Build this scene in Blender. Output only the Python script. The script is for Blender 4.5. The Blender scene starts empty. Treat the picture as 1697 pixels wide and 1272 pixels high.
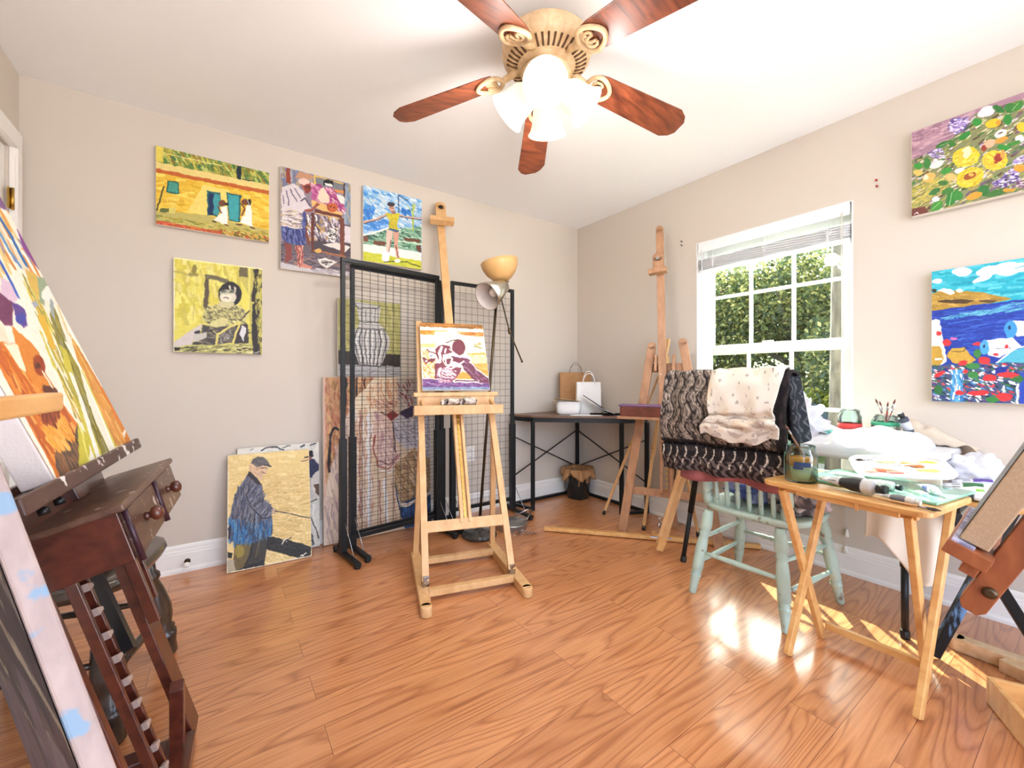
import bpy, math, random
import numpy as np
from mathutils import Vector as V, Matrix as M, noise as NZ

SC = bpy.context.scene
COL = SC.collection
PI = math.pi
R = math.radians
rnd = random.Random(7)
FRAME = {}          # thing name -> its matrix, for building parts in world coordinates


def lin(c):
    return tuple((x / 255 / 12.92) if x / 255 <= .04045 else ((x / 255 + .055) / 1.055) ** 2.4 for x in c)


# ------------------------------------------------------------------ objects
def tag(o, label, cat, group=None):
    o['label'] = label
    o['category'] = cat
    if group:
        o['group'] = group
    return o


def thing(name, label, cat, loc=(0, 0, 0), rz=0, group=None):
    o = bpy.data.objects.new(name, None)
    o.empty_display_size = .05
    COL.objects.link(o)
    m = M.Translation(V(loc)) @ M.Rotation(rz, 4, 'Z')
    o.matrix_world = m
    FRAME[o.name] = m
    return tag(o, label, cat, group)


def root_of(o):
    while o.parent:
        o = o.parent
    return o


def dup(root, loc=None, rz=None, label=None, group=None, scale=None):
    def rec(o, par):
        c = o.copy()
        COL.objects.link(c)
        if par:
            c.parent = par
        for ch in list(o.children):
            rec(ch, c)
        return c
    r = rec(root, None)
    if loc is not None:
        r.location = loc
    if rz is not None:
        r.rotation_euler = (0, 0, rz) if not hasattr(rz, '__len__') else rz
    if scale:
        r.scale = (scale,) * 3 if not hasattr(scale, '__len__') else scale
    if label:
        r['label'] = label
    if group:
        r['group'] = group
    FRAME[r.name] = M.LocRotScale(r.location, r.rotation_euler, r.scale)
    return r


def basis(a, b, up=(0, 0, 1)):
    """matrix whose z axis runs a->b, x axis perpendicular to up"""
    z = (V(b) - V(a)).normalized()
    u = V(up)
    if abs(z.dot(u)) > .995:
        u = V((0, 1, 0)) if abs(z.y) < .9 else V((1, 0, 0))
    x = u.cross(z).normalized()
    y = z.cross(x).normalized()
    return M((x, y, z)).transposed()


class MB:
    def __init__(s):
        s.v, s.f, s.s, s.mi, s.c = [], [], [], [], None
        s.m = 0

    def add(s, vs, fs, smooth=False):
        o = len(s.v)
        s.v += [V(p) for p in vs]
        s.f += [tuple(i + o for i in f) for f in fs]
        s.s += [smooth] * len(fs)
        s.mi += [s.m] * len(fs)
        return s

    def box(s, c, size, rot=None):
        x, y, z = (k / 2 for k in size)
        vs = [V(p) for p in ((-x, -y, -z), (x, -y, -z), (x, y, -z), (-x, y, -z), (-x, -y, z), (x, -y, z), (x, y, z), (-x, y, z))]
        if rot is not None:
            vs = [rot @ p for p in vs]
        return s.add([p + V(c) for p in vs], [(0, 3, 2, 1), (4, 5, 6, 7), (0, 1, 5, 4), (1, 2, 6, 5), (2, 3, 7, 6), (3, 0, 4, 7)])

    def bar(s, a, b, w, h, up=(0, 0, 1), w2=None, h2=None):
        """box from a to b, w across (horizontal), h along up"""
        B = basis(a, b, up)
        vs = []
        for p, ww, hh in ((V(a), w, h), (V(b), w2 or w, h2 or h)):
            for i, j in ((-1, -1), (1, -1), (1, 1), (-1, 1)):
                vs.append(p + B @ V((i * ww / 2, j * hh / 2, 0)))
        return s.add(vs, [(3, 2, 1, 0), (4, 5, 6, 7), (0, 1, 5, 4), (1, 2, 6, 5), (2, 3, 7, 6), (3, 0, 4, 7)])

    def prism(s, poly, t, mat=None):
        """polygon in the xy plane pushed t along z, placed by mat"""
        n = len(poly)
        mat = mat or M.Identity(4)
        vs = [mat @ V((p[0], p[1], 0)) for p in poly] + [mat @ V((p[0], p[1], t)) for p in poly]
        return s.add(vs, [tuple(range(n - 1, -1, -1)), tuple(range(n, 2 * n))] + [(i, (i + 1) % n, n + (i + 1) % n, n + i) for i in range(n)])

    def tube(s, pts, r, n=8, cap=True, closed=False):
        pts = [V(p) for p in pts]
        k = len(pts)
        rs = r if hasattr(r, '__len__') else [r] * k
        vs, fs = [], []
        px = None
        for i, p in enumerate(pts):
            a = pts[i - 1] if (i > 0 or closed) else p
            b = pts[(i + 1) % k] if (i < k - 1 or closed) else p
            z = (b - a).normalized()
            if px is None:
                u = V((0, 0, 1)) if abs(z.z) < .95 else V((1, 0, 0))
                x = u.cross(z).normalized()
            else:
                x = (px - z * px.dot(z)).normalized()
            px = x
            y = z.cross(x)
            vs += [p + (x * math.cos(2 * PI * j / n) + y * math.sin(2 * PI * j / n)) * rs[i] for j in range(n)]
        for i in range(k if closed else k - 1):
            i2 = (i + 1) % k
            fs += [(i * n + j, i * n + (j + 1) % n, i2 * n + (j + 1) % n, i2 * n + j) for j in range(n)]
        s.add(vs, fs, True)
        if cap and not closed:
            o = len(s.v) - len(vs)
            s.f += [tuple(o + j for j in range(n - 1, -1, -1)), tuple(o + (k - 1) * n + j for j in range(n))]
            s.s += [False, False]
            s.mi += [s.m] * 2
        return s

    def lathe(s, prof, a=(0, 0, 0), b=(0, 0, 1), n=20, cap=True):
        """prof = (radius, distance along a->b); b only gives the direction"""
        B = basis((0, 0, 0), b)
        k = len(prof)
        vs = [V(a) + B @ V((r * math.cos(2 * PI * j / n), r * math.sin(2 * PI * j / n), z)) for r, z in prof for j in range(n)]
        fs = [(i * n + j, i * n + (j + 1) % n, (i + 1) * n + (j + 1) % n, (i + 1) * n + j) for i in range(k - 1) for j in range(n)]
        s.add(vs, fs, True)
        if cap:
            o = len(s.v) - len(vs)
            s.f += [tuple(o + j for j in range(n - 1, -1, -1)), tuple(o + (k - 1) * n + j for j in range(n))]
            s.s += [False, False]
            s.mi += [s.m] * 2
        return s

    def surf(s, fn, nu, nv, cu=False, cv=False, col=None, smooth=True):
        """fn(u,v) -> point, u and v in 0..1; col(u,v) -> srgb colour"""
        if col is not None and s.c is None:
            s.c = [(200, 200, 200)] * len(s.v)
        vs = []
        for i in range(nu):
            for j in range(nv):
                u = i / (nu if cu else nu - 1)
                v = j / (nv if cv else nv - 1)
                vs.append(fn(u, v))
                if col is not None:
                    s.c.append(col(u, v))
        fs = [(i * nv + j, ((i + 1) % nu) * nv + j, ((i + 1) % nu) * nv + (j + 1) % nv, i * nv + (j + 1) % nv)
              for i in range(nu if cu else nu - 1) for j in range(nv if cv else nv - 1)]
        return s.add(vs, fs, smooth)

    def blob(s, c, r, nu=14, nv=10, amp=0, fr=3, seed=0, flat=None, col=None):
        """lumpy ellipsoid; flat = lowest z"""
        rx, ry, rz = r if hasattr(r, '__len__') else (r, r, r)

        def fn(u, v):
            th, ph = 2 * PI * u, PI * v
            d = V((math.sin(ph) * math.cos(th), math.sin(ph) * math.sin(th), math.cos(ph)))
            k = 1 + amp * NZ.noise(d * fr + V((seed * 7.1, seed * 3.3, 0)))
            p = V((c[0] + d.x * rx * k, c[1] + d.y * ry * k, c[2] + d.z * rz * k))
            if flat is not None and p.z < flat:
                p.z = flat
            return p
        return s.surf(fn, nu, nv, cu=True, col=col)

    def build(s, name, mat, parent=None, bevel=0, solid=0, sub=0, world=False, seg=2):
        vs = s.v
        if world and parent:
            w = FRAME[root_of(parent).name].inverted()
            vs = [w @ p for p in vs]
        me = bpy.data.meshes.new(name)
        me.from_pydata([tuple(p) for p in vs], [], s.f)
        me.polygons.foreach_set('use_smooth', s.s)
        for mm in (mat if isinstance(mat, (list, tuple)) else [mat]):
            me.materials.append(mm)
        if s.m or any(s.mi):
            me.polygons.foreach_set('material_index', s.mi)
        if s.c is not None:
            s.c += [(200, 200, 200)] * (len(s.v) - len(s.c))
            at = me.color_attributes.new('Paint', 'FLOAT_COLOR', 'POINT')
            at.data.foreach_set('color', np.array([lin(c) + (1.,) for c in s.c], dtype=np.float32).ravel())
        me.validate()
        me.update()
        o = bpy.data.objects.new(name, me)
        COL.objects.link(o)
        if parent:
            o.parent = parent
        if sub:
            md = o.modifiers.new('Subdivision', 'SUBSURF')
            md.levels = md.render_levels = sub
        if solid:
            md = o.modifiers.new('Solidify', 'SOLIDIFY')
            md.thickness = solid
            md.offset = 0
        if bevel:
            md = o.modifiers.new('Bevel', 'BEVEL')
            md.width = bevel
            md.segments = seg
            md.limit_method = 'ANGLE'
            md.angle_limit = R(40)
            md.harden_normals = False
        return o


def struct(name, mb, mat, **k):
    o = mb.build(name, mat, **k)
    o['kind'] = 'structure'
    return o


# ------------------------------------------------------------------ materials
def nodes(name):
    m = bpy.data.materials.new(name)
    m.use_nodes = True
    nt = m.node_tree
    return m, nt, nt.nodes, nt.links, nt.nodes['Principled BSDF']


def mat(name, col, rough=.5, metal=0., noise=None, bump=None, coat=0., spec=.5, stretch=(1, 1, 1), trans=0., ior=1.45, alpha=1., emit=None, sheen=0., sss=0.):
    """noise = (scale, second colour, low, high); bump = (scale, strength)"""
    m, nt, N, L, P = nodes(name)
    P.inputs['Base Color'].default_value = lin(col) + (1,)
    P.inputs['Roughness'].default_value = rough
    P.inputs['Metallic'].default_value = metal
    P.inputs['Specular IOR Level'].default_value = spec
    P.inputs['Coat Weight'].default_value = coat
    P.inputs['Coat Roughness'].default_value = .12
    P.inputs['Transmission Weight'].default_value = trans
    P.inputs['IOR'].default_value = ior
    P.inputs['Alpha'].default_value = alpha
    P.inputs['Sheen Weight'].default_value = sheen
    if emit:
        P.inputs['Emission Color'].default_value = lin(emit[0]) + (1,)
        P.inputs['Emission Strength'].default_value = emit[1]
    if noise or bump:
        tc = N.new('ShaderNodeTexCoord')
        mp = N.new('ShaderNodeMapping')
        mp.inputs['Scale'].default_value = stretch
        L.new(tc.outputs['Object'], mp.inputs[0])
    if noise:
        nz = N.new('ShaderNodeTexNoise')
        nz.inputs['Scale'].default_value = noise[0]
        nz.inputs['Detail'].default_value = 6
        nz.inputs['Roughness'].default_value = .6
        L.new(mp.outputs[0], nz.inputs['Vector'])
        cr = N.new('ShaderNodeValToRGB')
        cr.color_ramp.elements[0].position = noise[2]
        cr.color_ramp.elements[1].position = noise[3]
        cr.color_ramp.elements[0].color = lin(noise[1]) + (1,)
        cr.color_ramp.elements[1].color = lin(col) + (1,)
        L.new(nz.outputs['Fac'], cr.inputs[0])
        L.new(cr.outputs[0], P.inputs['Base Color'])
    if bump:
        nb = N.new('ShaderNodeTexNoise')
        nb.inputs['Scale'].default_value = bump[0]
        nb.inputs['Detail'].default_value = 4
        L.new(mp.outputs[0], nb.inputs['Vector'])
        bp = N.new('ShaderNodeBump')
        bp.inputs['Strength'].default_value = bump[1]
        bp.inputs['Distance'].default_value = .01
        L.new(nb.outputs['Fac'], bp.inputs['Height'])
        L.new(bp.outputs[0], P.inputs['Normal'])
    return m


def mat_paint(name, rough=.55, bump=.15, spec=.4):
    """colours come from the mesh's own Paint attribute (artwork, prints)"""
    m, nt, N, L, P = nodes(name)
    a = N.new('ShaderNodeVertexColor')
    a.layer_name = 'Paint'
    L.new(a.outputs[0], P.inputs['Base Color'])
    P.inputs['Roughness'].default_value = rough
    P.inputs['Specular IOR Level'].default_value = spec
    if bump:
        tc = N.new('ShaderNodeTexCoord')
        nb = N.new('ShaderNodeTexNoise')
        nb.inputs['Scale'].default_value = 180
        nb.inputs['Detail'].default_value = 3
        L.new(tc.outputs['Object'], nb.inputs['Vector'])
        bp = N.new('ShaderNodeBump')
        bp.inputs['Strength'].default_value = bump
        bp.inputs['Distance'].default_value = .002
        L.new(nb.outputs['Fac'], bp.inputs['Height'])
        L.new(bp.outputs[0], P.inputs['Normal'])
    return m


def mat_wood(name, c1, c2, scale=8, stretch=(1, 1, 8), rough=.4, coat=0., spots=None):
    """streaky grain; stretch squeezes the noise along the grain axis"""
    m, nt, N, L, P = nodes(name)
    tc = N.new('ShaderNodeTexCoord')
    mp = N.new('ShaderNodeMapping')
    mp.inputs['Scale'].default_value = stretch
    L.new(tc.outputs['Object'], mp.inputs[0])
    nz = N.new('ShaderNodeTexNoise')
    nz.inputs['Scale'].default_value = scale
    nz.inputs['Detail'].default_value = 5
    nz.inputs['Distortion'].default_value = .4
    L.new(mp.outputs[0], nz.inputs['Vector'])
    cr = N.new('ShaderNodeValToRGB')
    cr.color_ramp.elements[0].position = .3
    cr.color_ramp.elements[1].position = .68
    cr.color_ramp.elements[0].color = lin(c2) + (1,)
    cr.color_ramp.elements[1].color = lin(c1) + (1,)
    L.new(nz.outputs['Fac'], cr.inputs[0])
    out = cr.outputs[0]
    if spots:
        n2 = N.new('ShaderNodeTexNoise')
        n2.inputs['Scale'].default_value = spots[1]
        n2.inputs['Detail'].default_value = 4
        L.new(tc.outputs['Object'], n2.inputs['Vector'])
        c2_ = N.new('ShaderNodeValToRGB')
        c2_.color_ramp.elements[0].position = spots[2]
        c2_.color_ramp.elements[1].position = spots[2] + .04
        L.new(n2.outputs['Fac'], c2_.inputs[0])
        mx = N.new('ShaderNodeMixRGB')
        L.new(c2_.outputs[0], mx.inputs[0])
        L.new(out, mx.inputs[1])
        mx.inputs[2].default_value = lin(spots[0]) + (1,)
        out = mx.outputs[0]
    L.new(out, P.inputs['Base Color'])
    P.inputs['Roughness'].default_value = rough
    P.inputs['Coat Weight'].default_value = coat
    P.inputs['Coat Roughness'].default_value = .15
    return m


def mat_floor():
    """oak strip flooring, boards running along x"""
    m, nt, N, L, P = nodes('oak_floor')
    tc = N.new('ShaderNodeTexCoord')
    br = N.new('ShaderNodeTexBrick')
    br.offset = .37
    br.offset_frequency = 2
    for k, v in (('Scale', 1.), ('Brick Width', 1.25), ('Row Height', .127), ('Mortar Size', .0008), ('Mortar Smooth', .2), ('Bias', 0.)):
        br.inputs[k].default_value = v
    br.inputs['Color1'].default_value = (0, 0, 0, 1)
    br.inputs['Color2'].default_value = (1, 1, 1, 1)
    br.inputs['Mortar'].default_value = (.5, .5, .5, 1)
    L.new(tc.outputs['Object'], br.inputs['Vector'])
    # every board gets its own piece of grain: shift the coordinates by the board's tone
    sep = N.new('ShaderNodeSeparateXYZ')
    L.new(tc.outputs['Object'], sep.inputs[0])
    sh = N.new('ShaderNodeMath')
    sh.operation = 'MULTIPLY_ADD'
    sh.inputs[1].default_value = 11.
    L.new(br.outputs['Color'], sh.inputs[0])
    L.new(sep.outputs['X'], sh.inputs[2])
    cmb = N.new('ShaderNodeCombineXYZ')
    L.new(sh.outputs[0], cmb.inputs[0])
    L.new(sep.outputs['Y'], cmb.inputs[1])
    L.new(br.outputs['Color'], cmb.inputs[2])
    # cathedral figure: contour lines of a slow, stretched noise
    mp = N.new('ShaderNodeMapping')
    mp.inputs['Scale'].default_value = (.7, 6., 3.)
    L.new(cmb.outputs[0], mp.inputs[0])
    nz = N.new('ShaderNodeTexNoise')
    nz.inputs['Scale'].default_value = 1.
    nz.inputs['Detail'].default_value = 1.5
    nz.inputs['Distortion'].default_value = .12
    L.new(mp.outputs[0], nz.inputs['Vector'])
    mu = N.new('ShaderNodeMath')
    mu.operation = 'MULTIPLY'
    mu.inputs[1].default_value = 19.
    L.new(nz.outputs['Fac'], mu.inputs[0])
    fr = N.new('ShaderNodeMath')
    fr.operation = 'FRACT'
    L.new(mu.outputs[0], fr.inputs[0])
    ring = N.new('ShaderNodeValToRGB')
    e = ring.color_ramp.elements
    e[0].position, e[0].color = 0., (.42, .42, .42, 1)
    e[1].position, e[1].color = .3, (1, 1, 1, 1)
    e.new(.78).color = (.85, .85, .85, 1)
    e.new(1.).color = (.42, .42, .42, 1)
    L.new(fr.outputs[0], ring.inputs[0])
    mp2 = N.new('ShaderNodeMapping')
    mp2.inputs['Scale'].default_value = (4., 120., 1.)
    L.new(cmb.outputs[0], mp2.inputs[0])
    fn = N.new('ShaderNodeTexNoise')
    fn.inputs['Scale'].default_value = 1.
    fn.inputs['Detail'].default_value = 4
    L.new(mp2.outputs[0], fn.inputs['Vector'])
    mixg = N.new('ShaderNodeMixRGB')
    mixg.blend_type = 'MULTIPLY'
    mixg.inputs[0].default_value = .75
    L.new(ring.outputs[0], mixg.inputs[1])
    L.new(fn.outputs['Fac'], mixg.inputs[2])
    cr = N.new('ShaderNodeValToRGB')
    e = cr.color_ramp.elements
    e[0].position, e[0].color = .12, lin((148, 85, 47)) + (1,)
    e[1].position, e[1].color = .66, lin((217, 151, 100)) + (1,)
    e.new(.36).color = lin((195, 127, 78)) + (1,)
    L.new(mixg.outputs[0], cr.inputs[0])
    tone = N.new('ShaderNodeMixRGB')
    tone.blend_type = 'MULTIPLY'
    tone.inputs[0].default_value = 1.
    tr = N.new('ShaderNodeValToRGB')
    tr.color_ramp.elements[0].color = (.84, .80, .78, 1)
    tr.color_ramp.elements[1].color = (1., 1., 1., 1)
    L.new(br.outputs['Color'], tr.inputs[0])
    L.new(cr.outputs[0], tone.inputs[1])
    L.new(tr.outputs[0], tone.inputs[2])
    seam = N.new('ShaderNodeMixRGB')
    L.new(br.outputs['Fac'], seam.inputs[0])
    L.new(tone.outputs[0], seam.inputs[1])
    seam.inputs[2].default_value = lin((112, 62, 34)) + (1,)
    L.new(seam.outputs[0], P.inputs['Base Color'])
    P.inputs['Roughness'].default_value = .28
    P.inputs['Coat Weight'].default_value = .6
    P.inputs['Coat Roughness'].default_value = .15
    bp = N.new('ShaderNodeBump')
    bp.inputs['Strength'].default_value = .12
    bp.inputs['Distance'].default_value = .002
    L.new(fn.outputs['Fac'], bp.inputs['Height'])
    L.new(bp.outputs[0], P.inputs['Normal'])
    return m


def mat_glass(name, tint=(240, 250, 245), clear=.88, rough=.02):
    """thin pane: mostly see-through with a mirror sheen"""
    m, nt, N, L, P = nodes(name)
    out = N['Material Output']
    tr = N.new('ShaderNodeBsdfTransparent')
    tr.inputs[0].default_value = lin(tint) + (1,)
    gl = N.new('ShaderNodeBsdfGlossy')
    gl.inputs['Roughness'].default_value = rough
    fz = N.new('ShaderNodeFresnel')
    fz.inputs['IOR'].default_value = 1.45
    mx = N.new('ShaderNodeMixShader')
    mth = N.new('ShaderNodeMath')
    mth.operation = 'MULTIPLY'
    mth.inputs[1].default_value = (1 - clear) * 8
    mth.use_clamp = True
    L.new(fz.outputs[0], mth.inputs[0])
    L.new(mth.outputs[0], mx.inputs[0])
    L.new(tr.outputs[0], mx.inputs[1])
    L.new(gl.outputs[0], mx.inputs[2])
    L.new(mx.outputs[0], out.inputs[0])
    return m


MT = dict(
    wall=mat('wall_paint', (209, 199, 187), .85, bump=(260, .05)),
    ceil=mat('ceiling_paint', (246, 246, 247), .9),
    white=mat('white_trim', (242, 239, 234), .45),
    floor=mat_floor(),
    beech=mat_wood('beech', (224, 181, 128), (206, 158, 104), 9, (3, 3, 1.2), .42),
    pine=mat_wood('pine', (226, 178, 112), (205, 148, 84), 8, (5, 1.2, 3), .38, .1),
    brown=mat_wood('weathered_beech', (188, 142, 106), (160, 114, 82), 9, (3, 3, 1.2), .5, 0, ((228, 215, 205), 24, .72)),
    mahog=mat_wood('mahogany', (98, 46, 30), (62, 26, 18), 7, (5, 1.3, 5), .28, .35),
    mahogw=mat_wood('worn_mahogany', (104, 74, 58), (78, 50, 38), 8, (5, 1.3, 5), .4, .1, ((196, 180, 172), 26, .63)),
    redwood=mat_wood('reddish_wood', (160, 92, 52), (130, 68, 36), 8, (4, 4, 1.5), .45),
    palew=mat_wood('paint_smeared_wood', (172, 152, 145), (146, 127, 122), 10, (4, 4, 1), .6, 0, ((122, 146, 168), 16, .575)),
    darkwood=mat_wood('dark_walnut', (74, 58, 46), (44, 34, 28), 8, (3, 3, 1), .25, .4),
    black=mat('black_steel', (32, 34, 36), .42, .3),
    blackp=mat('black_plastic', (24, 24, 25), .35),
    bronze=mat('dark_bronze', (84, 70, 52), .35, .8),
    brushed=mat('brushed_nickel', (190, 184, 170), .3, 1.),
    steel=mat('steel', (175, 175, 176), .22, 1.),
    brass=mat('brass', (196, 160, 84), .3, 1.),
    canvas=mat('primed_canvas', (226, 218, 206), .8, bump=(600, .1)),
    linen=mat('raw_linen', (186, 158, 128), .85, noise=(300, (166, 138, 108), .3, .7)),
    art=mat_paint('oil_paint'),
    cloth=mat_paint('printed_cloth', .9, .3, .2),
    mint=mat('mint_paint', (178, 200, 186), .42, noise=(22, (128, 118, 100), .32, .39), bump=(40, .15)),
    cream=mat_wood('antique_cream', (226, 196, 156), (196, 160, 116), 30, (1, 1, 1), .4),
)
# ------------------------------------------------------------------ camera, light
cam = bpy.data.cameras.new('camera')
co = bpy.data.objects.new('camera', cam)
COL.objects.link(co)
co.location = (-2.761, -2.885, 1.042)
co.rotation_euler = (R(90), 0, math.atan2(697, 999) * -1)
cam.sensor_width = 36
cam.lens = 36 * 697 / 1697
cam.shift_y = -(636 - 627) / 1697
cam.clip_start = .02
SC.camera = co

SC.view_settings.view_transform = 'Standard'
SC.view_settings.look = 'None'
SC.view_settings.gamma = 1
SC.view_settings.use_curve_mapping = False
SC.view_settings.exposure = .6

W = bpy.data.worlds.new('sky')
SC.world = W
W.use_nodes = True
wn, wl = W.node_tree.nodes, W.node_tree.links
sky = wn.new('ShaderNodeTexSky')
sky.sky_type = 'NISHITA'
sky.sun_disc = False
sky.sun_elevation = R(38)
sky.sun_rotation = R(45)
sky.air_density = .6
sky.dust_density = 3.
sky.ozone_density = .6
wn['Background'].inputs['Strength'].default_value = 1.4
hsv = wn.new('ShaderNodeHueSaturation')
hsv.inputs['Saturation'].default_value = .6
wl.new(sky.outputs[0], hsv.inputs['Color'])
wl.new(hsv.outputs[0], wn['Background'].inputs['Color'])


def light(name, kind, loc, energy, col=(1, 1, 1), **k):
    l = bpy.data.lights.new(name, kind)
    l.energy = energy
    l.color = col
    for a, b in k.items():
        setattr(l, a, b)
    o = bpy.data.objects.new(name, l)
    o.location = loc
    COL.objects.link(o)
    return o


sun = light('sun', 'SUN', (3, 3, 4), 30, (1, .95, .86), angle=R(.6))
sun.rotation_euler = V((-.9, -.9, -1)).to_track_quat('-Z', 'Y').to_euler()

# ------------------------------------------------------------------ room shell
X0, Y0, H, T = -3.514, -3.75, 2.44, .14       # left wall, front wall, height, wall thickness
WY0, WY1, WZ0, WZ1 = -2.091, -1.198, .43, 1.992


def bx(mb, x0, x1, y0, y1, z0, z1):
    return mb.box(((x0 + x1) / 2, (y0 + y1) / 2, (z0 + z1) / 2), (x1 - x0, y1 - y0, z1 - z0))


struct('floor', bx(MB(), X0 - T, T, Y0 - .3, T, -.1, 0), MT['floor'])
struct('ceiling', bx(MB(), X0 - T, T, Y0 - .3, T, H, H + .1), MT['ceil'])
struct('wall_back', bx(MB(), X0 - T, T, 0, T, 0, H), MT['wall'])
w = MB()
bx(w, 0, T, Y0 - T, WY0, 0, H)
bx(w, 0, T, WY1, 0, 0, H)
bx(w, 0, T, WY0, WY1, 0, WZ0)
bx(w, 0, T, WY0, WY1, WZ1, H)
struct('wall_right', w, MT['wall'])
DY0, DY1, DZ = -.98, -.115, 2.06              # the door on the left wall
w = MB()
bx(w, X0 - T, X0, Y0 - T, DY0, 0, H)
bx(w, X0 - T, X0, DY1, 0, 0, H)
bx(w, X0 - T, X0, DY0, DY1, DZ, H)
struct('wall_left', w, MT['wall'])
w = MB()                                       # front wall, behind the camera, with a wide opening added for fill light
bx(w, X0 - T, X0 + .25, Y0 - T, Y0, 0, H)
bx(w, -.3, T, Y0 - T, Y0, 0, H)
bx(w, X0 + .25, -.3, Y0 - T, Y0, 2.25, H)
struct('wall_front', w, MT['wall'])


def base_profile(mb, a, b, nrm):
    """tall baseboard with a moulded top between two floor points"""
    prof = [(0, 0), (.022, 0), (.022, .014), (.015, .026), (.015, .098), (.012, .104), (.012, .112), (.009, .118), (.009, .132), (.005, .143), (0, .146)]
    a, b, nrm = V(a), V(b), V(nrm)
    n = len(prof)
    vs = [p + nrm * d + V((0, 0, z)) for p in (a, b) for d, z in prof]
    mb.add(vs, [(i, (i + 1) % n, n + (i + 1) % n, n + i) for i in range(n)] + [tuple(range(n - 1, -1, -1)), tuple(range(n, 2 * n))])
    return mb


struct('baseboard_back', base_profile(MB(), (X0, 0, 0), (0, 0, 0), (0, -1, 0)), MT['white'])
struct('baseboard_right', base_profile(MB(), (0, 0, 0), (0, Y0, 0), (-1, 0, 0)), MT['white'])
struct('baseboard_left', base_profile(MB(), (X0, Y0, 0), (X0, DY0 - .09, 0), (1, 0, 0)), MT['white'])

# door with its casing on the left wall
t = MB()
for y in (DY0 - .045, DY1 + .045):
    t.box((X0 + .009, y, 1.03), (.018, .09, 2.06))
    t.box((X0 + .02, y + (.025 if y < -.5 else -.025), 1.03), (.01, .03, 2.06))
t.box((X0 + .009, (DY0 + DY1) / 2, DZ + .045), (.018, DY1 - DY0 + .18, .09))
t.box((X0 + .02, (DY0 + DY1) / 2, DZ + .02), (.01, DY1 - DY0 + .09, .03))
struct('trim_1', t, MT['white'], bevel=.003)
d = MB()
d.box((X0 - .03, (DY0 + DY1) / 2, 1.03), (.036, DY1 - DY0 - .004, 2.05))
door = struct('door_1', d, MT['white'])
p = MB()
for z0, z1 in ((.2, .9), (1.05, 1.9)):
    for y0, y1 in ((-.87, -.6), (-.5, -.225)):
        for a, b in (((y0, z0), (y1, z0)), ((y1, z0), (y1, z1)), ((y1, z1), (y0, z1)), ((y0, z1), (y0, z0))):
            p.bar((X0 - .010, a[0], a[1]), (X0 - .010, b[0], b[1]), .014, .02, (1, 0, 0))
p.build('panel_moulding', MT['white'], door)
h = MB()
for z in (.25, 1.83):
    h.box((X0 + .004, DY1 - .008, z), (.006, .03, .09))
    h.tube([(X0 + .012, DY1 - .004, z - .048), (X0 + .012, DY1 - .004, z + .048)], .006)
h.build('hinge', MT['brass'], door)
k = MB()
k.lathe([(.026, 0), (.026, .006), (.01, .01), (.01, .03), (.026, .04), (.03, .055), (.022, .068), (.001, .07)], (X0 - .012, DY0 + .07, .95), (1, 0, 0))
k.build('door_knob', MT['brass'], door)

# ------------------------------------------------------------------ window
FX = .075
win = MB()
yc = (WY0 + WY1) / 2


def rect_frame(mb, x, dx, y0, y1, z0, z1, wy, wz0, wz1=None):
    wz1 = wz1 or wz0
    mb.box((x, y0 + wy / 2, (z0 + z1) / 2), (dx, wy, z1 - z0))
    mb.box((x, y1 - wy / 2, (z0 + z1) / 2), (dx, wy, z1 - z0))
    mb.box((x, (y0 + y1) / 2, z0 + wz0 / 2), (dx, y1 - y0 - 2 * wy, wz0))
    mb.box((x, (y0 + y1) / 2, z1 - wz1 / 2), (dx, y1 - y0 - 2 * wy, wz1))


vinyl = mat('white_vinyl', (240, 240, 240), .35)
rect_frame(win, FX + .02, .08, WY0, WY1, WZ0, WZ1, .03, .03)
win.box((.05, WY1 - .004, (WZ0 + WZ1) / 2), (.1, .008, WZ1 - WZ0))
win.box((.05, WY0 + .004, (WZ0 + WZ1) / 2), (.1, .008, WZ1 - WZ0))
win.box((.05, yc, WZ1 - .004), (.1, WY1 - WY0, .008))
w1 = struct('window_1', win, vinyl, bevel=.002)
zm = 1.238
for nm, x, z0, z1 in (('upper_sash', FX + .03, zm - .032, WZ1 - .03), ('lower_sash', FX - .002, WZ0 + .03, zm + .032)):
    s = MB()
    rect_frame(s, x, .03, WY0 + .03, WY1 - .03, z0, z1, .042, .06, .06)
    g0, g1 = z0 + .06, z1 - .06
    ya, yb = WY0 + .072, WY1 - .072
    for i in (1, 2):
        s.box((x, ya + (yb - ya) * i / 3, (g0 + g1) / 2), (.014, .022, g1 - g0))
    s.box((x, yc, (g0 + g1) / 2 + (.02 if nm == 'upper_sash' else 0)), (.0138, yb - ya, .022))
    so = s.build(nm, vinyl, w1, bevel=.002)
    g = MB()
    g.box((x, yc, (g0 + g1) / 2), (.004, yb - ya, g1 - g0))
    g.build('glass_pane', mat_glass('window_glass', (236, 244, 238), .93), so)
l = MB()
l.box((FX - .02, yc, zm + .036), (.02, .06, .014))
l.build('sash_lock', vinyl, w1)
s = MB()
s.box((-.0, yc, WZ0 - .012), (.2, WY1 - WY0 + .1, .024))
s.box((-.02, yc, WZ0 - .045), (.018, WY1 - WY0 + .06, .045))
struct('trim_2', s, MT['white'], bevel=.004)

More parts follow.
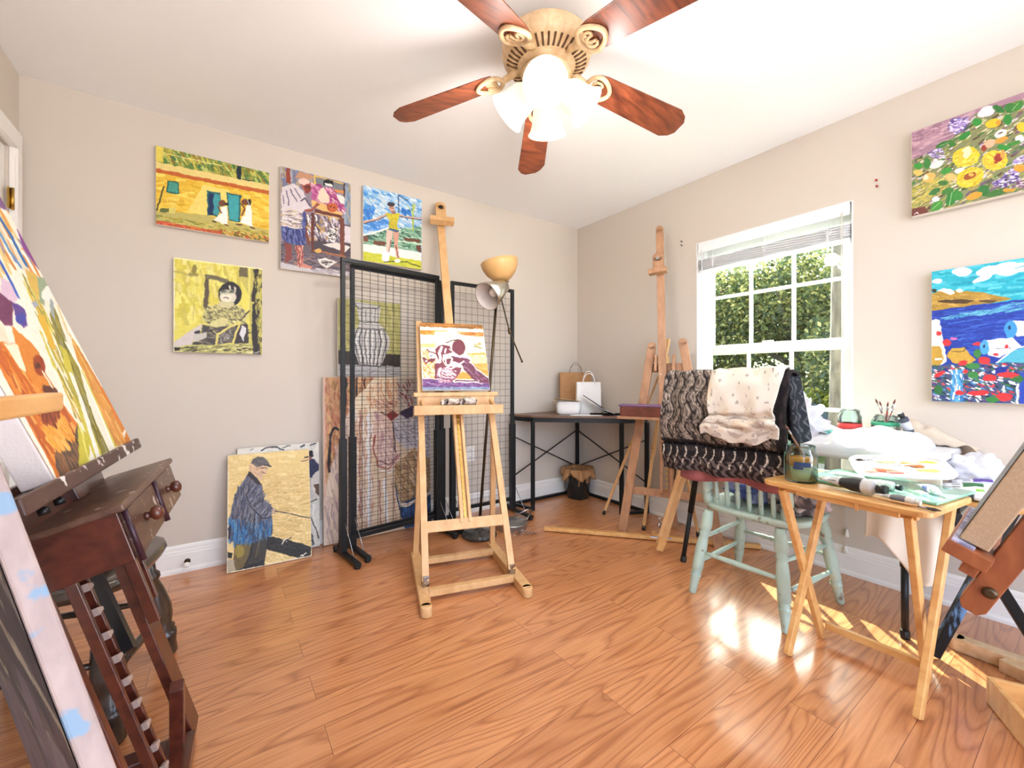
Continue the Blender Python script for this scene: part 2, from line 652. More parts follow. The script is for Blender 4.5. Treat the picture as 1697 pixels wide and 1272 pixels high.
b = thing('window_blind', 'raised white horizontal blind bunched at the top of the window', 'blind', (.03, yc, 1.985))
m = MB()
BW = WY1 - WY0 - .03
slat_m = mat('blind_slat', (244, 244, 246), .45)
m.box((0, 0, -.025), (.045, BW, .05))
m.build('headrail', slat_m, b, bevel=.003)
m = MB()
m.box((-.03, 0, -.034), (.006, BW, .066))
m.build('valance', slat_m, b, bevel=.002)
m = MB()
for i in range(15):
    z = -.115 - i * .0046
    m.surf(lambda u, v: V(((u - .5) * .05, (v - .5) * BW, z + .004 * math.sin(PI * u) + .0012 * math.sin(v * 23 + i * 2.1))), 4, 24)
m.build('slat_stack', slat_m, b, solid=.0022)
m = MB()
m.box((0, 0, -.196), (.05, BW, .02))
m.build('bottom_rail', slat_m, b, bevel=.005)
m = MB()
for y in (-.33, 0, .33):
    m = MB()
    for dx in (-.027, .027):
        m.tube([(dx, y, -.05), (dx, y, -.2)], .0012, 5)
    for i in range(4):
        a = i * .7
        m.tube([(-.03 - .006 * math.sin(a), y - .012 + .007 * i, -.11), (-.036, y - .02 + .009 * i, -.14), (-.03, y + .012 - .006 * i, -.185)], .0012, 5)
    m.build('ladder_cord', slat_m, b)
m = MB()
m.tube([(-.036, BW / 2 - .03, -.045), (-.038, BW / 2 - .03, -.6)], .004, 8)
m.build('tilt_wand', mat('clear_wand', (220, 222, 224), .2), b)
cd = mat('cord', (226, 220, 208), .6)
lc = MB()
for dy, zb in ((0, .215), (.006, .125)):
    lc.tube([(-.036, -BW / 2 + .03 + dy, -.05), (-.042, -BW / 2 + .022 + dy, -1.2), (-.043, -BW / 2 + .01 + dy, zb + .03 - 1.985)], .0016, 5)
lift = lc.build('lift_cord', cd, b)
for dy, zb in ((0, .2), (.006, .11)):
    m = MB()
    m.lathe([(.004, .04), (.006, .036), (.011, .01), (.012, .0)], (-.043, -BW / 2 + .01 + dy, zb - 1.985), (0, 0, 1), 12)
    m.build('tassel', cd, lift)

# ------------------------------------------------------------------ outlet, door stop, nails
o = thing('wall_outlet', 'white double power outlet low on the back wall behind the grid rack', 'outlet', (-1.148, 0, .455))
m = MB()
m.box((0, -.003, 0), (.072, .006, .116))
m.build('cover_plate', MT['white'], o, bevel=.002)
for z in (-.028, .028):
    m = MB()
    m.lathe([(.017, 0), (.017, .003), (.015, .004)], (0, -.006, z), (0, -1, 0), 16)
    s = m.build('socket', MT['white'], o)
    m = MB()
    for x in (-.006, .006):
        m.box((x, -.0102, z + .003), (.002, .001, .008))
    m.lathe([(.0025, 0), (.0025, .001)], (0, -.0098, z - .008), (0, -1, 0), 8)
    m.build('slot', MT['blackp'], s)
o = thing('door_stop', 'small round bronze door stop screwed to the back baseboard', 'door stop', (-2.899, -.015, .056))
m = MB()
m.lathe([(.014, 0), (.014, .004), (.005, .008), (.005, .05)], (0, 0, 0), (0, -1, 0), 16)
m.build('stem', MT['bronze'], o)
m = MB()
m.lathe([(.005, .05), (.013, .052), (.014, .06), (.012, .068), (.002, .07)], (0, 0, 0), (0, -1, 0), 16)
m.build('rubber_tip', MT['white'], o)
for k, (y, z, lab) in enumerate(((-1.09, 2.035, 'upper of two small nails between brown easel and window'), (-1.091, 2.006, 'lower of two small nails between brown easel and window'),
                                 (-2.19, 2.052, 'upper of two red-tipped nails above the window corner'), (-2.192, 2.02, 'lower of two red-tipped nails above the window corner'))):
    m = MB()
    m.lathe([(.002, 0), (.002, .014), (.006, .0145), (.006, .017)], (0, y, z), (-1, 0, 0), 8)
    tag(m.build('picture_nail', mat('nail_%s' % ('steel' if k < 2 else 'red'), (110, 100, 92) if k < 2 else (150, 50, 46), .5, .3)), lab, 'nail', 'nails in the window wall')
# ------------------------------------------------------------------ pictures, in canvas coordinates (0..1 from the top left)
# f fill, p polygon, l stroke, e ellipse (centre, two half axes), d brush dabs scattered in a polygon
ART = {
    'yellow': ((230, 184), [
        ('f',(230,192,62)),
        ('d',[(236,200,70),(222,176,44),(240,210,96),(226,184,60)],336,.029,-.001,.032,(-.002,.331,.999,.304,1.001,.875,.001,.879)),
        ('p',(168,162,72),(0,0,1,0,.999,.18,-.001,.21)),
        ('d',[(90,130,60),(200,190,80),(150,120,50),(70,120,70),(190,200,110),(160,150,60),(120,140,60)],357,.009,.02,.022,(.06,.006,1,0,.999,.155,.059,.188)),
        ('p',(226,206,88),(0,0,.06,.006,.056,.19,-.001,.189)),
        ('l',(226,216,130),.012,(.063,.074,.3,.072,.552,.056)),
        ('p',(228,206,130),(-.001,.194,.056,.206,.999,.174,.999,.261,-.002,.293)),
        ('p',(192,98,42),(-.002,.293,.999,.257,.999,.314,-.002,.342)),
        ('p',(25,45,55),(.684,.002,.728,.002,.727,.191,.687,.188)),
        ('l',(40,60,50),.016,(.747,.178,.845,.17)),
        ('p',(238,214,116),(.393,.366,.62,.375,.619,.589,.413,.776,.253,.775)),
        ('p',(40,95,80),(.087,.413,.181,.407,.187,.566,.088,.571)),
        ('p',(68,152,138),(.098,.429,.174,.427,.178,.551,.097,.552)),
        ('p',(40,105,105),(.418,.439,.539,.43,.537,.671,.51,.767,.472,.754,.424,.773)),
        ('p',(24,50,90),(.433,.46,.478,.461,.476,.747,.431,.754)),
        ('p',(60,152,162),(.478,.467,.533,.461,.535,.672,.51,.749,.479,.729)),
        ('p',(40,98,98),(.589,.408,.726,.407,.716,.789,.614,.792)),
        ('p',(60,160,166),(.604,.427,.706,.425,.7,.781,.618,.773)),
        ('p',(188,176,100),(.001,.835,.161,.801,.427,.772,.625,.801,1.001,.825,1,1.006,0,1)),
        ('d',[(170,150,60),(130,136,60),(200,190,110),(180,166,70)],231,.022,.002,.014,(.001,.879,1.001,.863,1,.975,0,.967)),
        ('p',(190,88,50),(0,.95,.547,.957,.551,1.015,-0,1.006)),
        ('d',[(200,70,60),(170,90,40),(220,120,60)],126,.009,.003,.013,(0,.961,.547,.957,.551,1.015,0,1)),
        ('d',[(200,160,60),(120,100,40),(190,90,50),(90,100,50),(215,180,90)],126,.012,.012,.021,(.547,.939,1,.925,1,1,.547,.993)),
        ('l',(72,70,40),.017,(.064,.507,.032,.672,.005,.823)),
        ('e',(92,104,52),.072,.801,.048,-.014,-0,.029),
        ('p',(216,202,112),(.106,.76,.155,.746,.154,.825,.106,.833)),
        ('p',(242,240,232),(.553,.62,.595,.601,.606,.836,.548,.845,.483,.809,.533,.731)),
        ('e',(112,66,42),.553,.57,.032,-.01,-0,.047),
        ('e',(40,30,25),.592,.564,.017,-.005,-0,.019),
        ('l',(108,64,40),.017,(.517,.624,.545,.699)),
        ('l',(60,40,30),.017,(.472,.842,.502,.839)),
        ('l',(90,50,35),.015,(.582,.848,.602,.855)),
        ('p',(242,240,232),(.778,.536,.822,.517,.835,.818,.712,.787,.761,.668)),
        ('e',(114,68,44),.763,.492,.029,-.009,-0,.046),
        ('e',(36,28,26),.804,.484,.02,-.006,-0,.044),
        ('l',(200,200,205),.011,(.79,.46,.798,.524)),
        ('l',(112,66,42),.02,(.725,.528,.761,.577,.733,.688)),
        ('l',(90,50,35),.02,(.692,.819,.728,.822)),
        ('l',(90,50,35),.02,(.817,.829,.846,.84))]),
    'man': ((170, 255), [
        ('f',(140,128,142)),
        ('d',[(150,155,175),(180,180,190),(120,125,150),(170,150,120)],126,.009,.035,.022,(-0,0,.447,.002,.447,.145,-0,.214)),
        ('p',(140,62,46),(.072,-.001,.129,0,.135,.151,.078,.151)),
        ('p',(190,140,110),(.186,.082,.25,.006,.447,.016,.434,.056)),
        ('p',(120,122,128),(.454,.005,.888,.013,.888,.117,.454,.106)),
        ('p',(226,190,92),(.454,.001,.476,.002,.476,.093,.454,.094)),
        ('l',(222,186,100),.013,(.474,.012,.881,.017)),
        ('p',(30,28,30),(.581,.042,.65,.012,.733,.011,.733,.072,.588,.087)),
        ('p',(232,228,225),(.602,.058,.719,.054,.716,.076,.616,.082)),
        ('p',(214,140,70),(.733,.101,.881,.088,.881,.123,.747,.128)),
        ('p',(130,150,175),(.895,.002,1,-0,1,.46,.902,.462)),
        ('d',[(130,150,178),(165,150,120),(108,130,160),(150,165,180)],126,.005,.039,.015,(.895,.002,1,-0,1,.46,.902,.462)),
        ('p',(80,46,42),(.884,.009,.912,.009,.912,.163,.884,.162)),
        ('p',(168,78,130),(.414,.103,.554,.08,.581,.115,.719,.084,.902,.244,.888,.34,.65,.279,.514,.25,.414,.265)),
        ('d',[(205,120,170),(140,50,110),(232,190,190),(180,90,140)],126,.021,.009,.013,(.414,.103,.719,.084,.902,.244,.888,.34,.65,.279,.414,.265)),
        ('p',(238,208,186),(.527,.142,.588,.104,.677,.188,.664,.258,.568,.272,.5,.233)),
        ('p',(228,222,216),(.775,.144,.902,.154,.895,.245,.831,.229)),
        ('p',(222,180,112),(.414,.265,.636,.281,.866,.333,.859,.388,.414,.327)),
        ('e',(192,94,52),.719,.296,.081,-.011,-0,.049),
        ('e',(80,40,30),.698,.292,.012,-.002,-0,.009),
        ('e',(80,40,30),.747,.29,.013,-.002,-0,.009),
        ('l',(130,60,40),.013,(.65,.279,.663,.326)),
        ('p',(100,90,100),(.302,.442,1,.44,1,1,-0,1,0,.769)),
        ('d',[(230,225,225),(60,50,60),(150,120,140),(200,190,200),(190,150,80),(90,80,100),(130,120,130)],273,.009,.017,.014,(.341,.408,.831,.392,.831,.658,.341,.684)),
        ('p',(212,202,206),(.902,.462,1,.46,1,.635,.902,.636)),
        ('p',(70,60,70),(.447,.672,1,.645,1,.78,.446,.797)),
        ('p',(220,214,208),(.568,.697,.789,.651,.988,.679,.916,.736)),
        ('e',(232,228,224),.719,.583,.076,-.009,-0,.069),
        ('d',[(40,36,40),(90,80,85)],54,.008,.002,.008,(.65,.532,.789,.515,.789,.634,.65,.649)),
        ('p',(102,50,38),(.467,.348,.866,.356,.852,.387,.467,.392)),
        ('l',(206,170,120),.013,(.487,.389,.845,.392)),
        ('p',(95,46,36),(.413,.399,.463,.392,.449,.844,.417,.843)),
        ('p',(112,58,42),(.828,.382,.898,.385,.905,.799,.838,.791)),
        ('p',(120,60,48),(.295,.528,.341,.541,.404,.725,.367,.729)),
        ('l',(160,100,64),.021,(.46,.776,.902,.785)),
        ('e',(214,170,90),.513,.766,.047,-.005,-0,.024),
        ('d',[(110,100,112),(80,70,84),(130,110,118),(150,120,110)],189,.039,.001,.014,(0,.824,1,.8,1,.94,0,.963)),
        ('p',(192,188,192),(0,.94,.393,.965,1,.94,1,1,-0,1)),
        ('d',[(214,210,212),(150,140,150),(176,168,176)],84,.034,.006,.011,(.393,.955,1,.94,1,.99,.393,1.003)),
        ('p',(232,228,222),(.5,.859,.608,.831,.789,.852,.649,.934,.554,.911)),
        ('d',[(60,50,52),(120,100,100)],42,.013,0,.006,(.554,.863,.719,.857,.663,.911,.581,.899)),
        ('p',(132,64,62),(.053,.735,.141,.758,.15,.893,.059,.944,.071,.854)),
        ('p',(204,134,118),(.183,.753,.299,.736,.304,.916,.436,.942,.42,.964,.224,.963,.217,.839)),
        ('d',[(160,80,74),(226,170,150),(130,60,60)],54,.002,.018,.008,(.192,.757,.295,.741,.301,.916,.224,.952)),
        ('p',(62,72,134),(.013,.582,.243,.587,.289,.472,.302,.395,.341,.408,.33,.733,.198,.747,.071,.735,.019,.702)),
        ('d',[(40,45,95),(96,112,168),(60,65,120),(120,130,180)],105,.01,.019,.009,(.022,.6,.243,.591,.315,.45,.321,.724,.071,.724)),
        ('p',(214,205,210),(.02,.202,.186,.139,.302,.196,.381,.308,.42,.374,.302,.4,.263,.447,.243,.587,.009,.584,.016,.452,-0,.307)),
        ('l',(96,84,112),.011,(.072,.231,.091,.293,.116,.369)),
        ('l',(96,84,112),.011,(.129,.208,.186,.279,.214,.313)),
        ('l',(110,96,122),.011,(.186,.186,.263,.268)),
        ('l',(90,80,104),.015,(.263,.296,.328,.258,.396,.329)),
        ('l',(120,104,128),.009,(.034,.283,.044,.365)),
        ('d',[(200,180,150),(232,226,225),(120,105,120),(210,195,190)],84,.037,-0,.009,(.019,.415,.276,.398,.25,.572,.015,.573)),
        ('p',(152,80,64),(.312,.398,.433,.382,.534,.291,.494,.28,.427,.354,.315,.384)),
        ('p',(160,84,68),(.263,.126,.407,.094,.407,.18,.341,.214,.289,.17)),
        ('e',(228,196,186),.315,.101,.08,-.002,-.008,.035),
        ('e',(132,56,50),.365,.158,.047,-.007,-0,.044),
        ('l',(70,36,40),.009,(.322,.15,.394,.144)),
        ('l',(40,36,40),.007,(0,.773,.053,.768)),
        ('l',(40,36,40),.007,(0,.838,.071,.835))]),
    'girl': ((170, 212), [
        ('f',(160,196,226)),
        ('d',[(70,140,210),(170,205,230),(218,228,232),(110,170,220),(196,214,222),(140,190,225)],399,.033,.01,.025,(0,-0,1,-0,.991,.46,.002,.668)),
        ('d',[(50,120,205),(80,150,215)],54,.008,.017,.022,(.01,.262,.169,.257,.155,.419,.009,.48)),
        ('d',[(60,130,210),(40,110,190)],46,.016,.008,.019,(.648,.202,.804,.188,.79,.252,.647,.274)),
        ('d',[(60,130,210),(90,150,220)],42,.027,.004,.022,(.033,.496,.403,.382,.402,.503,.033,.595)),
        ('p',(124,164,136),(.002,.668,.402,.513,.618,.472,.993,.377,.985,.75,.001,.778)),
        ('d',[(60,110,90),(150,195,165),(190,214,194),(90,150,120),(40,80,70),(130,180,150)],252,.023,.004,.016,(.002,.668,.402,.518,.618,.472,.993,.377,.985,.75,.001,.778)),
        ('p',(112,64,46),(.165,.71,.356,.694,.355,.754,.165,.759)),
        ('p',(120,70,50),(.002,.673,.08,.672,.074,.737,.002,.741)),
        ('p',(112,64,46),(.668,.587,.969,.577,.968,.619,.693,.625)),
        ('p',(104,60,44),(.894,.664,.987,.657,.985,.756,.906,.73)),
        ('l',(206,222,200),.017,(.564,.652,.987,.637)),
        ('l',(228,232,230),.026,(.002,.663,.178,.604,.402,.503)),
        ('p',(238,236,228),(.001,.778,.361,.764,.985,.756,.989,.889,.001,.878)),
        ('p',(196,198,48),(.001,.875,.298,.876,.983,.879,1,1,0,1)),
        ('d',[(210,208,70),(176,184,40),(200,200,60)],105,.037,-0,.01,(.001,.883,.982,.884,1,.995,0,1)),
        ('l',(172,192,92),.027,(.845,.088,.836,.451)),
        ('l',(190,210,130),.013,(.843,.223,.74,.126)),
        ('l',(190,210,130),.013,(.843,.213,.885,.081)),
        ('l',(60,90,130),.016,(.579,.018,.583,.253)),
        ('l',(60,90,130),.015,(.586,.027,.741,.053)),
        ('l',(70,60,76),.014,(.021,.503,.253,.414,.373,.331)),
        ('l',(206,168,148),.022,(.009,.488,.241,.401,.373,.314)),
        ('l',(70,60,76),.012,(.595,.31,.698,.307,.988,.289)),
        ('l',(206,168,148),.021,(.595,.29,.698,.292,.988,.261)),
        ('p',(206,192,44),(.367,.296,.455,.298,.602,.26,.583,.375,.552,.4,.585,.527,.414,.516,.435,.402,.385,.354)),
        ('p',(186,172,44),(.435,.402,.555,.39,.547,.482,.427,.499)),
        ('d',[(220,206,70),(170,160,40)],42,.003,.013,.008,(.392,.303,.582,.273,.566,.52,.427,.499)),
        ('p',(62,84,120),(.433,.498,.585,.502,.581,.543,.502,.537,.427,.521)),
        ('p',(226,192,178),(.379,.526,.49,.541,.463,.655,.426,.825,.376,.832,.373,.667)),
        ('p',(206,152,132),(.5,.539,.592,.527,.566,.702,.594,.88,.551,.89,.51,.729)),
        ('l',(122,74,66),.012,(.538,.726,.584,.881)),
        ('l',(140,90,80),.01,(.45,.657,.417,.821)),
        ('e',(206,162,142),.466,.218,.048,-.008,-.001,.053),
        ('e',(60,50,60),.456,.169,.063,-.01,-0,.031),
        ('l',(90,60,60),.008,(.43,.216,.494,.214)),
        ('p',(150,110,100),(.455,.263,.532,.24,.531,.286,.467,.296)),
        ('l',(62,60,44),.014,(.347,.977,.51,.942,.74,.925,.974,.962)),
        ('e',(242,240,236),.362,.898,.067,-.008,-.001,.076),
        ('e',(240,238,226),.56,.929,.048,-.006,-0,.026),
        ('l',(60,60,60),.008,(.341,.975,.409,.967))]),
    'doll': ((200, 220), [
        ('f',(222,211,98)),
        ('d',[(230,221,122),(214,200,82),(226,216,132),(206,192,90)],231,.004,.04,.034,(-0,0,.729,-.002,.733,.521,.002,.756)),
        ('e',(140,126,64),.215,.104,.024,-.003,0,.058),
        ('e',(150,140,74),.211,.156,.056,-.006,0,.015),
        ('l',(150,142,96),.008,(.007,.145,.101,.159,.192,.178)),
        ('l',(200,180,120),.008,(.192,.178,.352,.149)),
        ('l',(180,170,90),.006,(.212,.37,.204,.652)),
        ('p',(196,186,96),(.719,.009,1,-0,1,1,.854,.995,.826,.314,.72,.127)),
        ('p',(110,100,72),(.717,.008,.818,.007,.819,.116,.718,.127)),
        ('l',(225,215,120),.02,(.839,.005,.833,.514)),
        ('l',(52,46,42),.046,(.93,.009,.92,.135,.89,.369)),
        ('l',(44,40,38),.08,(.923,.447,.91,.71,.929,.998)),
        ('l',(70,62,44),.026,(.984,.007,.981,.219)),
        ('d',[(174,168,84),(60,55,44),(140,130,70),(205,196,100)],126,.002,.023,.012,(.887,.014,1,-0,1,1,.951,1.001)),
        ('l',(190,180,90),.016,(.847,.313,.864,.914)),
        ('l',(90,80,64),.042,(.352,.159,.349,.329,.337,.501)),
        ('l',(112,102,80),.046,(.352,.161,.478,.173,.578,.193)),
        ('e',(206,198,130),.57,.552,.241,-.017,.001,.107),
        ('p',(204,197,128),(.373,.489,.519,.439,.743,.47,.828,.554,.792,.646,.581,.702,.384,.694,.307,.646,.316,.541)),
        ('d',[(150,140,100),(220,215,150),(90,85,70),(190,182,120),(120,112,84)],252,.014,.007,.013,(.325,.502,.52,.449,.743,.48,.818,.555,.787,.646,.317,.693)),
        ('p',(72,66,66),(.307,.693,.442,.719,.601,.688,.824,.664,.836,.875,.633,.883,.424,.913,.182,.921,.289,.798)),
        ('d',[(50,48,50),(122,116,100),(90,86,80),(160,150,110)],147,.019,.006,.012,(.307,.703,.824,.674,.831,.865,.195,.915)),
        ('e',(210,202,140),.491,.663,.107,-.025,.009,.047),
        ('p',(208,198,192),(-0,.903,.103,.816,.223,.726,.3,.679,.289,.746,.195,.878,.195,.915,-0,.947)),
        ('p',(50,46,48),(.204,.783,.27,.752,.284,.789,.223,.801)),
        ('p',(196,190,180),(.214,.802,.355,.776,.346,.834,.205,.887)),
        ('b',1),
        ('e',(40,37,40),.614,.331,.138,-.013,.001,.14),
        ('e',(214,208,186),.589,.365,.097,-.009,.001,.078),
        ('e',(206,199,150),.569,.45,.095,-.008,0,.041),
        ('e',(228,222,202),.569,.377,.06,-.005,0,.049),
        ('p',(176,170,150),(.494,.316,.568,.289,.68,.284,.68,.318,.499,.344)),
        ('b',1),
        ('p',(44,41,44),(.484,.317,.498,.267,.538,.229,.618,.202,.71,.227,.69,.268,.654,.296,.629,.284,.613,.261,.568,.27,.518,.289)),
        ('p',(220,214,194),(.602,.239,.62,.238,.627,.284,.61,.281)),
        ('p',(204,196,180),(.661,.236,.686,.254,.68,.308,.662,.308)),
        ('e',(120,128,110),.538,.315,.03,-.003,0,.014),
        ('e',(120,128,110),.631,.309,.035,-.003,0,.014),
        ('e',(60,56,56),.538,.312,.018,-.002,0,.006),
        ('e',(60,56,56),.631,.305,.02,-.002,0,.006),
        ('l',(100,70,70),.009,(.541,.384,.567,.375,.591,.383)),
        ('e',(196,190,172),.569,.333,.014,-.001,0,.014),
        ('p',(94,88,82),(.494,.799,.622,.715,.628,.862,.483,.887)),
        ('d',[(190,186,180),(120,114,108)],46,.008,.014,.006,(.502,.799,.617,.725,.623,.852,.493,.877)),
        ('p',(60,52,54),(.714,.67,.813,.655,.826,.875,.654,.881)),
        ('p',(218,214,218),(.751,.668,.804,.7,.768,.857,.723,.779)),
        ('l',(218,206,116),.023,(.458,.917,.472,.79,.581,.717,.734,.64)),
        ('l',(218,206,116),.021,(.734,.64,.684,.771,.644,.883,.463,.914)),
        ('l',(68,58,48),.014,(.838,.498,.791,.556,.734,.62)),
        ('p',(192,188,112),(-0,.947,.195,.915,.424,.91,.858,.869,.859,1,-0,1)),
        ('d',[(60,55,50),(216,210,140),(150,145,90)],126,.032,-.004,.008,(-0,.954,.853,.879,.854,.995,-0,.995)),
        ('p',(44,40,40),(-0,.951,.058,.948,.067,.984,-0,.991)),
        ('l',(238,236,228),.007,(.806,.976,.854,.987,.886,.972,.918,.983,.956,.972)),
        ('b',1),
        ('l',(240,236,170),.015,(0,.005,.477,.006,1,.007)),
        ('l',(240,236,200),.01,(.004,.007,.003,1))]),
    'fisher': ((230, 300), [
        ('f',(228,200,134)),
        ('d',[(236,212,150),(222,190,122),(230,204,140)],168,.052,.005,.024,(0,0,1,0,.975,.947,-.001,.894)),
        ('d',[(206,172,108),(236,212,152),(192,158,98),(214,182,116)],882,.027,.001,.004,(.405,.22,.999,.235,.991,.9,.497,.737)),
        ('d',[(212,180,116),(236,212,152)],252,.022,0,.003,(.001,.102,.996,.074,.997,.277,.002,.274)),
        ('p',(228,204,144),(.431,.854,.726,.978,1,1,.403,1.002)),
        ('d',[(236,214,156),(214,184,120)],84,.042,.011,.009,(.431,.868,.713,.976,.403,.993)),
        ('p',(40,38,35),(.459,.752,.719,.819,.993,.916,.986,.996,.847,1.001,.431,.859)),
        ('d',[(60,56,50),(30,28,26)],84,.034,.011,.005,(.458,.769,.983,.924,.973,.986,.444,.851)),
        ('l',(236,228,206),.009,(.631,.842,.652,.81,.753,.799)),
        ('l',(236,228,206),.007,(.639,.808,.691,.83)),
        ('l',(30,28,26),.009,(.665,.821,.746,.798)),
        ('p',(44,42,40),(.001,.816,.059,.841,.052,.886,-.001,.873)),
        ('p',(176,164,140),(-.001,.88,.121,.917,.097,1.001,0,1)),
        ('p',(112,96,60),(.08,.759,.459,.746,.447,.81,.418,.991,.091,.992,.068,.896)),
        ('p',(62,57,52),(.283,.769,.459,.746,.443,.87,.413,.99,.197,.982)),
        ('e',(154,134,62),.136,.834,.052,.008,-0,.056),
        ('l',(44,40,38),.015,(.283,.783,.264,.88,.185,.976)),
        ('l',(96,84,60),.015,(.37,.767,.318,.907)),
        ('p',(40,38,40),(.161,.977,.419,.95,.416,.99,.103,.994)),
        ('p',(98,102,118),(.227,.182,.29,.211,.397,.299,.424,.429,.504,.486,.514,.595,.523,.74,.283,.784,.08,.768,.005,.713,.015,.574,.067,.394,.122,.295)),
        ('d',[(70,75,95),(124,124,134),(60,60,70),(112,98,108),(130,120,120)],252,-.009,.039,.01,(.227,.197,.397,.309,.411,.583,.486,.687,.08,.745,.016,.71,.021,.574,.115,.304)),
        ('d',[(40,110,172),(70,120,166),(50,80,120),(90,140,176),(60,70,90)],231,-.003,.027,.009,(.015,.564,.285,.625,.513,.624,.517,.739,.283,.778,.08,.763,.01,.709)),
        ('p',(46,44,60),(.005,.627,.044,.595,.033,.721,.005,.713)),
        ('l',(40,44,60),.008,(.311,.524,.297,.682,.283,.773)),
        ('l',(130,160,180),.008,(.329,.545,.315,.666)),
        ('p',(108,108,122),(.289,.275,.393,.307,.424,.429,.523,.51,.504,.584,.398,.581,.274,.482,.207,.369)),
        ('d',[(70,70,86),(140,138,146),(90,96,116),(60,60,74)],126,.022,-.017,.007,(.289,.285,.397,.314,.427,.435,.509,.516,.488,.582,.398,.577,.225,.381)),
        ('l',(44,44,56),.01,(.207,.369,.274,.486,.398,.586,.504,.586)),
        ('l',(44,44,56),.009,(.213,.36,.289,.28)),
        ('p',(50,44,46),(.242,.156,.29,.182,.401,.295,.346,.287,.224,.189)),
        ('e',(196,164,132),.541,.541,.026,.003,-.001,.029),
        ('p',(218,184,146),(.246,.101,.291,.087,.472,.135,.461,.184,.418,.211,.381,.25,.318,.212,.259,.162)),
        ('d',[(190,150,120),(228,200,166),(206,168,136)],54,.012,.004,.006,(.278,.121,.466,.144,.379,.238,.29,.172)),
        ('p',(206,170,136),(.243,.104,.278,.106,.278,.161,.252,.154)),
        ('l',(120,90,80),.009,(.381,.138,.459,.149)),
        ('l',(130,90,76),.007,(.399,.182,.438,.189)),
        ('p',(98,92,92),(.263,.088,.292,.047,.35,.03,.408,.037,.461,.073,.48,.099,.515,.129,.502,.137,.42,.119,.342,.126,.304,.105)),
        ('l',(66,62,64),.009,(.291,.082,.394,.094,.512,.133)),
        ('d',[(120,112,110),(80,76,78)],42,.018,.01,.005,(.278,.081,.356,.036,.46,.083,.342,.116)),
        ('b',1),
        ('l',(58,50,46),.009,(.552,.541,.755,.591,.994,.656)),
        ('l',(236,230,214),.008,(.854,.98,.876,.972,.882,.987,.91,.967,.932,.961)),
        ('l',(40,36,34),.013,(.934,.079,.986,.075)),
        ('l',(120,90,80),.009,(.896,.111,.991,.106)),
        ('l',(240,232,200),.008,(.002,.005,.003,.995)),
        ('l',(244,236,206),.008,(.003,.995,.997,.996))]),
    'fig': ((190, 200), [
        ('f',(242,235,210)),
        ('d',[(246,240,220),(236,226,200),(240,230,196)],168,.045,.001,.027,(0,0,1,0,.994,.854,-.002,.854)),
        ('p',(172,112,48),(0,0,1,0,.993,.068,-.003,.064)),
        ('d',[(120,84,44),(190,124,52),(150,96,40)],63,.054,0,.011,(-0,.004,1,.002,.991,.062,-.003,.058)),
        ('d',[(218,146,52),(210,130,40),(228,170,90)],50,.033,.002,.02,(.008,.126,.186,.129,.171,.179,.011,.179)),
        ('l',(226,176,96),.018,(.203,.12,.409,.122)),
        ('p',(196,116,52),(.607,.127,.997,.124,.99,.196,.649,.178)),
        ('d',[(214,150,80),(170,96,40)],33,.048,.001,.009,(.618,.133,.993,.134,.986,.182,.661,.172)),
        ('d',[(226,190,112),(234,206,140)],37,.04,-.003,.012,(.003,.338,.19,.321,.186,.371,.006,.382)),
        ('l',(216,166,84),.036,(.72,.473,.985,.467)),
        ('d',[(228,196,130),(238,216,170)],84,-.001,.022,.017,(.741,.489,.991,.483,.989,.617,.773,.609)),
        ('d',[(206,160,90),(150,140,60)],21,.023,.003,.01,(.837,.293,.934,.29,.921,.383,.851,.373)),
        ('p',(222,152,62),(.76,.62,.996,.608,1.003,.812,.888,.782,.795,.706)),
        ('d',[(232,172,92),(210,136,46)],50,.031,.011,.011,(.781,.631,.993,.628,.996,.801)),
        ('d',[(226,152,62),(246,228,192),(236,184,112),(214,130,50)],168,.008,.015,.014,(.015,.42,.096,.417,.214,.597,.186,.834,.01,.804)),
        ('p',(108,58,108),(.007,.836,1.008,.852,1,1,0,1)),
        ('d',[(142,82,142),(92,52,112),(152,132,172),(112,72,132),(80,44,96)],231,.05,.001,.008,(.007,.839,1.008,.854,1.001,.969,.002,.961)),
        ('p',(124,142,172),(.002,.959,1.001,.959,1,1,0,1)),
        ('d',[(150,170,190),(90,90,130)],63,.043,.001,.005,(.002,.961,1,.964,.998,.996,0,.995)),
        ('p',(244,230,206),(.43,.866,.602,.697,.843,.859,.826,.896,.459,.895)),
        ('p',(222,152,62),(.481,.844,.601,.724,.805,.846)),
        ('p',(100,50,84),(.474,.859,.803,.859,.794,.88,.472,.879)),
        ('e',(112,50,64),.575,.376,.106,-.003,-.013,.126),
        ('p',(106,50,72),(.442,.506,.623,.514,.722,.556,.786,.685,.996,.838,.993,.905,.837,.898,.732,.833,.623,.708,.599,.623,.458,.571)),
        ('d',[(130,76,104),(84,40,60),(150,110,140)],84,.026,.018,.009,(.474,.528,.719,.577,.984,.844,.839,.885,.626,.686)),
        ('l',(238,224,228),.013,(.729,.588,.808,.69,1.001,.825)),
        ('p',(120,52,66),(.217,.408,.265,.358,.333,.339,.434,.352,.481,.451,.331,.498,.309,.568,.352,.647,.273,.669,.226,.506)),
        ('l',(242,228,222),.041,(.313,.378,.274,.456,.283,.547)),
        ('l',(242,228,222),.026,(.373,.399,.352,.454)),
        ('l',(236,214,216),.019,(.331,.5,.469,.46,.534,.494)),
        ('l',(196,178,206),.022,(.498,.505,.622,.525,.701,.534)),
        ('l',(236,214,216),.013,(.43,.397,.493,.451,.556,.499)),
        ('l',(240,226,220),.013,(.671,.446,.643,.486)),
        ('e',(236,216,206),.449,.307,.052,-.002,-.003,.034),
        ('l',(70,34,44),.013,(.393,.303,.488,.266,.582,.251)),
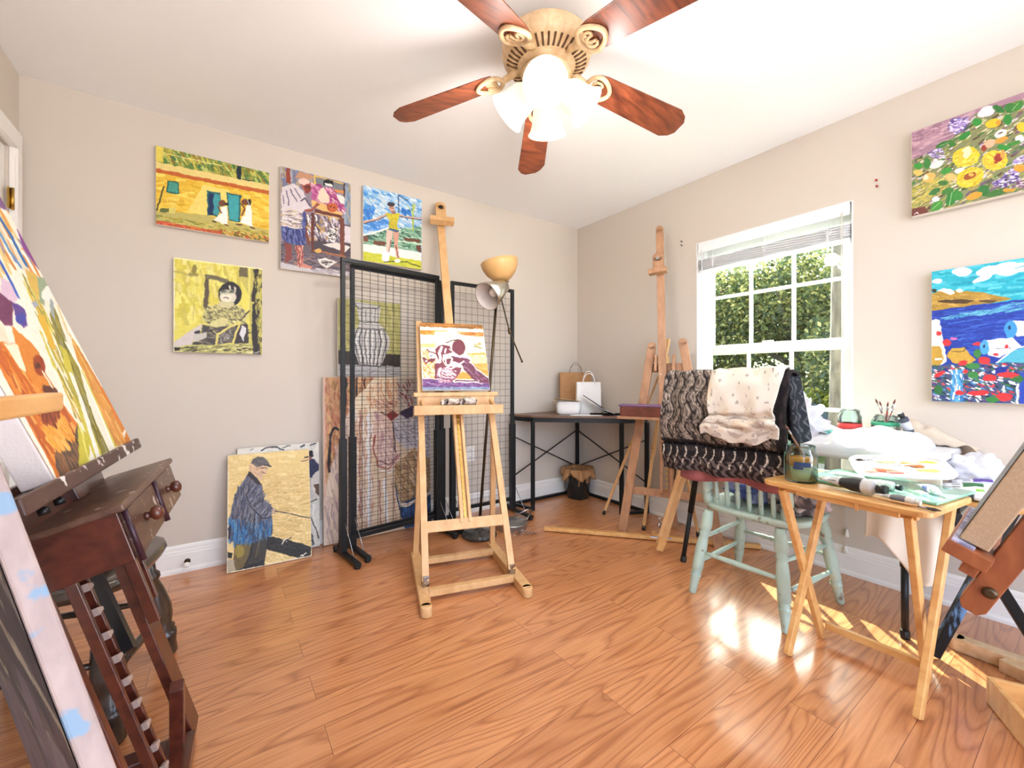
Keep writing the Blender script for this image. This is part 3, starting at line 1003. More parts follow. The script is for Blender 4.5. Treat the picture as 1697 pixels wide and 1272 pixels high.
        ('p',(112,46,60),(.012,.539,.041,.531,.103,.567,.176,.523,.218,.543,.17,.613,.117,.598,.073,.63,.033,.589)),
        ('e',(240,224,214),.161,.507,.06,.021,-.015,.035),
        ('e',(238,200,196),.08,.588,.023,-0,-.001,.017),
        ('l',(112,46,60),.017,(.091,.417,.127,.449,.181,.453,.233,.484,.246,.532)),
        ('l',(60,30,50),.01,(.128,.513,.166,.502)),
        ('l',(112,46,60),.041,(.216,.639,.22,.732,.202,.834)),
        ('p',(124,56,72),(.226,.586,.33,.648,.593,.682,.549,.771,.474,.854,.239,.839)),
        ('l',(112,46,62),.047,(.357,.584,.459,.56,.594,.563)),
        ('e',(112,50,64),.4,.594,.051,-.001,-.004,.038),
        ('l',(236,208,216),.028,(.461,.539,.43,.636,.359,.689)),
        ('l',(236,208,216),.023,(.638,.579,.54,.645,.446,.694,.326,.695)),
        ('l',(236,208,216),.017,(.351,.53,.363,.637)),
        ('e',(240,222,214),.258,.591,.039,-.001,-.002,.03),
        ('d',[(236,208,216),(112,46,66),(202,162,182),(242,228,224)],147,.016,.006,.01,(.245,.69,.499,.719,.466,.834,.229,.834)),
        ('l',(242,228,226),.027,(.272,.69,.251,.752,.263,.803)),
        ('p',(126,60,80),(.282,.834,.466,.834,.416,.899,.256,.894)),
        ('d',[(216,180,196),(150,90,120)],54,.021,.002,.006,(.243,.854,.409,.859,.383,.899,.245,.899)),
        ('l',(246,232,226),.009,(.009,.838,.281,.844)),
        ('l',(246,232,226),.008,(.843,.859,.826,.898,.892,.917))]),
    'tulip': ((360, 540), [
        ('f',(238,233,216)),
        ('d',[(226,214,190),(244,240,228),(220,190,120),(150,140,170),(214,140,70)],160,-.005,.038,.021,(.03,.152,1.007,.159,.996,.39,-.297,.636)),
        ('p',(216,150,60),(.951,.603,.948,.645,.958,.731,.965,.813,.972,.987,.702,.995,.763,.895,.799,.793,.841,.703)),
        ('p',(214,126,48),(.99,.601,1.04,.602,1.093,.633,1.083,.729,.986,1.007,.825,1.003,.914,.876,.958,.731,.936,.635)),
        ('d',[(226,160,80),(204,140,70),(232,190,110)],60,-.001,.032,.011,(.942,.656,.958,.731,.924,.994,.719,.993)),
        ('p',(246,242,232),(1.109,.435,1.122,.487,1.078,.559,1.031,.594,1.092,.673,1.038,.81,.988,.795,.967,.677,.937,.626,.993,.526)),
        ('l',(140,80,44),.007,(1.124,.407,1.122,.487,1.063,.591,1.104,.633)),
        ('p',(206,118,60),(1.119,.505,1.125,.537,1.1,.626,1.061,.601,1.055,.574)),
        ('p',(140,130,54),(.921,.504,.916,.534,.828,.651,.811,.725,.652,.868,.608,.996,.484,.994,.555,.864,.646,.735,.709,.646,.797,.561)),
        ('d',[(110,104,40),(166,156,70),(150,150,120)],50,-.019,.034,.009,(.871,.534,.832,.652,.644,.868,.597,.993,.495,.99,.646,.735)),
        ('l',(160,170,172),.021,(.926,.503,.84,.557)),
        ('p',(204,192,72),(.703,.657,.768,.676,.595,.846,.505,.993,.407,.995,.544,.813)),
        ('l',(246,245,230),.024,(.815,.653,.825,.741,.769,.861,.698,.993)),
        ('l',(240,238,226),.028,(.657,.759,.595,.846,.45,.995)),
        ('l',(214,206,90),.013,(.825,.741,.788,.853,.715,.994)),
        ('l',(220,196,110),.01,(.985,.514,.913,.606,.97,.659)),
        ('d',[(240,236,216),(214,200,90),(204,170,70),(160,150,60)],70,-.015,.039,.01,(.734,.429,.796,.521,.64,.767,.448,.885,.459,.767)),
        ('p',(146,164,134),(.907,.428,1.006,.416,1.097,.459,1.038,.479,.938,.461,.794,.533,.755,.525)),
        ('e',(236,236,226),.935,.477,.065,-.001,-.096,.035),
        ('p',(210,176,86),(.807,.418,.917,.422,.782,.511,.74,.481)),
        ('p',(222,178,62),(.64,.575,.727,.567,.654,.669,.583,.683)),
        ('p',(160,166,186),(.654,.536,.725,.521,.721,.541,.65,.553)),
        ('l',(40,104,172),.025,(.834,.225,.835,.266,.852,.304,.844,.393)),
        ('l',(92,142,192),.021,(.716,.287,.73,.331,.729,.378,.758,.415)),
        ('l',(50,92,184),.017,(.559,.401,.558,.438,.555,.483,.543,.528)),
        ('p',(124,84,134),(.946,.154,1.039,.139,1.116,.136,1.23,.139,1.062,.2,1.001,.199,.914,.217)),
        ('p',(216,188,192),(1.07,.18,1.229,.148,1.189,.232,.993,.27,1.004,.234)),
        ('p',(132,62,142),(.985,.264,1.056,.264,1.178,.234,1.151,.302,1.133,.407,.991,.393,.927,.338)),
        ('e',(72,46,102),1.081,.314,.06,-.014,-.019,.025),
        ('l',(192,112,62),.014,(1.211,.127,1.191,.186,1.174,.293,1.128,.41)),
        ('l',(236,228,222),.008,(1.13,.305,1.14,.373)),
        ('p',(214,186,206),(.479,.487,.54,.492,.53,.542,.453,.557,.393,.541)),
        ('p',(112,52,92),(.37,.521,.393,.541,.453,.557,.342,.627,.27,.633,.249,.609)),
        ('p',(90,64,142),(.447,.558,.499,.554,.538,.569,.476,.618,.423,.629,.41,.595)),
        ('e',(62,70,160),.45,.601,.037,.002,-.047,.018),
        ('p',(216,134,54),(.326,.628,.402,.659,.443,.692,.39,.749,.405,.788,.343,.833,.227,.799,.248,.702)),
        ('p',(216,122,44),(.104,.622,.172,.678,.291,.677,.238,.747,.248,.793,.411,.792,.395,.838,.427,.895,.243,.99,.011,1.007,.032,.932,.041,.839,.063,.746,.012,.683)),
        ('d',[(226,140,60),(200,104,40),(232,164,84),(184,90,44)],150,-.002,.019,.016,(.157,.688,.238,.747,.253,.796,.383,.838,.42,.898,.263,.971,.047,.977,.046,.837,.067,.743)),
        ('p',(90,72,60),(.427,.895,.234,.996,.039,1.003,.047,.977,.099,.946,.281,.938)),
        ('d',[(110,80,60),(76,60,54),(140,96,60)],50,0,.013,.011,(.406,.905,.231,.995,.047,1,.111,.95)),
        ('d',[(232,164,64),(226,150,56),(236,178,90)],60,.007,.01,.014,(.141,.879,.334,.874,.308,.919,.165,.946,.092,.916)),
        ('d',[(150,70,40),(120,56,40)],40,-.016,.012,.011,(.181,.83,.332,.832,.307,.869,.143,.873)),
        ('e',(152,62,34),.376,.729,.059,-.005,-.028,.028),
        ('e',(90,50,44),.356,.731,.023,-0,-.017,.009),
        ('e',(96,50,42),.35,.798,.051,.008,-.036,.011),
        ('l',(244,232,214),.01,(.372,.749,.382,.788)),
        ('p',(240,228,200),(.183,.682,.291,.677,.233,.747,.2,.741)),
        ('p',(232,216,190),(.218,.597,.262,.639,.228,.681,.178,.675)),
        ('p',(196,186,64),(.448,.885,.442,.915,.477,.941,.335,.996,.225,.996)),
        ('l',(222,216,110),.01,(.442,.915,.385,.948,.339,.995)),
        ('l',(240,240,200),.007,(.448,.885,.421,.924)),
        ('b',2),
        ('l',(244,232,216),.007,(.919,.965,.993,.957,.918,.975))]),
    'flowers': ((300, 250), [
        ('f',(128,132,92)),
        ('d',[(64,112,58),(150,152,72),(202,194,152),(92,72,52),(226,216,192),(112,84,112),(170,150,90),(200,190,200),(60,90,50)],882,.012,-.007,.017,(0,0,.943,-.013,.943,1.001,0,1)),
        ('d',[(206,186,70),(220,200,120),(170,160,80),(110,120,50)],189,.032,-.018,.006,(0,.648,.195,.606,.265,.758,0,.972)),
        ('p',(168,130,148),(0,0,.461,-.001,.69,0,.745,.002,.745,.07,.69,.07,.429,.039,.272,.229,.122,.309,0,.337)),
        ('d',[(180,142,158),(150,114,132),(190,156,168)],126,.024,-.002,.026,(0,0,.429,.004,.265,.201,.122,.297,0,.324)),
        ('e',(104,84,150),.306,.104,.057,.034,0,.086),
        ('d',[(152,132,202),(92,68,132),(192,172,222),(230,220,240)],147,.006,.003,.011,(.251,.023,.365,.046,.385,.128,.306,.2,.251,.133)),
        ('d',[(152,132,202),(92,68,132),(226,216,236)],84,.006,.003,.01,(.115,.293,.209,.305,.23,.426,.159,.428)),
        ('d',[(152,132,202),(92,68,132),(226,216,236),(70,50,110)],168,.006,.002,.01,(.521,.843,.637,.739,.67,.884,.557,.925)),
        ('d',[(152,132,202),(92,68,132),(226,216,236)],84,.004,.002,.008,(.632,.67,.69,.634,.69,.72,.637,.717)),
        ('d',[(120,70,110),(92,48,92),(206,190,206)],54,.004,.002,.008,(.648,.907,.69,.882,.69,.968,.654,.942)),
        ('e',(238,232,234),.485,.065,.042,-.002,.01,.058),
        ('e',(226,218,224),.454,.078,.025,.016,0,.035),
        ('e',(238,232,226),.563,.347,.035,-.011,.009,.041),
        ('e',(90,74,64),.563,.345,.014,-.004,.002,.01),
        ('e',(230,224,220),.173,.472,.046,-.015,.009,.036),
        ('e',(232,226,222),.319,.614,.029,-.005,.005,.027),
        ('e',(234,228,228),.166,.866,.025,.009,0,.032),
        ('e',(230,222,228),.67,.462,.027,.015,0,.037),
        ('e',(48,112,54),.551,.083,.034,.046,-.006,.028),
        ('e',(56,122,54),.615,.113,.023,-.022,.017,.05),
        ('e',(64,132,54),.659,.12,.027,-.02,.012,.042),
        ('e',(48,142,54),.429,.149,.031,.009,.004,.041),
        ('e',(56,112,54),.209,.268,.04,-.011,.008,.033),
        ('e',(64,122,54),.272,.29,.027,.032,-.006,.026),
        ('e',(48,132,54),.352,.25,.04,-.019,.009,.034),
        ('e',(56,142,54),.237,.576,.033,-.012,.008,.035),
        ('e',(64,112,54),.216,.701,.035,.015,0,.029),
        ('e',(48,122,54),.265,.903,.031,.026,-.012,.073),
        ('e',(56,132,54),.306,.883,.034,.013,0,.06),
        ('e',(64,142,54),.173,.949,.036,-.04,.019,.045),
        ('e',(48,112,54),.467,.9,.035,.014,0,.06),
        ('e',(56,122,54),.107,.428,.026,.021,-.006,.054),
        ('e',(64,132,54),.637,.487,.039,.001,.003,.02),
        ('e',(48,142,54),.58,.501,.035,.031,-.003,.027),
        ('e',(56,112,54),.159,.776,.038,-.022,.009,.029),
        ('e',(64,122,54),.244,.81,.04,-.003,.005,.037),
        ('e',(48,132,54),.603,.226,.023,.014,0,.055),
        ('e',(56,142,54),.047,.424,.031,.015,0,.038),
        ('e',(64,112,54),.533,.96,.059,.003,.003,.034),
        ('e',(48,122,54),.772,.34,.046,.028,0,.052),
        ('e',(56,132,54),.822,.681,.04,.021,0,.062),
        ('l',(150,190,130),.006,(.144,.97,.195,.914)),
        ('l',(160,196,140),.005,(.626,.142,.659,.093)),
        ('l',(150,190,130),.006,(.195,.273,.244,.269)),
        ('l',(150,196,140),.006,(.258,.974,.272,.834)),
        ('e',(218,194,44),.359,.484,.083,.001,.016,.113),
        ('d',[(230,208,70),(200,170,40),(236,220,110)],84,.011,-.006,.012,(.279,.45,.359,.384,.442,.463,.423,.592,.306,.572)),
        ('e',(236,226,182),.365,.435,.025,.029,-.013,.058),
        ('e',(206,186,60),.329,.475,.017,.014,-.007,.067),
        ('e',(220,196,50),.53,.61,.074,.036,0,.104),
        ('e',(152,60,42),.545,.597,.026,.021,-.006,.057),
        ('d',[(232,208,80),(224,170,60),(206,176,50)],84,.011,.013,.01,(.461,.564,.533,.521,.592,.563,.58,.712,.509,.702)),
        ('e',(150,56,40),.548,.594,.02,.016,-.005,.046),
        ('e',(222,150,70),.574,.57,.013,.006,0,.049),
        ('e',(218,194,46),.385,.72,.08,-.018,.02,.108),
        ('d',[(232,210,80),(196,160,40),(224,196,70)],84,.011,-.007,.011,(.306,.751,.359,.632,.454,.653,.442,.786,.339,.813)),
        ('e',(154,82,44),.385,.705,.038,-.008,.007,.036),
        ('e',(222,170,80),.391,.694,.017,.008,0,.019),
        ('e',(226,192,44),.521,.213,.047,.005,.007,.05),
        ('e',(214,150,50),.551,.223,.015,.009,0,.027),
        ('e',(226,192,46),.679,.35,.027,.016,0,.047),
        ('e',(222,182,94),.047,.501,.037,.017,0,.036),
        ('e',(226,172,92),.122,.596,.042,-.007,.011,.057),
        ('e',(240,226,190),.1,.582,.018,.008,0,.03),
        ('e',(206,152,52),.407,.934,.05,-.005,.005,.036),
        ('e',(226,172,142),.5,.416,.034,-.005,.007,.042),
        ('e',(150,60,44),.467,.447,.016,.008,0,.034),
        ('e',(222,150,50),.67,.765,.033,.015,0,.043),
        ('e',(220,180,110),.265,.661,.034,.015,0,.041),
        ('e',(200,150,50),.609,.962,.034,.014,0,.022),
        ('e',(222,150,60),.569,.417,.038,-.006,.005,.03),
        ('p',(108,56,48),(0,.907,.092,.914,.122,1,0,1)),
        ('l',(70,50,40),.006,(.008,.948,.122,.862,.195,.803)),
        ('l',(70,50,40),.007,(.008,.793,.092,.762)),
        ('l',(120,60,60),.008,(.659,.196,.69,.172)),
        ('l',(240,232,240),.007,(.023,.979,.039,.959,.047,.987))]),
    'sea': ((240, 310), [
        ('f',(40,168,186)),
        ('d',[(60,180,196),(34,156,176),(90,190,206)],126,.043,.002,.02,(0,0,.913,.002,.912,.312,0,.198)),
        ('e',(242,240,244),.211,.035,.07,.01,0,.031),
        ('e',(242,240,244),.04,.079,.039,.005,0,.019),
        ('e',(242,240,244),.39,.055,.085,-.005,.005,.036),
        ('e',(242,240,244),.5,.059,.086,.004,.003,.047),
        ('e',(242,240,244),.582,.061,.048,.007,0,.032),
        ('e',(242,240,244),.346,.104,.061,-.017,.006,.019),
        ('e',(242,240,244),.692,.086,.092,.013,-0,.046),
        ('l',(60,170,190),.008,(.557,.067,.6,.054)),
        ('p',(170,134,54),(-.002,.172,.069,.148,.146,.164,.22,.176,.364,.209,.533,.272,.45,.285,.221,.295,-.001,.304)),
        ('d',[(190,150,66),(150,116,48),(196,160,90)],84,.027,.005,.007,(0,.177,.364,.222,.45,.27,.001,.283)),
        ('e',(78,58,34),.165,.249,.126,.013,0,.015),
        ('e',(90,68,40),.381,.273,.061,.006,0,.01),
        ('p',(240,238,238),(.04,.15,.088,.14,.136,.151,.167,.187,.132,.197,.089,.168)),
        ('e',(238,236,236),.197,.17,.024,.003,0,.014),
        ('e',(50,54,44),.02,.148,.02,.002,0,.013),
        ('p',(34,60,152),(-.001,.304,.221,.293,.6,.285,.982,.302,.981,.985,0,1.023)),
        ('d',[(30,50,140),(50,80,180),(40,70,166),(60,100,190)],252,.043,-.001,.007,(-.001,.314,.6,.299,.912,.321,.912,.649,.109,.644)),
        ('d',[(76,156,186),(60,130,180),(110,180,200)],84,.037,-.003,.005,(.021,.369,.275,.338,.6,.299,.6,.356,.23,.369)),
        ('p',(238,236,234),(-.003,.377,.03,.365,.055,.376,.081,.508,.094,.612,.109,.695,-.002,.756)),
        ('p',(188,148,58),(-.003,.577,.06,.575,.089,.674,.041,.751,-.002,.756)),
        ('l',(240,238,236),.014,(.031,.673,.07,.674)),
        ('p',(196,156,62),(.104,.654,.142,.599,.23,.597,.301,.689,.276,.719,.147,.706)),
        ('l',(60,50,40),.004,(.146,.624,.23,.622,.235,.597)),
        ('p',(236,234,236),(.517,.425,.692,.429,.692,.531,.557,.535)),
        ('e',(64,146,206),.521,.483,.039,.002,0,.059),
        ('e',(24,50,90),.517,.471,.008,.001,0,.017),
        ('p',(238,236,238),(.347,.554,.533,.539,.583,.605,.454,.678,.39,.657)),
        ('e',(76,156,212),.361,.602,.031,.001,0,.053),
        ('e',(24,50,90),.361,.594,.007,0,0,.014),
        ('p',(82,172,192),(.437,.716,.541,.627,.6,.611,.73,.606,.73,.726)),
        ('l',(240,240,240),.009,(.437,.711,.5,.664,.541,.613,.6,.606)),
        ('l',(90,60,110),.004,(.433,.614,.521,.612)),
        ('p',(66,86,116),(-.003,.725,.184,.717,.329,.709,.6,.714,.981,.712,.981,.991,-.002,1.003)),
        ('d',[(62,122,62),(222,62,62),(236,236,238),(40,50,122),(82,152,202),(112,62,112),(50,100,60),(240,240,240),(30,40,70)],693,.009,.004,.01,(-.003,.725,.912,.72,.912,.988,-.002,1.003)),
        ('p',(72,152,202),(.139,.757,.221,.758,.226,.995,.136,.998)),
        ('d',[(90,170,216),(50,110,170),(240,240,240)],54,.003,.02,.007,(.142,.763,.221,.763,.221,.99,.139,.993)),
        ('p',(36,50,140),(.425,.75,.5,.736,.5,.789,.433,.794)),
        ('p',(44,70,170),(.578,.78,.691,.78,.691,.996,.574,1.001)),
        ('l',(236,236,240),.011,(.564,.865,.562,.998)),
        ('l',(236,236,240),.009,(.482,.876,.48,.953)),
        ('e',(222,52,56),.061,.788,.039,-.019,.007,.015),
        ('e',(222,52,56),.221,.708,.028,0,0,.024),
        ('e',(222,52,56),.36,.695,.04,.001,0,.028),
        ('e',(222,52,56),.311,.575,.023,.001,0,.014),
        ('e',(222,52,56),.504,.799,.066,0,0,.019),
        ('e',(222,52,56),.395,.818,.043,-0,0,.025),
        ('e',(222,52,56),.321,.928,.071,-.002,0,.018),
        ('e',(222,52,56),.484,.953,.05,-.001,0,.031),
        ('e',(222,52,56),.194,.93,.032,-.001,0,.018),
        ('e',(222,52,56),.052,.481,.021,.001,0,.019),
        ('e',(222,52,56),.108,.556,.029,.001,0,.027),
        ('e',(222,52,56),.5,.602,.012,0,0,.012),
        ('e',(222,52,56),.235,.773,.016,0,0,.016),
        ('e',(222,52,56),.433,.653,.015,0,0,.01),
        ('e',(226,110,170),.156,.527,.024,.001,0,.01),
        ('e',(60,122,62),.316,.645,.023,.001,0,.034),
        ('e',(62,130,66),.285,.734,.045,.001,0,.024),
        ('e',(62,130,66),.289,.799,.036,0,0,.026),
        ('e',(50,110,60),.051,.913,.033,-.001,0,.035),
        ('e',(60,130,60),.408,.974,.043,-.001,0,.019),
        ('e',(50,110,56),.566,.827,.032,-0,0,.023),
        ('l',(240,200,230),.004,(.022,.955,.032,.976,.046,.955,.056,.975))]),
    'back': ((130, 180), [
        ('f',(222,217,206)),
        ('d',[(230,226,216),(206,200,190),(214,206,194)],84,.01,.054,.03,(0,-0,1,-0,1,1,0,1)),
        ('l',(40,42,54),.012,(.282,.033,.32,.017,.372,.01,.465,.013,.54,.039)),
        ('l',(90,94,104),.009,(.146,.019,.177,.013)),
        ('l',(60,64,74),.009,(.534,.016,.632,.012)),
        ('l',(60,64,74),.015,(.755,.025,.801,.017)),
        ('l',(60,64,74),.011,(.885,.017,.964,.005)),
        ('p',(44,46,76),(.839,.161,.924,.155,.977,.2,1.023,.238,.964,.295,.93,.33,.846,.332)),
        ('e',(30,28,32),.877,.111,.052,.004,-.002,.033),
        ('e',(150,90,84),.866,.147,.031,.002,-.001,.02),
        ('p',(202,196,190),(.903,.322,1.023,.242,1.03,.382,.908,.394)),
        ('p',(196,186,180),(.847,.333,.899,.333,.887,.419,.85,.404)),
        ('p',(92,66,48),(.919,.401,.997,.396,1.009,.538,.964,.505)),
        ('l',(60,56,56),.01,(.857,.561,.968,.549)),
        ('l',(40,38,42),.011,(.85,.629,.92,.789,.986,.918)),
        ('p',(42,44,50),(.844,.75,.932,.97,.849,.984,.837,.879)),
        ('d',[(240,240,240),(30,30,34)],54,.007,.01,.005,(.845,.776,.925,.969,.85,.974)),
        ('p',(206,198,190),(.834,.423,.923,.456,.973,.539,.841,.564))]),
    'vase': ((140, 180), [
        ('f',(168,162,98)),
        ('d',[(176,170,104),(154,148,86),(184,178,116)],105,.007,.061,.036,(0,0,1,0,1.003,.701,.001,.67)),
        ('p',(58,50,46),(.001,.67,1.003,.701,1.001,.873,.001,.851)),
        ('p',(176,175,174),(.001,.844,1.001,.865,1,1,0,1)),
        ('d',[(190,190,190),(140,140,142)],63,.06,.001,.01,(.001,.86,1.001,.882,1,1,0,.989)),
        ('p',(196,192,186),(.231,.021,.65,.05,.661,.091,.625,.295,.736,.366,.293,.369,.323,.278,.295,.12)),
        ('e',(192,188,184),.499,.514,.323,.004,-.001,.187),
        ('p',(190,186,182),(.201,.571,.813,.584,.66,.873,.32,.852)),
        ('l',(90,88,88),.011,(.238,.032,.309,.119,.642,.08,.65,.05)),
        ('l',(84,82,82),.011,(.308,.284,.64,.283)),
        ('l',(84,82,82),.012,(.293,.369,.736,.368)),
        ('l',(70,66,66),.014,(.32,.846,.66,.867)),
        ('l',(78,76,78),.01,(.293,.386,.236,.527,.334,.836)),
        ('l',(78,76,78),.015,(.36,.386,.319,.528,.387,.839)),
        ('l',(78,76,78),.01,(.428,.386,.403,.53,.44,.842)),
        ('l',(78,76,78),.015,(.497,.385,.49,.531,.494,.845)),
        ('l',(78,76,78),.011,(.568,.385,.579,.532,.549,.849)),
        ('l',(78,76,78),.016,(.64,.384,.67,.534,.605,.852)),
        ('l',(78,76,78),.011,(.713,.384,.764,.535,.662,.855)),
        ('l',(226,222,216),.014,(.322,.403,.271,.528,.358,.803)),
        ('l',(226,222,216),.014,(.389,.403,.355,.529,.41,.806)),
        ('l',(226,222,216),.014,(.458,.403,.44,.53,.464,.809)),
        ('l',(226,222,216),.014,(.527,.403,.528,.532,.519,.812)),
        ('l',(226,222,216),.014,(.599,.402,.618,.533,.574,.815)),
        ('l',(226,222,216),.015,(.671,.402,.711,.534,.63,.818)),
        ('l',(110,108,110),.009,(.353,.105,.355,.277)),
        ('l',(110,108,110),.009,(.427,.102,.423,.276)),
        ('l',(110,108,110),.009,(.502,.098,.492,.274)),
        ('l',(110,108,110),.01,(.579,.095,.562,.273))]),
    'robe': ((200, 290), [
        ('f',(208,184,154)),
        ('p',(190,146,106),(-0,0,.437,.002,.359,.069,.238,.188,.173,.27,.106,.459,.056,.549,-.001,.683)),
        ('d',[(162,98,72),(206,162,112),(152,112,72),(190,130,100)],231,.002,.019,.01,(-0,.001,.437,.005,.238,.188,.164,.275,.056,.549,-.001,.673)),
        ('l',(34,30,32),.012,(.19,.007,.192,.124,.185,.255)),
        ('l',(34,30,32),.009,(.287,.004,.285,.115)),
        ('l',(60,44,44),.006,(.359,.005,.352,.074)),
        ('l',(208,168,150),.017,(.006,0,.006,.996)),
        ('p',(218,198,178),(.173,.27,.238,.199,.245,.991,0,.997,.006,.735,.056,.554,.107,.46)),
        ('d',[(226,208,190),(190,166,150),(206,180,170),(170,150,150)],126,.008,.042,.007,(.135,.383,.238,.283,.237,.969,.013,.981,.027,.685)),
        ('p',(228,208,178),(.437,.01,.646,.005,.667,.15,.452,.216,.359,.224,.231,.23,.238,.152,.329,.09)),
        ('l',(202,132,82),.008,(.516,.021,.508,.135)),
        ('l',(202,132,82),.009,(.574,.021,.58,.137)),
        ('d',[(214,150,100),(236,220,194),(196,140,110)],105,.003,.023,.004,(.375,.074,.646,.016,.658,.149,.359,.213)),
        ('p',(218,194,164),(.231,.209,.437,.212,.428,.95,.225,.988)),
        ('d',[(196,150,118),(226,206,182),(178,134,124),(206,176,140),(232,226,222)],252,.002,.046,.005,(.231,.22,.437,.221,.428,.939,.23,.978)),
        ('l',(150,92,82),.008,(.313,.212,.305,.871)),
        ('l',(228,226,224),.02,(.39,.235,.389,.934)),
        ('l',(190,160,150),.006,(.353,.395,.348,.956)),
        ('p',(220,196,168),(.436,.626,.625,.647,.691,.979,.428,.974)),
        ('l',(236,232,228),.022,(.532,.661,.556,.971)),
        ('l',(162,112,102),.009,(.485,.657,.493,.963)),
        ('l',(190,150,130),.009,(.605,.673,.646,.965)),
        ('p',(218,188,170),(.437,.215,.564,.241,.623,.309,.647,.426,.697,.496,.666,.581,.572,.607,.468,.555,.427,.452,.429,.317)),
        ('d',[(230,210,196),(196,158,142),(206,176,170),(180,140,150)],168,.008,.02,.006,(.452,.237,.564,.252,.629,.409,.662,.566,.484,.554)),
        ('l',(72,42,52),.008,(.5,.222,.566,.244,.623,.309,.642,.493)),
        ('l',(152,72,60),.009,(.446,.372,.429,.452,.47,.555)),
        ('l',(152,92,92),.008,(.47,.563,.572,.593,.687,.507)),
        ('l',(120,70,80),.007,(.484,.537,.58,.566,.662,.511)),
        ('l',(238,230,226),.009,(.468,.585,.58,.621,.696,.552)),
        ('p',(188,182,188),(.621,.287,.679,.244,.814,.271,1,.22,1,.573,.84,.471,.746,.477,.647,.41)),
        ('d',[(132,126,138),(212,206,206),(100,96,112),(170,160,170)],273,.011,.009,.004,(.629,.293,.814,.277,1,.231,1,.567,.84,.465,.654,.405)),
        ('p',(192,182,172),(.663,.008,1,.003,1,.208,.679,.222)),
        ('d',[(140,62,62),(206,196,190),(160,150,150)],105,.01,.011,.006,(.671,.055,.849,.022,.832,.192,.679,.211)),
        ('p',(132,50,50),(.556,.241,.621,.22,.683,.245,.601,.289)),
        ('p',(58,44,74),(.679,.233,.819,.189,.819,.263,.746,.272)),
        ('d',[(150,80,70),(226,206,186),(190,130,110)],105,.014,.006,.004,(.437,.145,.662,.155,.629,.221,.484,.217)),
        ('p',(168,134,94),(.629,.575,.832,.476,1,.567,1,.81,.754,.837,.662,.806,.625,.713)),
        ('d',[(190,160,120),(130,100,66),(206,180,150),(150,110,90)],168,.016,.019,.007,(.646,.587,.832,.499,1,.579,1,.799,.679,.802)),
        ('p',(30,54,96),(.629,.664,.679,.829,1,.776,1,1.002,.721,.988,.646,.798)),
        ('d',[(24,44,84),(46,80,130),(60,100,150),(20,34,60)],168,.003,.025,.006,(.687,.836,1,.793,1,.996,.721,.98)),
        ('p',(214,200,180),(.637,.731,.687,.825,.754,.837,1,.77,1,.799,.746,.859,.679,.852)),
        ('d',[(120,90,70),(70,70,90)],29,.006,.007,.005,(.832,.845,.901,.847,.884,.914,.84,.909)),
        ('l',(34,31,35),.014,(.124,.315,.088,.311,.067,.328,.057,.353,.046,.564))]),
    'grey': ((120, 160), [
        ('f',(96,88,86)),
        ('d',[(120,112,104),(70,62,60),(150,140,122),(90,76,72),(60,50,52)],150,.188,.068,.043,(0,0,1,0,1,.6,0,.6)),
        ('d',[(92,82,92),(70,56,58),(110,96,100)],60,.026,.148,.121,(0,.5,1,.5,1,1,0,1))]),
    'sketch': ((120, 120), [
        ('f',(212,200,140)),
        ('d',[(222,212,158),(200,186,120)],50,.197,.035,.14,(0,0,1,0,1,1,0,1)),
        ('l',(70,64,50),.014,(.05,.7,.4,.62,.95,.66)),
        ('l',(70,64,50),.012,(.1,.4,.6,.34,.9,.38)),
        ('l',(60,54,44),.03,(.7,.3,.88,.22)),
        ('e',(90,84,70),.5,.52,.09,0,0,.12),
        ('e',(214,204,150),.5,.53,.07,0,0,.09),
        ('l',(90,84,70),.012,(.2,.9,.3,.6,.44,.5))]),
}


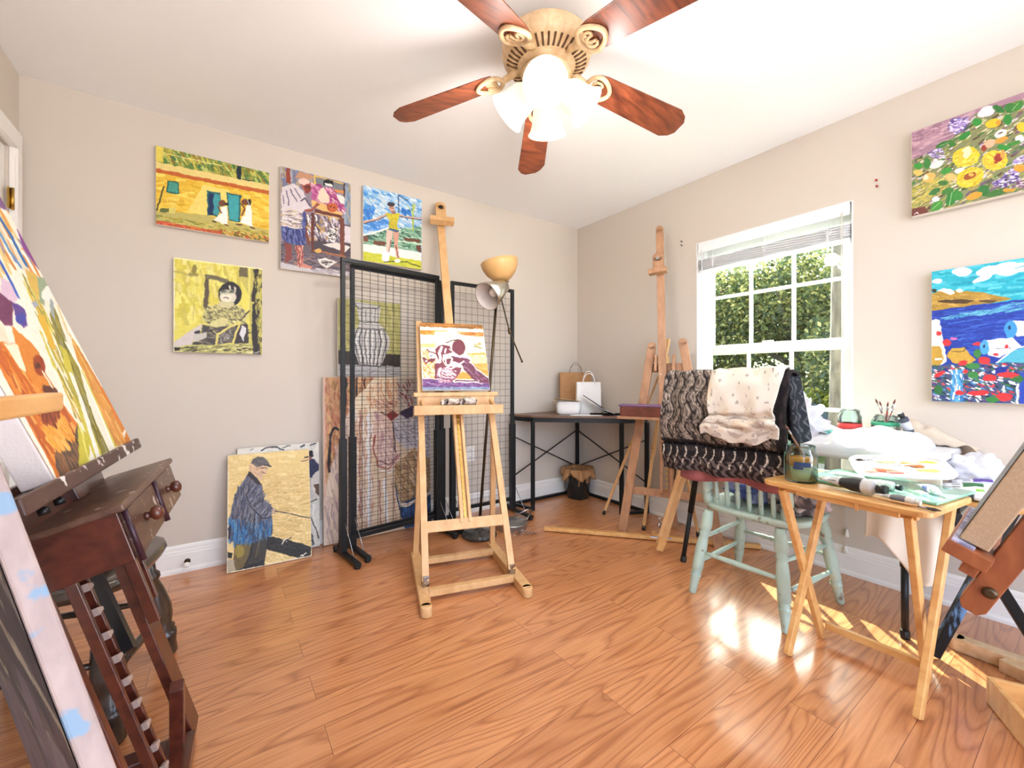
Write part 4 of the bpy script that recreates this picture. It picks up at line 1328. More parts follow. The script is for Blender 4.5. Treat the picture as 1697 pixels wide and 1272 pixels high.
def paint(name, seed=1):
    (w, h), ops = ART[name]
    rg = np.random.RandomState(seed)
    ss = 2
    W_, H_ = w * ss, h * ss
    img = np.zeros((H_, W_, 3), np.float32)
    uu = (np.arange(W_) + .5) / W_
    vv = (np.arange(H_) + .5) / H_
    asp = w / h

    def inside(P_, x, y):
        r = np.zeros(np.broadcast(x, y).shape, bool)
        n = len(P_)
        for i in range(n):
            (x1, y1), (x2, y2) = P_[i], P_[(i + 1) % n]
            if y1 == y2:
                continue
            r ^= ((y1 > y) != (y2 > y)) & (x < (x2 - x1) * (y - y1) / (y2 - y1) + x1)
        return r

    def window(x0, x1, y0, y1):
        i0, i1 = max(0, int(x0 * W_) - 1), min(W_, int(x1 * W_) + 2)
        j0, j1 = max(0, int(y0 * H_) - 1), min(H_, int(y1 * H_) + 2)
        return i0, max(i0, i1), j0, max(j0, j1)

    def stroke(P_, wd, col):
        x0, x1 = P_[:, 0].min() - wd / asp, P_[:, 0].max() + wd / asp
        y0, y1 = P_[:, 1].min() - wd, P_[:, 1].max() + wd
        i0, i1, j0, j1 = window(x0, x1, y0, y1)
        if i1 <= i0 or j1 <= j0:
            return
        X_, Y_ = np.meshgrid(uu[i0:i1] * asp, vv[j0:j1])
        best = np.full(X_.shape, 9., np.float32)
        for (ax, ay), (bx_, by) in zip(P_[:-1], P_[1:]):
            ax, bx_ = ax * asp, bx_ * asp
            dx, dy = bx_ - ax, by - ay
            t = np.clip(((X_ - ax) * dx + (Y_ - ay) * dy) / (dx * dx + dy * dy + 1e-9), 0, 1)
            best = np.minimum(best, (X_ - ax - t * dx) ** 2 + (Y_ - ay - t * dy) ** 2)
        img[j0:j1, i0:i1][best < (wd / 2) ** 2] = col

    for o in ops:
        c = o[0]
        if c == 'f':
            img[:] = o[1]
        elif c == 'p':
            P_ = np.array(o[2]).reshape(-1, 2)
            i0, i1, j0, j1 = window(P_[:, 0].min(), P_[:, 0].max(), P_[:, 1].min(), P_[:, 1].max())
            if i1 > i0 and j1 > j0:
                img[j0:j1, i0:i1][inside(P_, uu[None, i0:i1], vv[j0:j1, None])] = o[1]
        elif c == 'e':
            cx, cy, ax, ay, bx_, by = o[2:]
            t = np.linspace(0, 2 * PI, 22)[:-1]
            P_ = np.stack([cx + ax * np.cos(t) + bx_ * np.sin(t), cy + ay * np.cos(t) + by * np.sin(t)], 1)
            i0, i1, j0, j1 = window(P_[:, 0].min(), P_[:, 0].max(), P_[:, 1].min(), P_[:, 1].max())
            if i1 > i0 and j1 > j0:
                img[j0:j1, i0:i1][inside(P_, uu[None, i0:i1], vv[j0:j1, None])] = o[1]
        elif c == 'l':
            stroke(np.array(o[3]).reshape(-1, 2), o[2], o[1])
        elif c == 'b':
            for ax_ in (0, 1):
                img = sum(np.roll(img, j, ax_) for j in range(-o[1], o[1] + 1)) / (2 * o[1] + 1)
        elif c == 'd':
            pal, n, dx, dy, wd, poly = o[1:]
            P_ = np.array(poly).reshape(-1, 2)
            lo, hi = P_.min(0), P_.max(0)
            for _ in range(n):
                for _try in range(20):
                    q = lo + (hi - lo) * rg.rand(2)
                    if inside(P_, q[0:1], q[1:2])[0]:
                        break
                k = .6 + .8 * rg.rand()
                a = (rg.rand() - .5) * .5
                d = np.array([dx * asp, dy]) * k
                d = np.array([d[0] * math.cos(a) - d[1] * math.sin(a), d[0] * math.sin(a) + d[1] * math.cos(a)])
                d[0] /= asp
                stroke(np.array([q - d, q + d]), wd * (.6 + .7 * rg.rand()), np.array(pal[rg.randint(len(pal))]) + rg.randint(-7, 8))
    # the wobble of a brush: shift every sample a little by smooth noise
    gx = rg.randn(h // 7 + 3, w // 7 + 3, 2)

    def up(g):
        y = np.linspace(0, g.shape[0] - 1.001, H_)
        x = np.linspace(0, g.shape[1] - 1.001, W_)
        yi, xi = y.astype(int), x.astype(int)
        fy, fx = (y - yi)[:, None, None], (x - xi)[None, :, None]
        return (g[yi][:, xi] * (1 - fy) * (1 - fx) + g[yi + 1][:, xi] * fy * (1 - fx) + g[yi][:, xi + 1] * (1 - fy) * fx + g[yi + 1][:, xi + 1] * fy * fx)
    dsp = up(gx) * 1.7
    yy = np.clip(np.arange(H_)[:, None] + dsp[..., 1], 0, H_ - 1).astype(int)
    xx = np.clip(np.arange(W_)[None, :] + dsp[..., 0], 0, W_ - 1).astype(int)
    img = img[yy, xx]
    img = img + up(rg.randn(h // 3 + 3, w // 3 + 3, 1)) * 4
    img = img.reshape(h, ss, w, ss, 3).mean((1, 3))
    img = np.clip(img, 0, 255) / 255
    return np.where(img <= .04045, img / 12.92, ((img + .055) / 1.055) ** 2.4)


def picture(name, art, centre, right, up, w, h, parent, off, seed=1):
    """the painted face: a fine grid coloured vertex by vertex"""
    c = paint(art, seed)
    nh, nw = c.shape[:2]
    right, up, centre = V(right), V(up), V(centre) + V(off)
    u = (np.arange(nw) / (nw - 1) - .5) * w
    v = (.5 - np.arange(nh) / (nh - 1)) * h
    co_ = (np.array(centre)[None, None] + u[None, :, None] * np.array(right) + v[:, None, None] * np.array(up)).reshape(-1, 3)
    idx = np.arange(nh * nw).reshape(nh, nw)
    f = np.stack([idx[1:, :-1], idx[1:, 1:], idx[:-1, 1:], idx[:-1, :-1]], -1).reshape(-1, 4)
    me = bpy.data.meshes.new(name)
    me.vertices.add(len(co_))
    me.vertices.foreach_set('co', co_.astype(np.float32).ravel())
    me.loops.add(f.size)
    me.loops.foreach_set('vertex_index', f.astype(np.int32).ravel())
    me.polygons.add(len(f))
    me.polygons.foreach_set('loop_start', np.arange(0, f.size, 4, dtype=np.int32))
    me.polygons.foreach_set('loop_total', np.full(len(f), 4, np.int32))
    at = me.color_attributes.new('Paint', 'FLOAT_COLOR', 'POINT')
    at.data.foreach_set('color', np.concatenate([c.reshape(-1, 3), np.ones((nh * nw, 1))], 1).astype(np.float32).ravel())
    me.materials.append(MT['art'])
    me.update(calc_edges=True)
    o = bpy.data.objects.new(name, me)
    COL.objects.link(o)
    o.parent = parent
    return o


def canvas(name, label, art, centre, right, up, w, h, t, edge=None, group=None, seed=1, cat='painting'):
    """a stretched canvas; centre is the middle of its painted face, in room coordinates"""
    right, up = V(right).normalized(), V(up).normalized()
    nrm = right.cross(up)
    centre = V(centre)
    base = centre - up * (h / 2)
    r = thing(name, label, cat, base, 0, group)
    c = centre - base
    rot = M((right, up, nrm)).transposed()
    m = MB()
    m.box(c - nrm * (t / 2), (w, h, t), rot)
    m.build('stretched_canvas', edge or MT['canvas'], r, bevel=.003)
    picture('painted_face', art, c, right, up, w - .004, h - .004, r, nrm * .0012, seed)
    return r
# ------------------------------------------------------------------ pictures on the walls
XR, ZU = (1, 0, 0), (0, 0, 1)
G1 = 'paintings hung on the back wall'
canvas('hanging_painting', 'wide yellow house painting with two girls in white dresses, hung on back wall', 'yellow', (-2.7725, -.03, 2.05), XR, ZU, .515, .411, .028, group=G1, seed=2)
canvas('hanging_painting', 'tall painting of a bald man in shorts bending over a table, back wall', 'man', (-2.255, -.03, 2.007), XR, ZU, .406, .613, .028, group=G1, seed=3)
canvas('hanging_painting', 'bright painting of a girl in yellow top kicking a ball, back wall', 'girl', (-1.768, -.03, 2.076), XR, ZU, .415, .504, .028, group=G1, seed=4)
canvas('hanging_painting', 'yellow and black painting of a dark-haired doll, lowest on back wall', 'doll', (-2.754, -.03, 1.434), XR, ZU, .408, .503, .028, group=G1, seed=5)
G2 = 'paintings hung on the window wall'
canvas('hanging_painting', 'painting of yellow roses and purple flowers, high on the window wall', 'flowers', (-.04, -2.576, 2.019), (0, -1, 0), ZU, .498, .407, .036, group=G2, seed=6)
canvas('hanging_painting', 'turquoise seaside painting with white houses and red flowers, right of window', 'sea', (-.04, -2.625, 1.238), (0, -1, 0), ZU, .458, .605, .036, group=G2, seed=7)

# canvases leaning on the back wall
n = V((.04, 1, 0)).normalized()
u = (V((0, 0, .61)) + n * .13).normalized()
G3 = 'canvases leaning on the back wall'
canvas('canvas_painting', 'painting of a fisherman in cap and blue jacket, standing on the floor', 'fisher', V((-2.519, -.187, .003)) + u * .312, (1, -.04, 0), u, .413, .624, .016, group=G3, seed=8)
u = V((0, .03, .64)).normalized()
canvas('canvas_painting', 'pale canvas with a blue-coated figure, mostly hidden behind the fisherman painting', 'back', V((-2.46, -.062, .002)) + u * .322, XR, u, .43, .642, .018, group=G3, seed=9)
u = V((0, .03, 1.05)).normalized()
canvas('canvas_painting', 'tall painting of a robed bearded figure, on the floor behind grid rack', 'robe', V((-1.868, -.078, .002)) + u * .526, XR, u, .716, 1.05, .024, group=G3, seed=10)
canvas('canvas_painting', 'olive painting of a grey ribbed vase, resting above the robed figure painting', 'vase', (-1.931, -.049, 1.308), XR, ZU, .412, .504, .024, group=G3, seed=11)

# ------------------------------------------------------------------ mahogany easel with drawers, left foreground
E_, O_, U_, P_ = V((.059, .998, 0)).normalized(), V((.959, -.057, .276)), V((-.275, .016, .961)), V((-2.921, -1.798, .799))


def Q(e, o, u):
    return P_ + E_ * e + O_ * o + U_ * u


def down(e, o, z):
    """the point at height z below (e, o) along the easel's slope"""
    p = Q(e, o, 0)
    return p + U_ * ((z - p.z) / U_.z)


ez = thing('drawer_easel', 'dark mahogany easel with two small drawers holding the big crocus painting', 'easel', (-2.83, -1.53, 0))
K = dict(parent=ez, world=True)
rot = M((E_, O_, U_)).transposed()
MH, MW = MT['mahog'], MT['mahogw']
m = MB()
m.box(Q(.265, -.066, -.062), (.52, .125, .104), rot)
cab = m.build('drawer_case', MH, bevel=.002, **K)
m = MB()
m.box(Q(.265, -.062, -.005), (.55, .15, .014), rot)
m.build('desk_top', MW, bevel=.004, **K)
for e0, e1 in ((.012, .262), (.276, .52)):
    m = MB()
    m.box(Q((e0 + e1) / 2, .001, -.064), (e1 - e0, .012, .098), rot)
    d = m.build('drawer', MW, bevel=.003, **K)
    m = MB()
    m.lathe([(.008, 0), (.010, .003), (.007, .006), (.008, .010), (.014, .013), (.0165, .020), (.014, .028), (.005, .032)], Q((e0 + e1) / 2 - .02, .007, -.06), O_, 16)
    m.build('knob', MH, d, world=True)
plum = mat('plum_lacquer', (58, 32, 42), .3)
for e0, w_ in ((.27, .006), (.004, .005)):
    m = MB()
    m.tube([Q(e0, .008, -.012), Q(e0, .008, -.118)], w_, 8)
    m.build('divider_moulding', plum, **K)
m = MB()
m.box(Q(.21, -.135, .03), (.55, .014, .11), rot)
m.build('back_panel', MH, bevel=.002, **K)
m = MB()
m.box(Q(.215, -.095, .062), (.75, .07, .014), rot)
m.box(Q(.215, -.058, .068), (.75, .012, .03), rot)
m.build('canvas_ledge', mat_wood('paint_spattered_mahogany', (92, 66, 56), (70, 46, 38), 8, (5, 1.3, 5), .45, 0, ((222, 214, 210), 22, .56)), bevel=.003, **K)
for e in (.04, -.03):
    m = MB()
    m.lathe([(.003, 0), (.003, .012), (.008, .013), (.008, .024)], Q(e, -.08, .055), -U_, 12)
    m.build('ledge_wheel', MT['blackp'], **K)
for e0, e1, w_ in ((.004, .026, .03), (.395, .485, .03)):
    m = MB()
    em = (e0 + e1) / 2
    m.bar(down(em, -.142, .03), Q(em, -.142, .09), e1 - e0, .022, O_)
    m.build('leg', MH, bevel=.002, **K)
m = MB()
for e in (.128, .178):
    m.bar(down(e, -.14, .06), Q(e, -.14, .1), .012, .02, O_)
m.bar(down(.153, -.149, .06), Q(.153, -.149, .1), .05, .004, O_)
rail = m.build('ratchet_mast', MH, bevel=.002, **K)
bare = mat('bare_wood', (172, 152, 142), .5)
for i in range(12):
    m = MB()
    p = down(.152, -.132, .1 + .055 * i)
    m.prism([(-.013, 0), (.013, 0), (.013, .007), (-.013, .017)], .010, M.Translation(p) @ M((E_, U_, O_)).transposed().to_4x4())
    m.build('ratchet_tooth', bare, rail, world=True)
m = MB()
m.bar(down(.425, -.11, .44), down(.425, -.11, .66), .014, .02, O_)
m.bar(down(.37, -.11, .40), down(.37, -.11, .68), .016, .024, O_)
m.build('slotted_stay', MH, bevel=.002, **K)
m = MB()
p = down(.40, -.09, .64)
m.lathe([(.016, 0), (.016, .006), (.008, .01), (.008, .018)], p, O_, 14)
m.build('brass_bolt', MT['brass'], **K)
m = MB()
m.bar(down(.2, -.12, .42), down(.42, -.2, .72), .03, .02, O_)
m.build('diagonal_brace', MT['blackp'], **K)
m = MB()
m.bar(down(-.02, -.155, .045), down(.38, -.155, .045), .06, .05)
for e in (.02, .40):
    a = down(e, -.155, .02)
    m.bar(a - V((.3, 0, 0)), a - V((.01, 0, 0)), .05, .04)
m.build('base_runner', MH, bevel=.003, **K)
m = MB()
p = down(.33, -.13, .2)
m.prism([(-.018, -.0), (.018, -.0), (.018, .19), (0, .208), (-.018, .19)], .03, M.Translation((p.x, p.y, .04)) @ M((E_, V((0, 0, 1)), E_.cross(V((0, 0, 1))))).transposed().to_4x4())
m.build('foot_post', MH, bevel=.002, **K)

up_t = (U_ * .715 - O_ * .068).normalized()
m = MB()
nb_ = E_.cross(up_t)
q = Q(.28, -.07, .077) - nb_ * .064
m.bar(q - up_t * .07, q + up_t * .95, .07, .024, nb_)
m.build('upper_mast', MH, bevel=.002, **K)
canvas('canvas_painting', 'big painting of purple, white and orange crocuses on the mahogany easel', 'tulip', Q(.305, -.07, .077) + up_t * .43, E_, up_t, .565, .86, .046, edge=mat('gesso', (214, 204, 200), .8, bump=(200, .15)), seed=12)

# grey picture on a thick panel, nearest on the left
Ug = V((-.293, .203, .935)).normalized()
ng = V((-.889, -.418, -.188)).normalized()
rg_ = Ug.cross(ng).normalized()
corner = V((-2.896, -2.242, .672)) - Ug * .57          # lower near corner of the face
canvas('canvas_painting', 'dark grey picture on a paint-streaked pale panel, nearest thing on the left', 'grey', corner - rg_ * .19 + Ug * .45 + ng * .01 + V((.0125, -.0085, 0)), rg_, Ug, .38, .90, .024, edge=MT['palew'], seed=13)

t = thing('wooden_easel', 'pale wooden easel whose blunt arm tips reach in at the left edge', 'easel', (-2.98, -2.47, 0))
m = MB()
m.bar((0, 0, .03), (-.1, 0, 1.35), .045, .03, (1, 0, 0))
m.build('mast', MT['pine'], t, bevel=.003)
for dy in (-.2, .2):
    m = MB()
    m.bar((-.05, dy * .8, .0), (-.09, dy * .2, 1.2), .03, .02, (1, 0, 0))
    m.build('leg', MT['pine'], t, bevel=.003)
for p0, p1, hh in (((-.02, -.1, 1.005), (.021, .479, 1.008), .027), ((-.08, -.1, 1.06), (-.09, .32, 1.066), .024)):
    m = MB()
    m.bar(p0, p1, .02, hh)
    m.bar((p0[0], 0, p0[2]), (-.075, 0, p0[2]), .03, .03)
    m.build('arm', MT['pine'], t, bevel=.004)

# dark turned-leg stool behind the easel, a sketch lying on it
st = thing('wooden_stool', 'dark glossy stool with turned legs behind the mahogany easel', 'stool', (-3.165, -1.0, 0), R(-12))
prof = [(.012, 0), (.018, .01), (.02, .05), (.026, .08), (.026, .095), (.02, .1), (.026, .112), (.02, .124), (.028, .16), (.03, .2), (.024, .27), (.017, .31), (.024, .32), (.024, .333), (.018, .345), (.022, .42)]
for sx, sy in ((1, 1), (1, -1), (-1, 1), (-1, -1)):
    m = MB()
    a, b = V((sx * .215, sy * .215, 0)), V((sx * .15, sy * .15, .42))
    m.lathe([(r_ * 1.35, z_) for r_, z_ in prof], a, b - a, 16)
    m.build('leg', MT['darkwood'], st)
for a, b in (((.19, .19, .17), (.19, -.19, .17)), ((-.19, .19, .17), (-.19, -.19, .17)), ((.185, .185, .22), (-.185, .185, .22)), ((.185, -.185, .22), (-.185, -.185, .22))):
    m = MB()
    a, b = V(a), V(b)
    m.tube([a, a.lerp(b, .3), a.lerp(b, .5), a.lerp(b, .7), b], [.008, .011, .015, .011, .008], 10)
    m.build('stretcher', MT['darkwood'], st)
m = MB()


def seat_fn(u, v):
    a = 2 * PI * u
    k = (abs(math.cos(a)) ** 4 + abs(math.sin(a)) ** 4) ** -.25
    prof_ = [(.0, .415), (.8, .415), (.97, .42), (1.0, .437), (.97, .455), (.86, .456), (.7, .445), (0, .44)]
    q = v * (len(prof_) - 1)
    i = min(int(q), len(prof_) - 2)
    r_ = prof_[i][0] + (prof_[i + 1][0] - prof_[i][0]) * (q - i)
    z_ = prof_[i][1] + (prof_[i + 1][1] - prof_[i][1]) * (q - i)
    return V((.235 * k * r_ * math.cos(a), .235 * k * r_ * math.sin(a), z_))


m.surf(seat_fn, 36, 22, cu=True)
m.build('seat', MT['darkwood'], st)
canvas('canvas_painting', 'small pale yellow line sketch lying flat on the dark stool', 'sketch', (-3.185, -1.0, .474), (.98, -.2, 0), (.2, .98, 0), .3, .36, .016, seed=14)
# ------------------------------------------------------------------ grid display racks
def grid_rack(label, a, b, h, y0=-.21, y1=.21, gap=.05):
    """square-tube frame with a wire grid, standing on crosswise feet; a and b are the floor points of its posts"""
    a, b = V((a[0], a[1], 0)), V((b[0], b[1], 0))
    d = (b - a)
    L_ = d.length
    r = thing('grid_rack', label, 'display rack', (a + b) / 2, math.atan2(d.y, d.x), 'black grid racks by the back wall')
    x0, x1 = -L_ / 2, L_ / 2
    q = .024
    for z, w_ in ((h - q / 2, L_ + q), (.1, L_ - q)):
        m = MB()
        m.box((0, 0, z), (w_, q, q))
        m.build('crossbar', MT['black'], r, bevel=.002)
    for x in (x0, x1):
        m = MB()
        m.box((x, 0, (h - q) / 2 + .02), (q, q, h - q - .04))
        p = m.build('post', MT['black'], r, bevel=.002)
        m = MB()
        m.box((x, -.003, .36), (q + .012, q + .018, .66))
        m.build('post_sleeve', MT['black'], p, bevel=.002)
        m = MB()
        m.box((x, (y0 + y1) / 2, .024), (.03, y1 - y0, .022))
        f = m.build('foot', MT['black'], r, bevel=.003)
        for y in (y0 + .02, y1 - .02):
            m = MB()
            m.lathe([(.016, 0), (.018, .004), (.018, .02), (.012, .024)], (x, y, 0), (0, 0, 1), 12)
            m.build('foot_cap', MT['blackp'], f)
        m = MB()
        for y in (y0 * .7, y1 * .7):
            m.tube([(x + .004, y, .035), (x, 0, .25)], .0025, 5)
        m.build('brace_wire', MT['steel'], f)
    m = MB()
    n = round((L_ - q) / gap)
    for i in range(1, n):
        x = x0 + q / 2 + (L_ - q) * i / n
        m.tube([(x, .003, .1), (x, .003, h - q)], .0012, 4, False)
    k = int((h - .14) / .05)
    for i in range(1, k):
        z = .1 + (h - q - .1) * i / k
        m.tube([(x0, -.001, z), (x1, -.001, z)], .0012, 4, False)
    m.build('wire_grid', MT['black'], r)
    return r


grid_rack('nearest black grid rack, in front of the vase and robe paintings', (-2.165, -.30), (-1.525, -.212), 1.75, -.23, .12)
grid_rack('second black grid rack, right behind the nearest one', (-2.095, -.235), (-1.462, -.15), 1.735, -.24, .08)
grid_rack('black grid rack farthest right, behind the floor lamp', (-1.385, -.165), (-.868, -.175), 1.74, -.26, .1)

# ------------------------------------------------------------------ beech studio easel in the middle
ce = thing('studio_easel', 'pale beech studio easel in the middle of the room, holding the purple painting', 'easel', (-1.72, -.95, 0))
K = dict(parent=ce, world=True)
BW_ = MT['beech']
e = V((.952, -.305, 0)).normalized()
nb = V((.305, .952, 0)).normalized()
u = V((0, 0, 1)) * math.cos(R(25)) + nb * math.sin(R(25))
fr = -nb * math.cos(R(25)) + V((0, 0, 1)) * math.sin(R(25))       # out of the easel's front
Mid = V((-1.742, -1.06, .07))


def S(x, s, f=0):
    return Mid + e * x + u * s + fr * f


for sx, p0, p1 in ((-1, (-2.013, -1.155), (-1.83, -.575)), (1, (-1.548, -1.275), (-1.395, -.70))):
    m = MB()
    a, b = V((p0[0], p0[1], .024)), V((p1[0], p1[1], .024))
    m.bar(a, b, .05, .045)
    m.lathe([(.025, -.0225), (.025, .0225)], a, (0, 0, 1), 16)
    m.build('base_runner', BW_, ce, world=True, bevel=.003)
    m = MB()
    c = (S(sx * .216, 0) + S(sx * .216, .03)) / 2
    m.box(c + V((0, 0, -.012)), (.03, .034, .05))
    m.build('hinge', MT['steel'], ce, world=True, bevel=.002)
    m = MB()
    m.bar(S(sx * .216, .0), S(sx * .198, 1.46 if sx < 0 else .98), .034, .024, fr)
    m.build('upright', BW_, ce, world=True, bevel=.002)
    m = MB()
    q = V((p1[0], p1[1], .045)) - (V((p1[0], p1[1], 0)) - V((p0[0], p0[1], 0))).normalized() * .03
    m.bar(q, S(sx * .206, .74, -.02), .022, .03, e)
    m.build('rear_strut', BW_, ce, world=True, bevel=.002)
for t_ in (.22, .80):
    m = MB()
    a = V((-2.013, -1.155, .035)).lerp(V((-1.83, -.575, .035)), t_)
    b = V((-1.548, -1.275, .035)).lerp(V((-1.395, -.70, .035)), t_)
    d = (b - a).normalized() * .025
    m.bar(a + d, b - d, .036, .03)
    m.build('base_crossbar', BW_, ce, world=True, bevel=.002)
m = MB()
m.bar(S(-.21, .245), S(.21, .245), .055, .022, fr)
m.build('crossbar', BW_, ce, world=True, bevel=.002)
m = MB()
for x in (-.022, .022):
    m.bar(S(x, .25, .006), S(x * .9, 1.05, .006), .016, .024, fr)
m.bar(S(0, .25, -.008), S(0, 1.05, -.008), .06, .008, fr)
m.build('slotted_rail', BW_, ce, world=True, bevel=.002)
m = MB()
m.bar(S(0, .26, -.003), S(0, 1.02, -.003), .012, .003, fr)
for i in range(24):
    m.box(S(0, .28 + i * .03, .002), (.012, .012, .008), M((e, u, fr)).transposed())
m.build('brass_rack', MT['brass'], ce, world=True)
m = MB()
m.bar(S(0, .9, -.028), S(-.012, 2.42, -.028), .052, .024, fr)
mast = m.build('mast', BW_, ce, world=True, bevel=.003)
m = MB()
m.bar(S(-.012, 2.30, .012), S(-.012, 2.44, .012), .075, .03, fr)
m.lathe([(.0375, -.015), (.0375, .015)], S(-.012, 2.44, .012), fr, 18)
m.bar(S(-.095, 2.29, .03), S(.075, 2.29, .03), .04, .05, fr)
m.build('top_clamp', BW_, ce, world=True, bevel=.003)
m = MB()
c = S(-.012, 2.415, .03)
star = [(.02 * (1 if k % 2 else .5) * math.cos(k * PI / 5), .02 * (1 if k % 2 else .5) * math.sin(k * PI / 5)) for k in range(10)]
m.prism(star, .014, M.Translation(c) @ M((e, u, fr)).transposed().to_4x4())
m.build('star_knob', MT['blackp'], ce, world=True, bevel=.002)
tr = MB()
z = V((0, 0, 1))
fw = -nb
T0 = S(0, .985, 0)
T0.z -= .012
tr.bar(T0 - e * .245 + fw * .02, T0 + e * .245 + fw * .02, .05, .024)
tr.bar(T0 - e * .225 + fw * .085 - z * .10, T0 + e * .225 + fw * .085 - z * .10, .11, .01)
tr.bar(T0 - e * .25 + fw * .14 - z * .082, T0 + e * .25 + fw * .14 - z * .082, .018, .052)
tr.bar(T0 - e * .225 + fw * .035 - z * .055, T0 + e * .225 + fw * .035 - z * .055, .012, .09)
for x in (-.2, .2):
    tr.bar(T0 + e * x + fw * .03 - z * .045, T0 + e * x + fw * .135 - z * .075, .014, .04)
tr.build('paint_tray', BW_, ce, world=True, bevel=.003)
up_p = u
canvas('canvas_painting', 'painting of a crouching figure in plum and orange, on the middle easel', 'fig', T0 + fw * .045 + z * .025 + up_p * .225, e, up_p, .395, .45, .018, seed=15)
rag = thing('paint_rag', 'crumpled grey-white paint rag lying in the middle easel tray', 'rag', T0 + fw * .098 - z * .094)
m = MB()


def rag_fn(u_, v_):
    a, b_ = (u_ - .5), (v_ - .5)
    p = e * a * .2 + fw * b_ * .06
    hgt = .045 + .022 * math.sin(a * 24) * math.cos(b_ * 6) + .014 * NZ.noise(V((a * 14, b_ * 9, 2)))
    return p + z * max(.002, hgt + .004)


m.surf(rag_fn, 34, 12, col=lambda u_, v_: (206, 194, 180) if NZ.noise(V((u_ * 9, v_ * 6, 4))) > .02 else (88, 76, 76))
for k, dx in enumerate((-.045, .05)):
    m.surf(lambda u_, v_: e * (dx + .06 * (v_ - .5) + .01 * math.cos(2 * PI * u_)) + fw * (.02 + .022 * math.cos(2 * PI * u_) + .02 * v_) + z * (.058 + .016 * math.sin(2 * PI * u_) + .012 * NZ.noise(V((u_ * 5, v_ * 5, k)))), 16, 8, cu=True, col=lambda u_, v_: (214, 204, 190) if (u_ * 3 + v_) % 1 > .2 else (150, 138, 130))
m.build('folded_cloth', MT['cloth'], rag, solid=.002)

# ------------------------------------------------------------------ floor lamp
fl = thing('floor_lamp', 'two-headed floor lamp with amber bowl and metal cone, before the right grid rack', 'floor lamp', (-1.345, -.475, 0))
m = MB()
m.lathe([(.0, .0), (.112, .0), (.118, .008), (.116, .022), (.1, .034), (.05, .043), (.016, .05), (.012, .06), (.0, .06)], (0, 0, 0), (0, 0, 1), 36, False)
m.build('base', mat('dark_marble', (70, 66, 62), .15, coat=.5, noise=(9, (44, 42, 40), .35, .65)), fl)
top = V((.101, -.068, 1.655))
m = MB()
m.tube([(0, 0, .05), (top.x * .5, top.y * .5, .86), top], .0095, 10)
m.build('pole', MT['bronze'], fl)
m = MB()
m.tube([(.1, .03, .012), (.16, .1, .008), (.1, .2, .008), (-.06, .16, .008), (-.2, .2, .008), (-.16, .27, .008)], .004, 6)
m.build('power_cord', MT['blackp'], fl)
ax = V((-.14, .12, 1)).normalized()
bc = top + V((.03, -.02, .025))
m = MB()
m.lathe([(.02, 0), (.024, -.004), (.07, .028), (.1, .062), (.118, .1), (.126, .138), (.123, .139), (.114, .1), (.095, .064), (.066, .034), (.02, .006)], bc, ax, 36, False)
bowl = m.build('bowl_shade', mat('amber_glass', (226, 180, 118), .35, trans=.15, sss=0), fl)
m = MB()
m.lathe([(.018, -.03), (.022, 0), (.022, .02)], bc, ax, 14)
m.tube([bc + V((.0, 0, 0)), bc + V((.035, -.02, .005))], .003, 6)
m.build('bowl_holder', MT['bronze'], bowl)
ad = V((-.80, -.20, -.48)).normalized()                     # the cone looks towards the room, a little down
cc = top + V((.02, -.05, -.005))
m = MB()
m.lathe([(.0, -.005), (.036, -.004), (.042, .004), (.092, .19), (.09, .19), (.04, .008)], cc, ad, 36, False)
cone = m.build('cone_shade', MT['brushed'], fl)
m = MB()
m.lathe([(.037, .008), (.0885, .188)], cc, ad, 36, False)
m.build('shade_lining', mat('matte_white', (214, 204, 198), .7), cone)
m = MB()
m.lathe([(.0, .145), (.016, .142), (.028, .125), (.03, .108), (.024, .085), (.016, .065), (.015, .02)], cc, ad, 20, False)
m.build('bulb', mat('bulb_glass', (236, 228, 220), .2), cone)
j = top + V((.065, -.045, -.3))
m = MB()
m.tube([cc + ad * .01, top + V((.014, -.012, -.06)), j, top + V((.135, -.09, -.5))], .005, 8)
m.lathe([(.007, -.02), (.011, -.008), (.011, .012), (.007, .02)], j, (top - j), 12)
m.blob(top + V((.135, -.09, -.5)), .008, 10, 8)
m.build('swing_arm', MT['bronze'], fl)

# ------------------------------------------------------------------ steel pan and plastic wrap on the floor
pn = thing('steel_pan', 'low round steel pan with wire handles on floor by lamp base', 'pan', (-1.085, -.475, 0))
m = MB()
m.lathe([(0, .0), (.104, .0), (.108, .004), (.11, .04), (.113, .042), (.107, .046), (.02, .05), (0, .05)], (0, 0, 0), (0, 0, 1), 40, False)
m.build('body', mat('worn_steel', (176, 174, 170), .32, .8, bump=(40, .05)), pn)
m = MB()
m.bar((-.1, -.02, .05), (.1, .02, .05), .006, .003)
m.build('lid_strap', MT['steel'], pn)
m = MB()
m.tube([(.09, -.05, .045), (.19, .02, .075), (.21, .05, .08), (.19, .062, .08), (.075, .08, .045)], .004, 8)
m.box((.092, -.045, .045), (.03, .02, .016))
m.build('wire_handle', MT['steel'], pn)
pw = MB()


def wrap(u_, v_):
    return V((-1.16 + .15 * u_ + .03 * NZ.noise(V((u_ * 4, v_ * 4, 1))), -.60 + .07 * (v_ - .5) - .05 * u_, .003 + .028 * abs(NZ.noise(V((u_ * 5, v_ * 4, 7))))))


pw.surf(wrap, 22, 12, smooth=False)
tag(pw.build('plastic_wrap', mat_glass('clear_film', (246, 246, 248), .8, .08)), 'scrap of clear plastic wrap on the floor before the steel pan', 'plastic wrap')

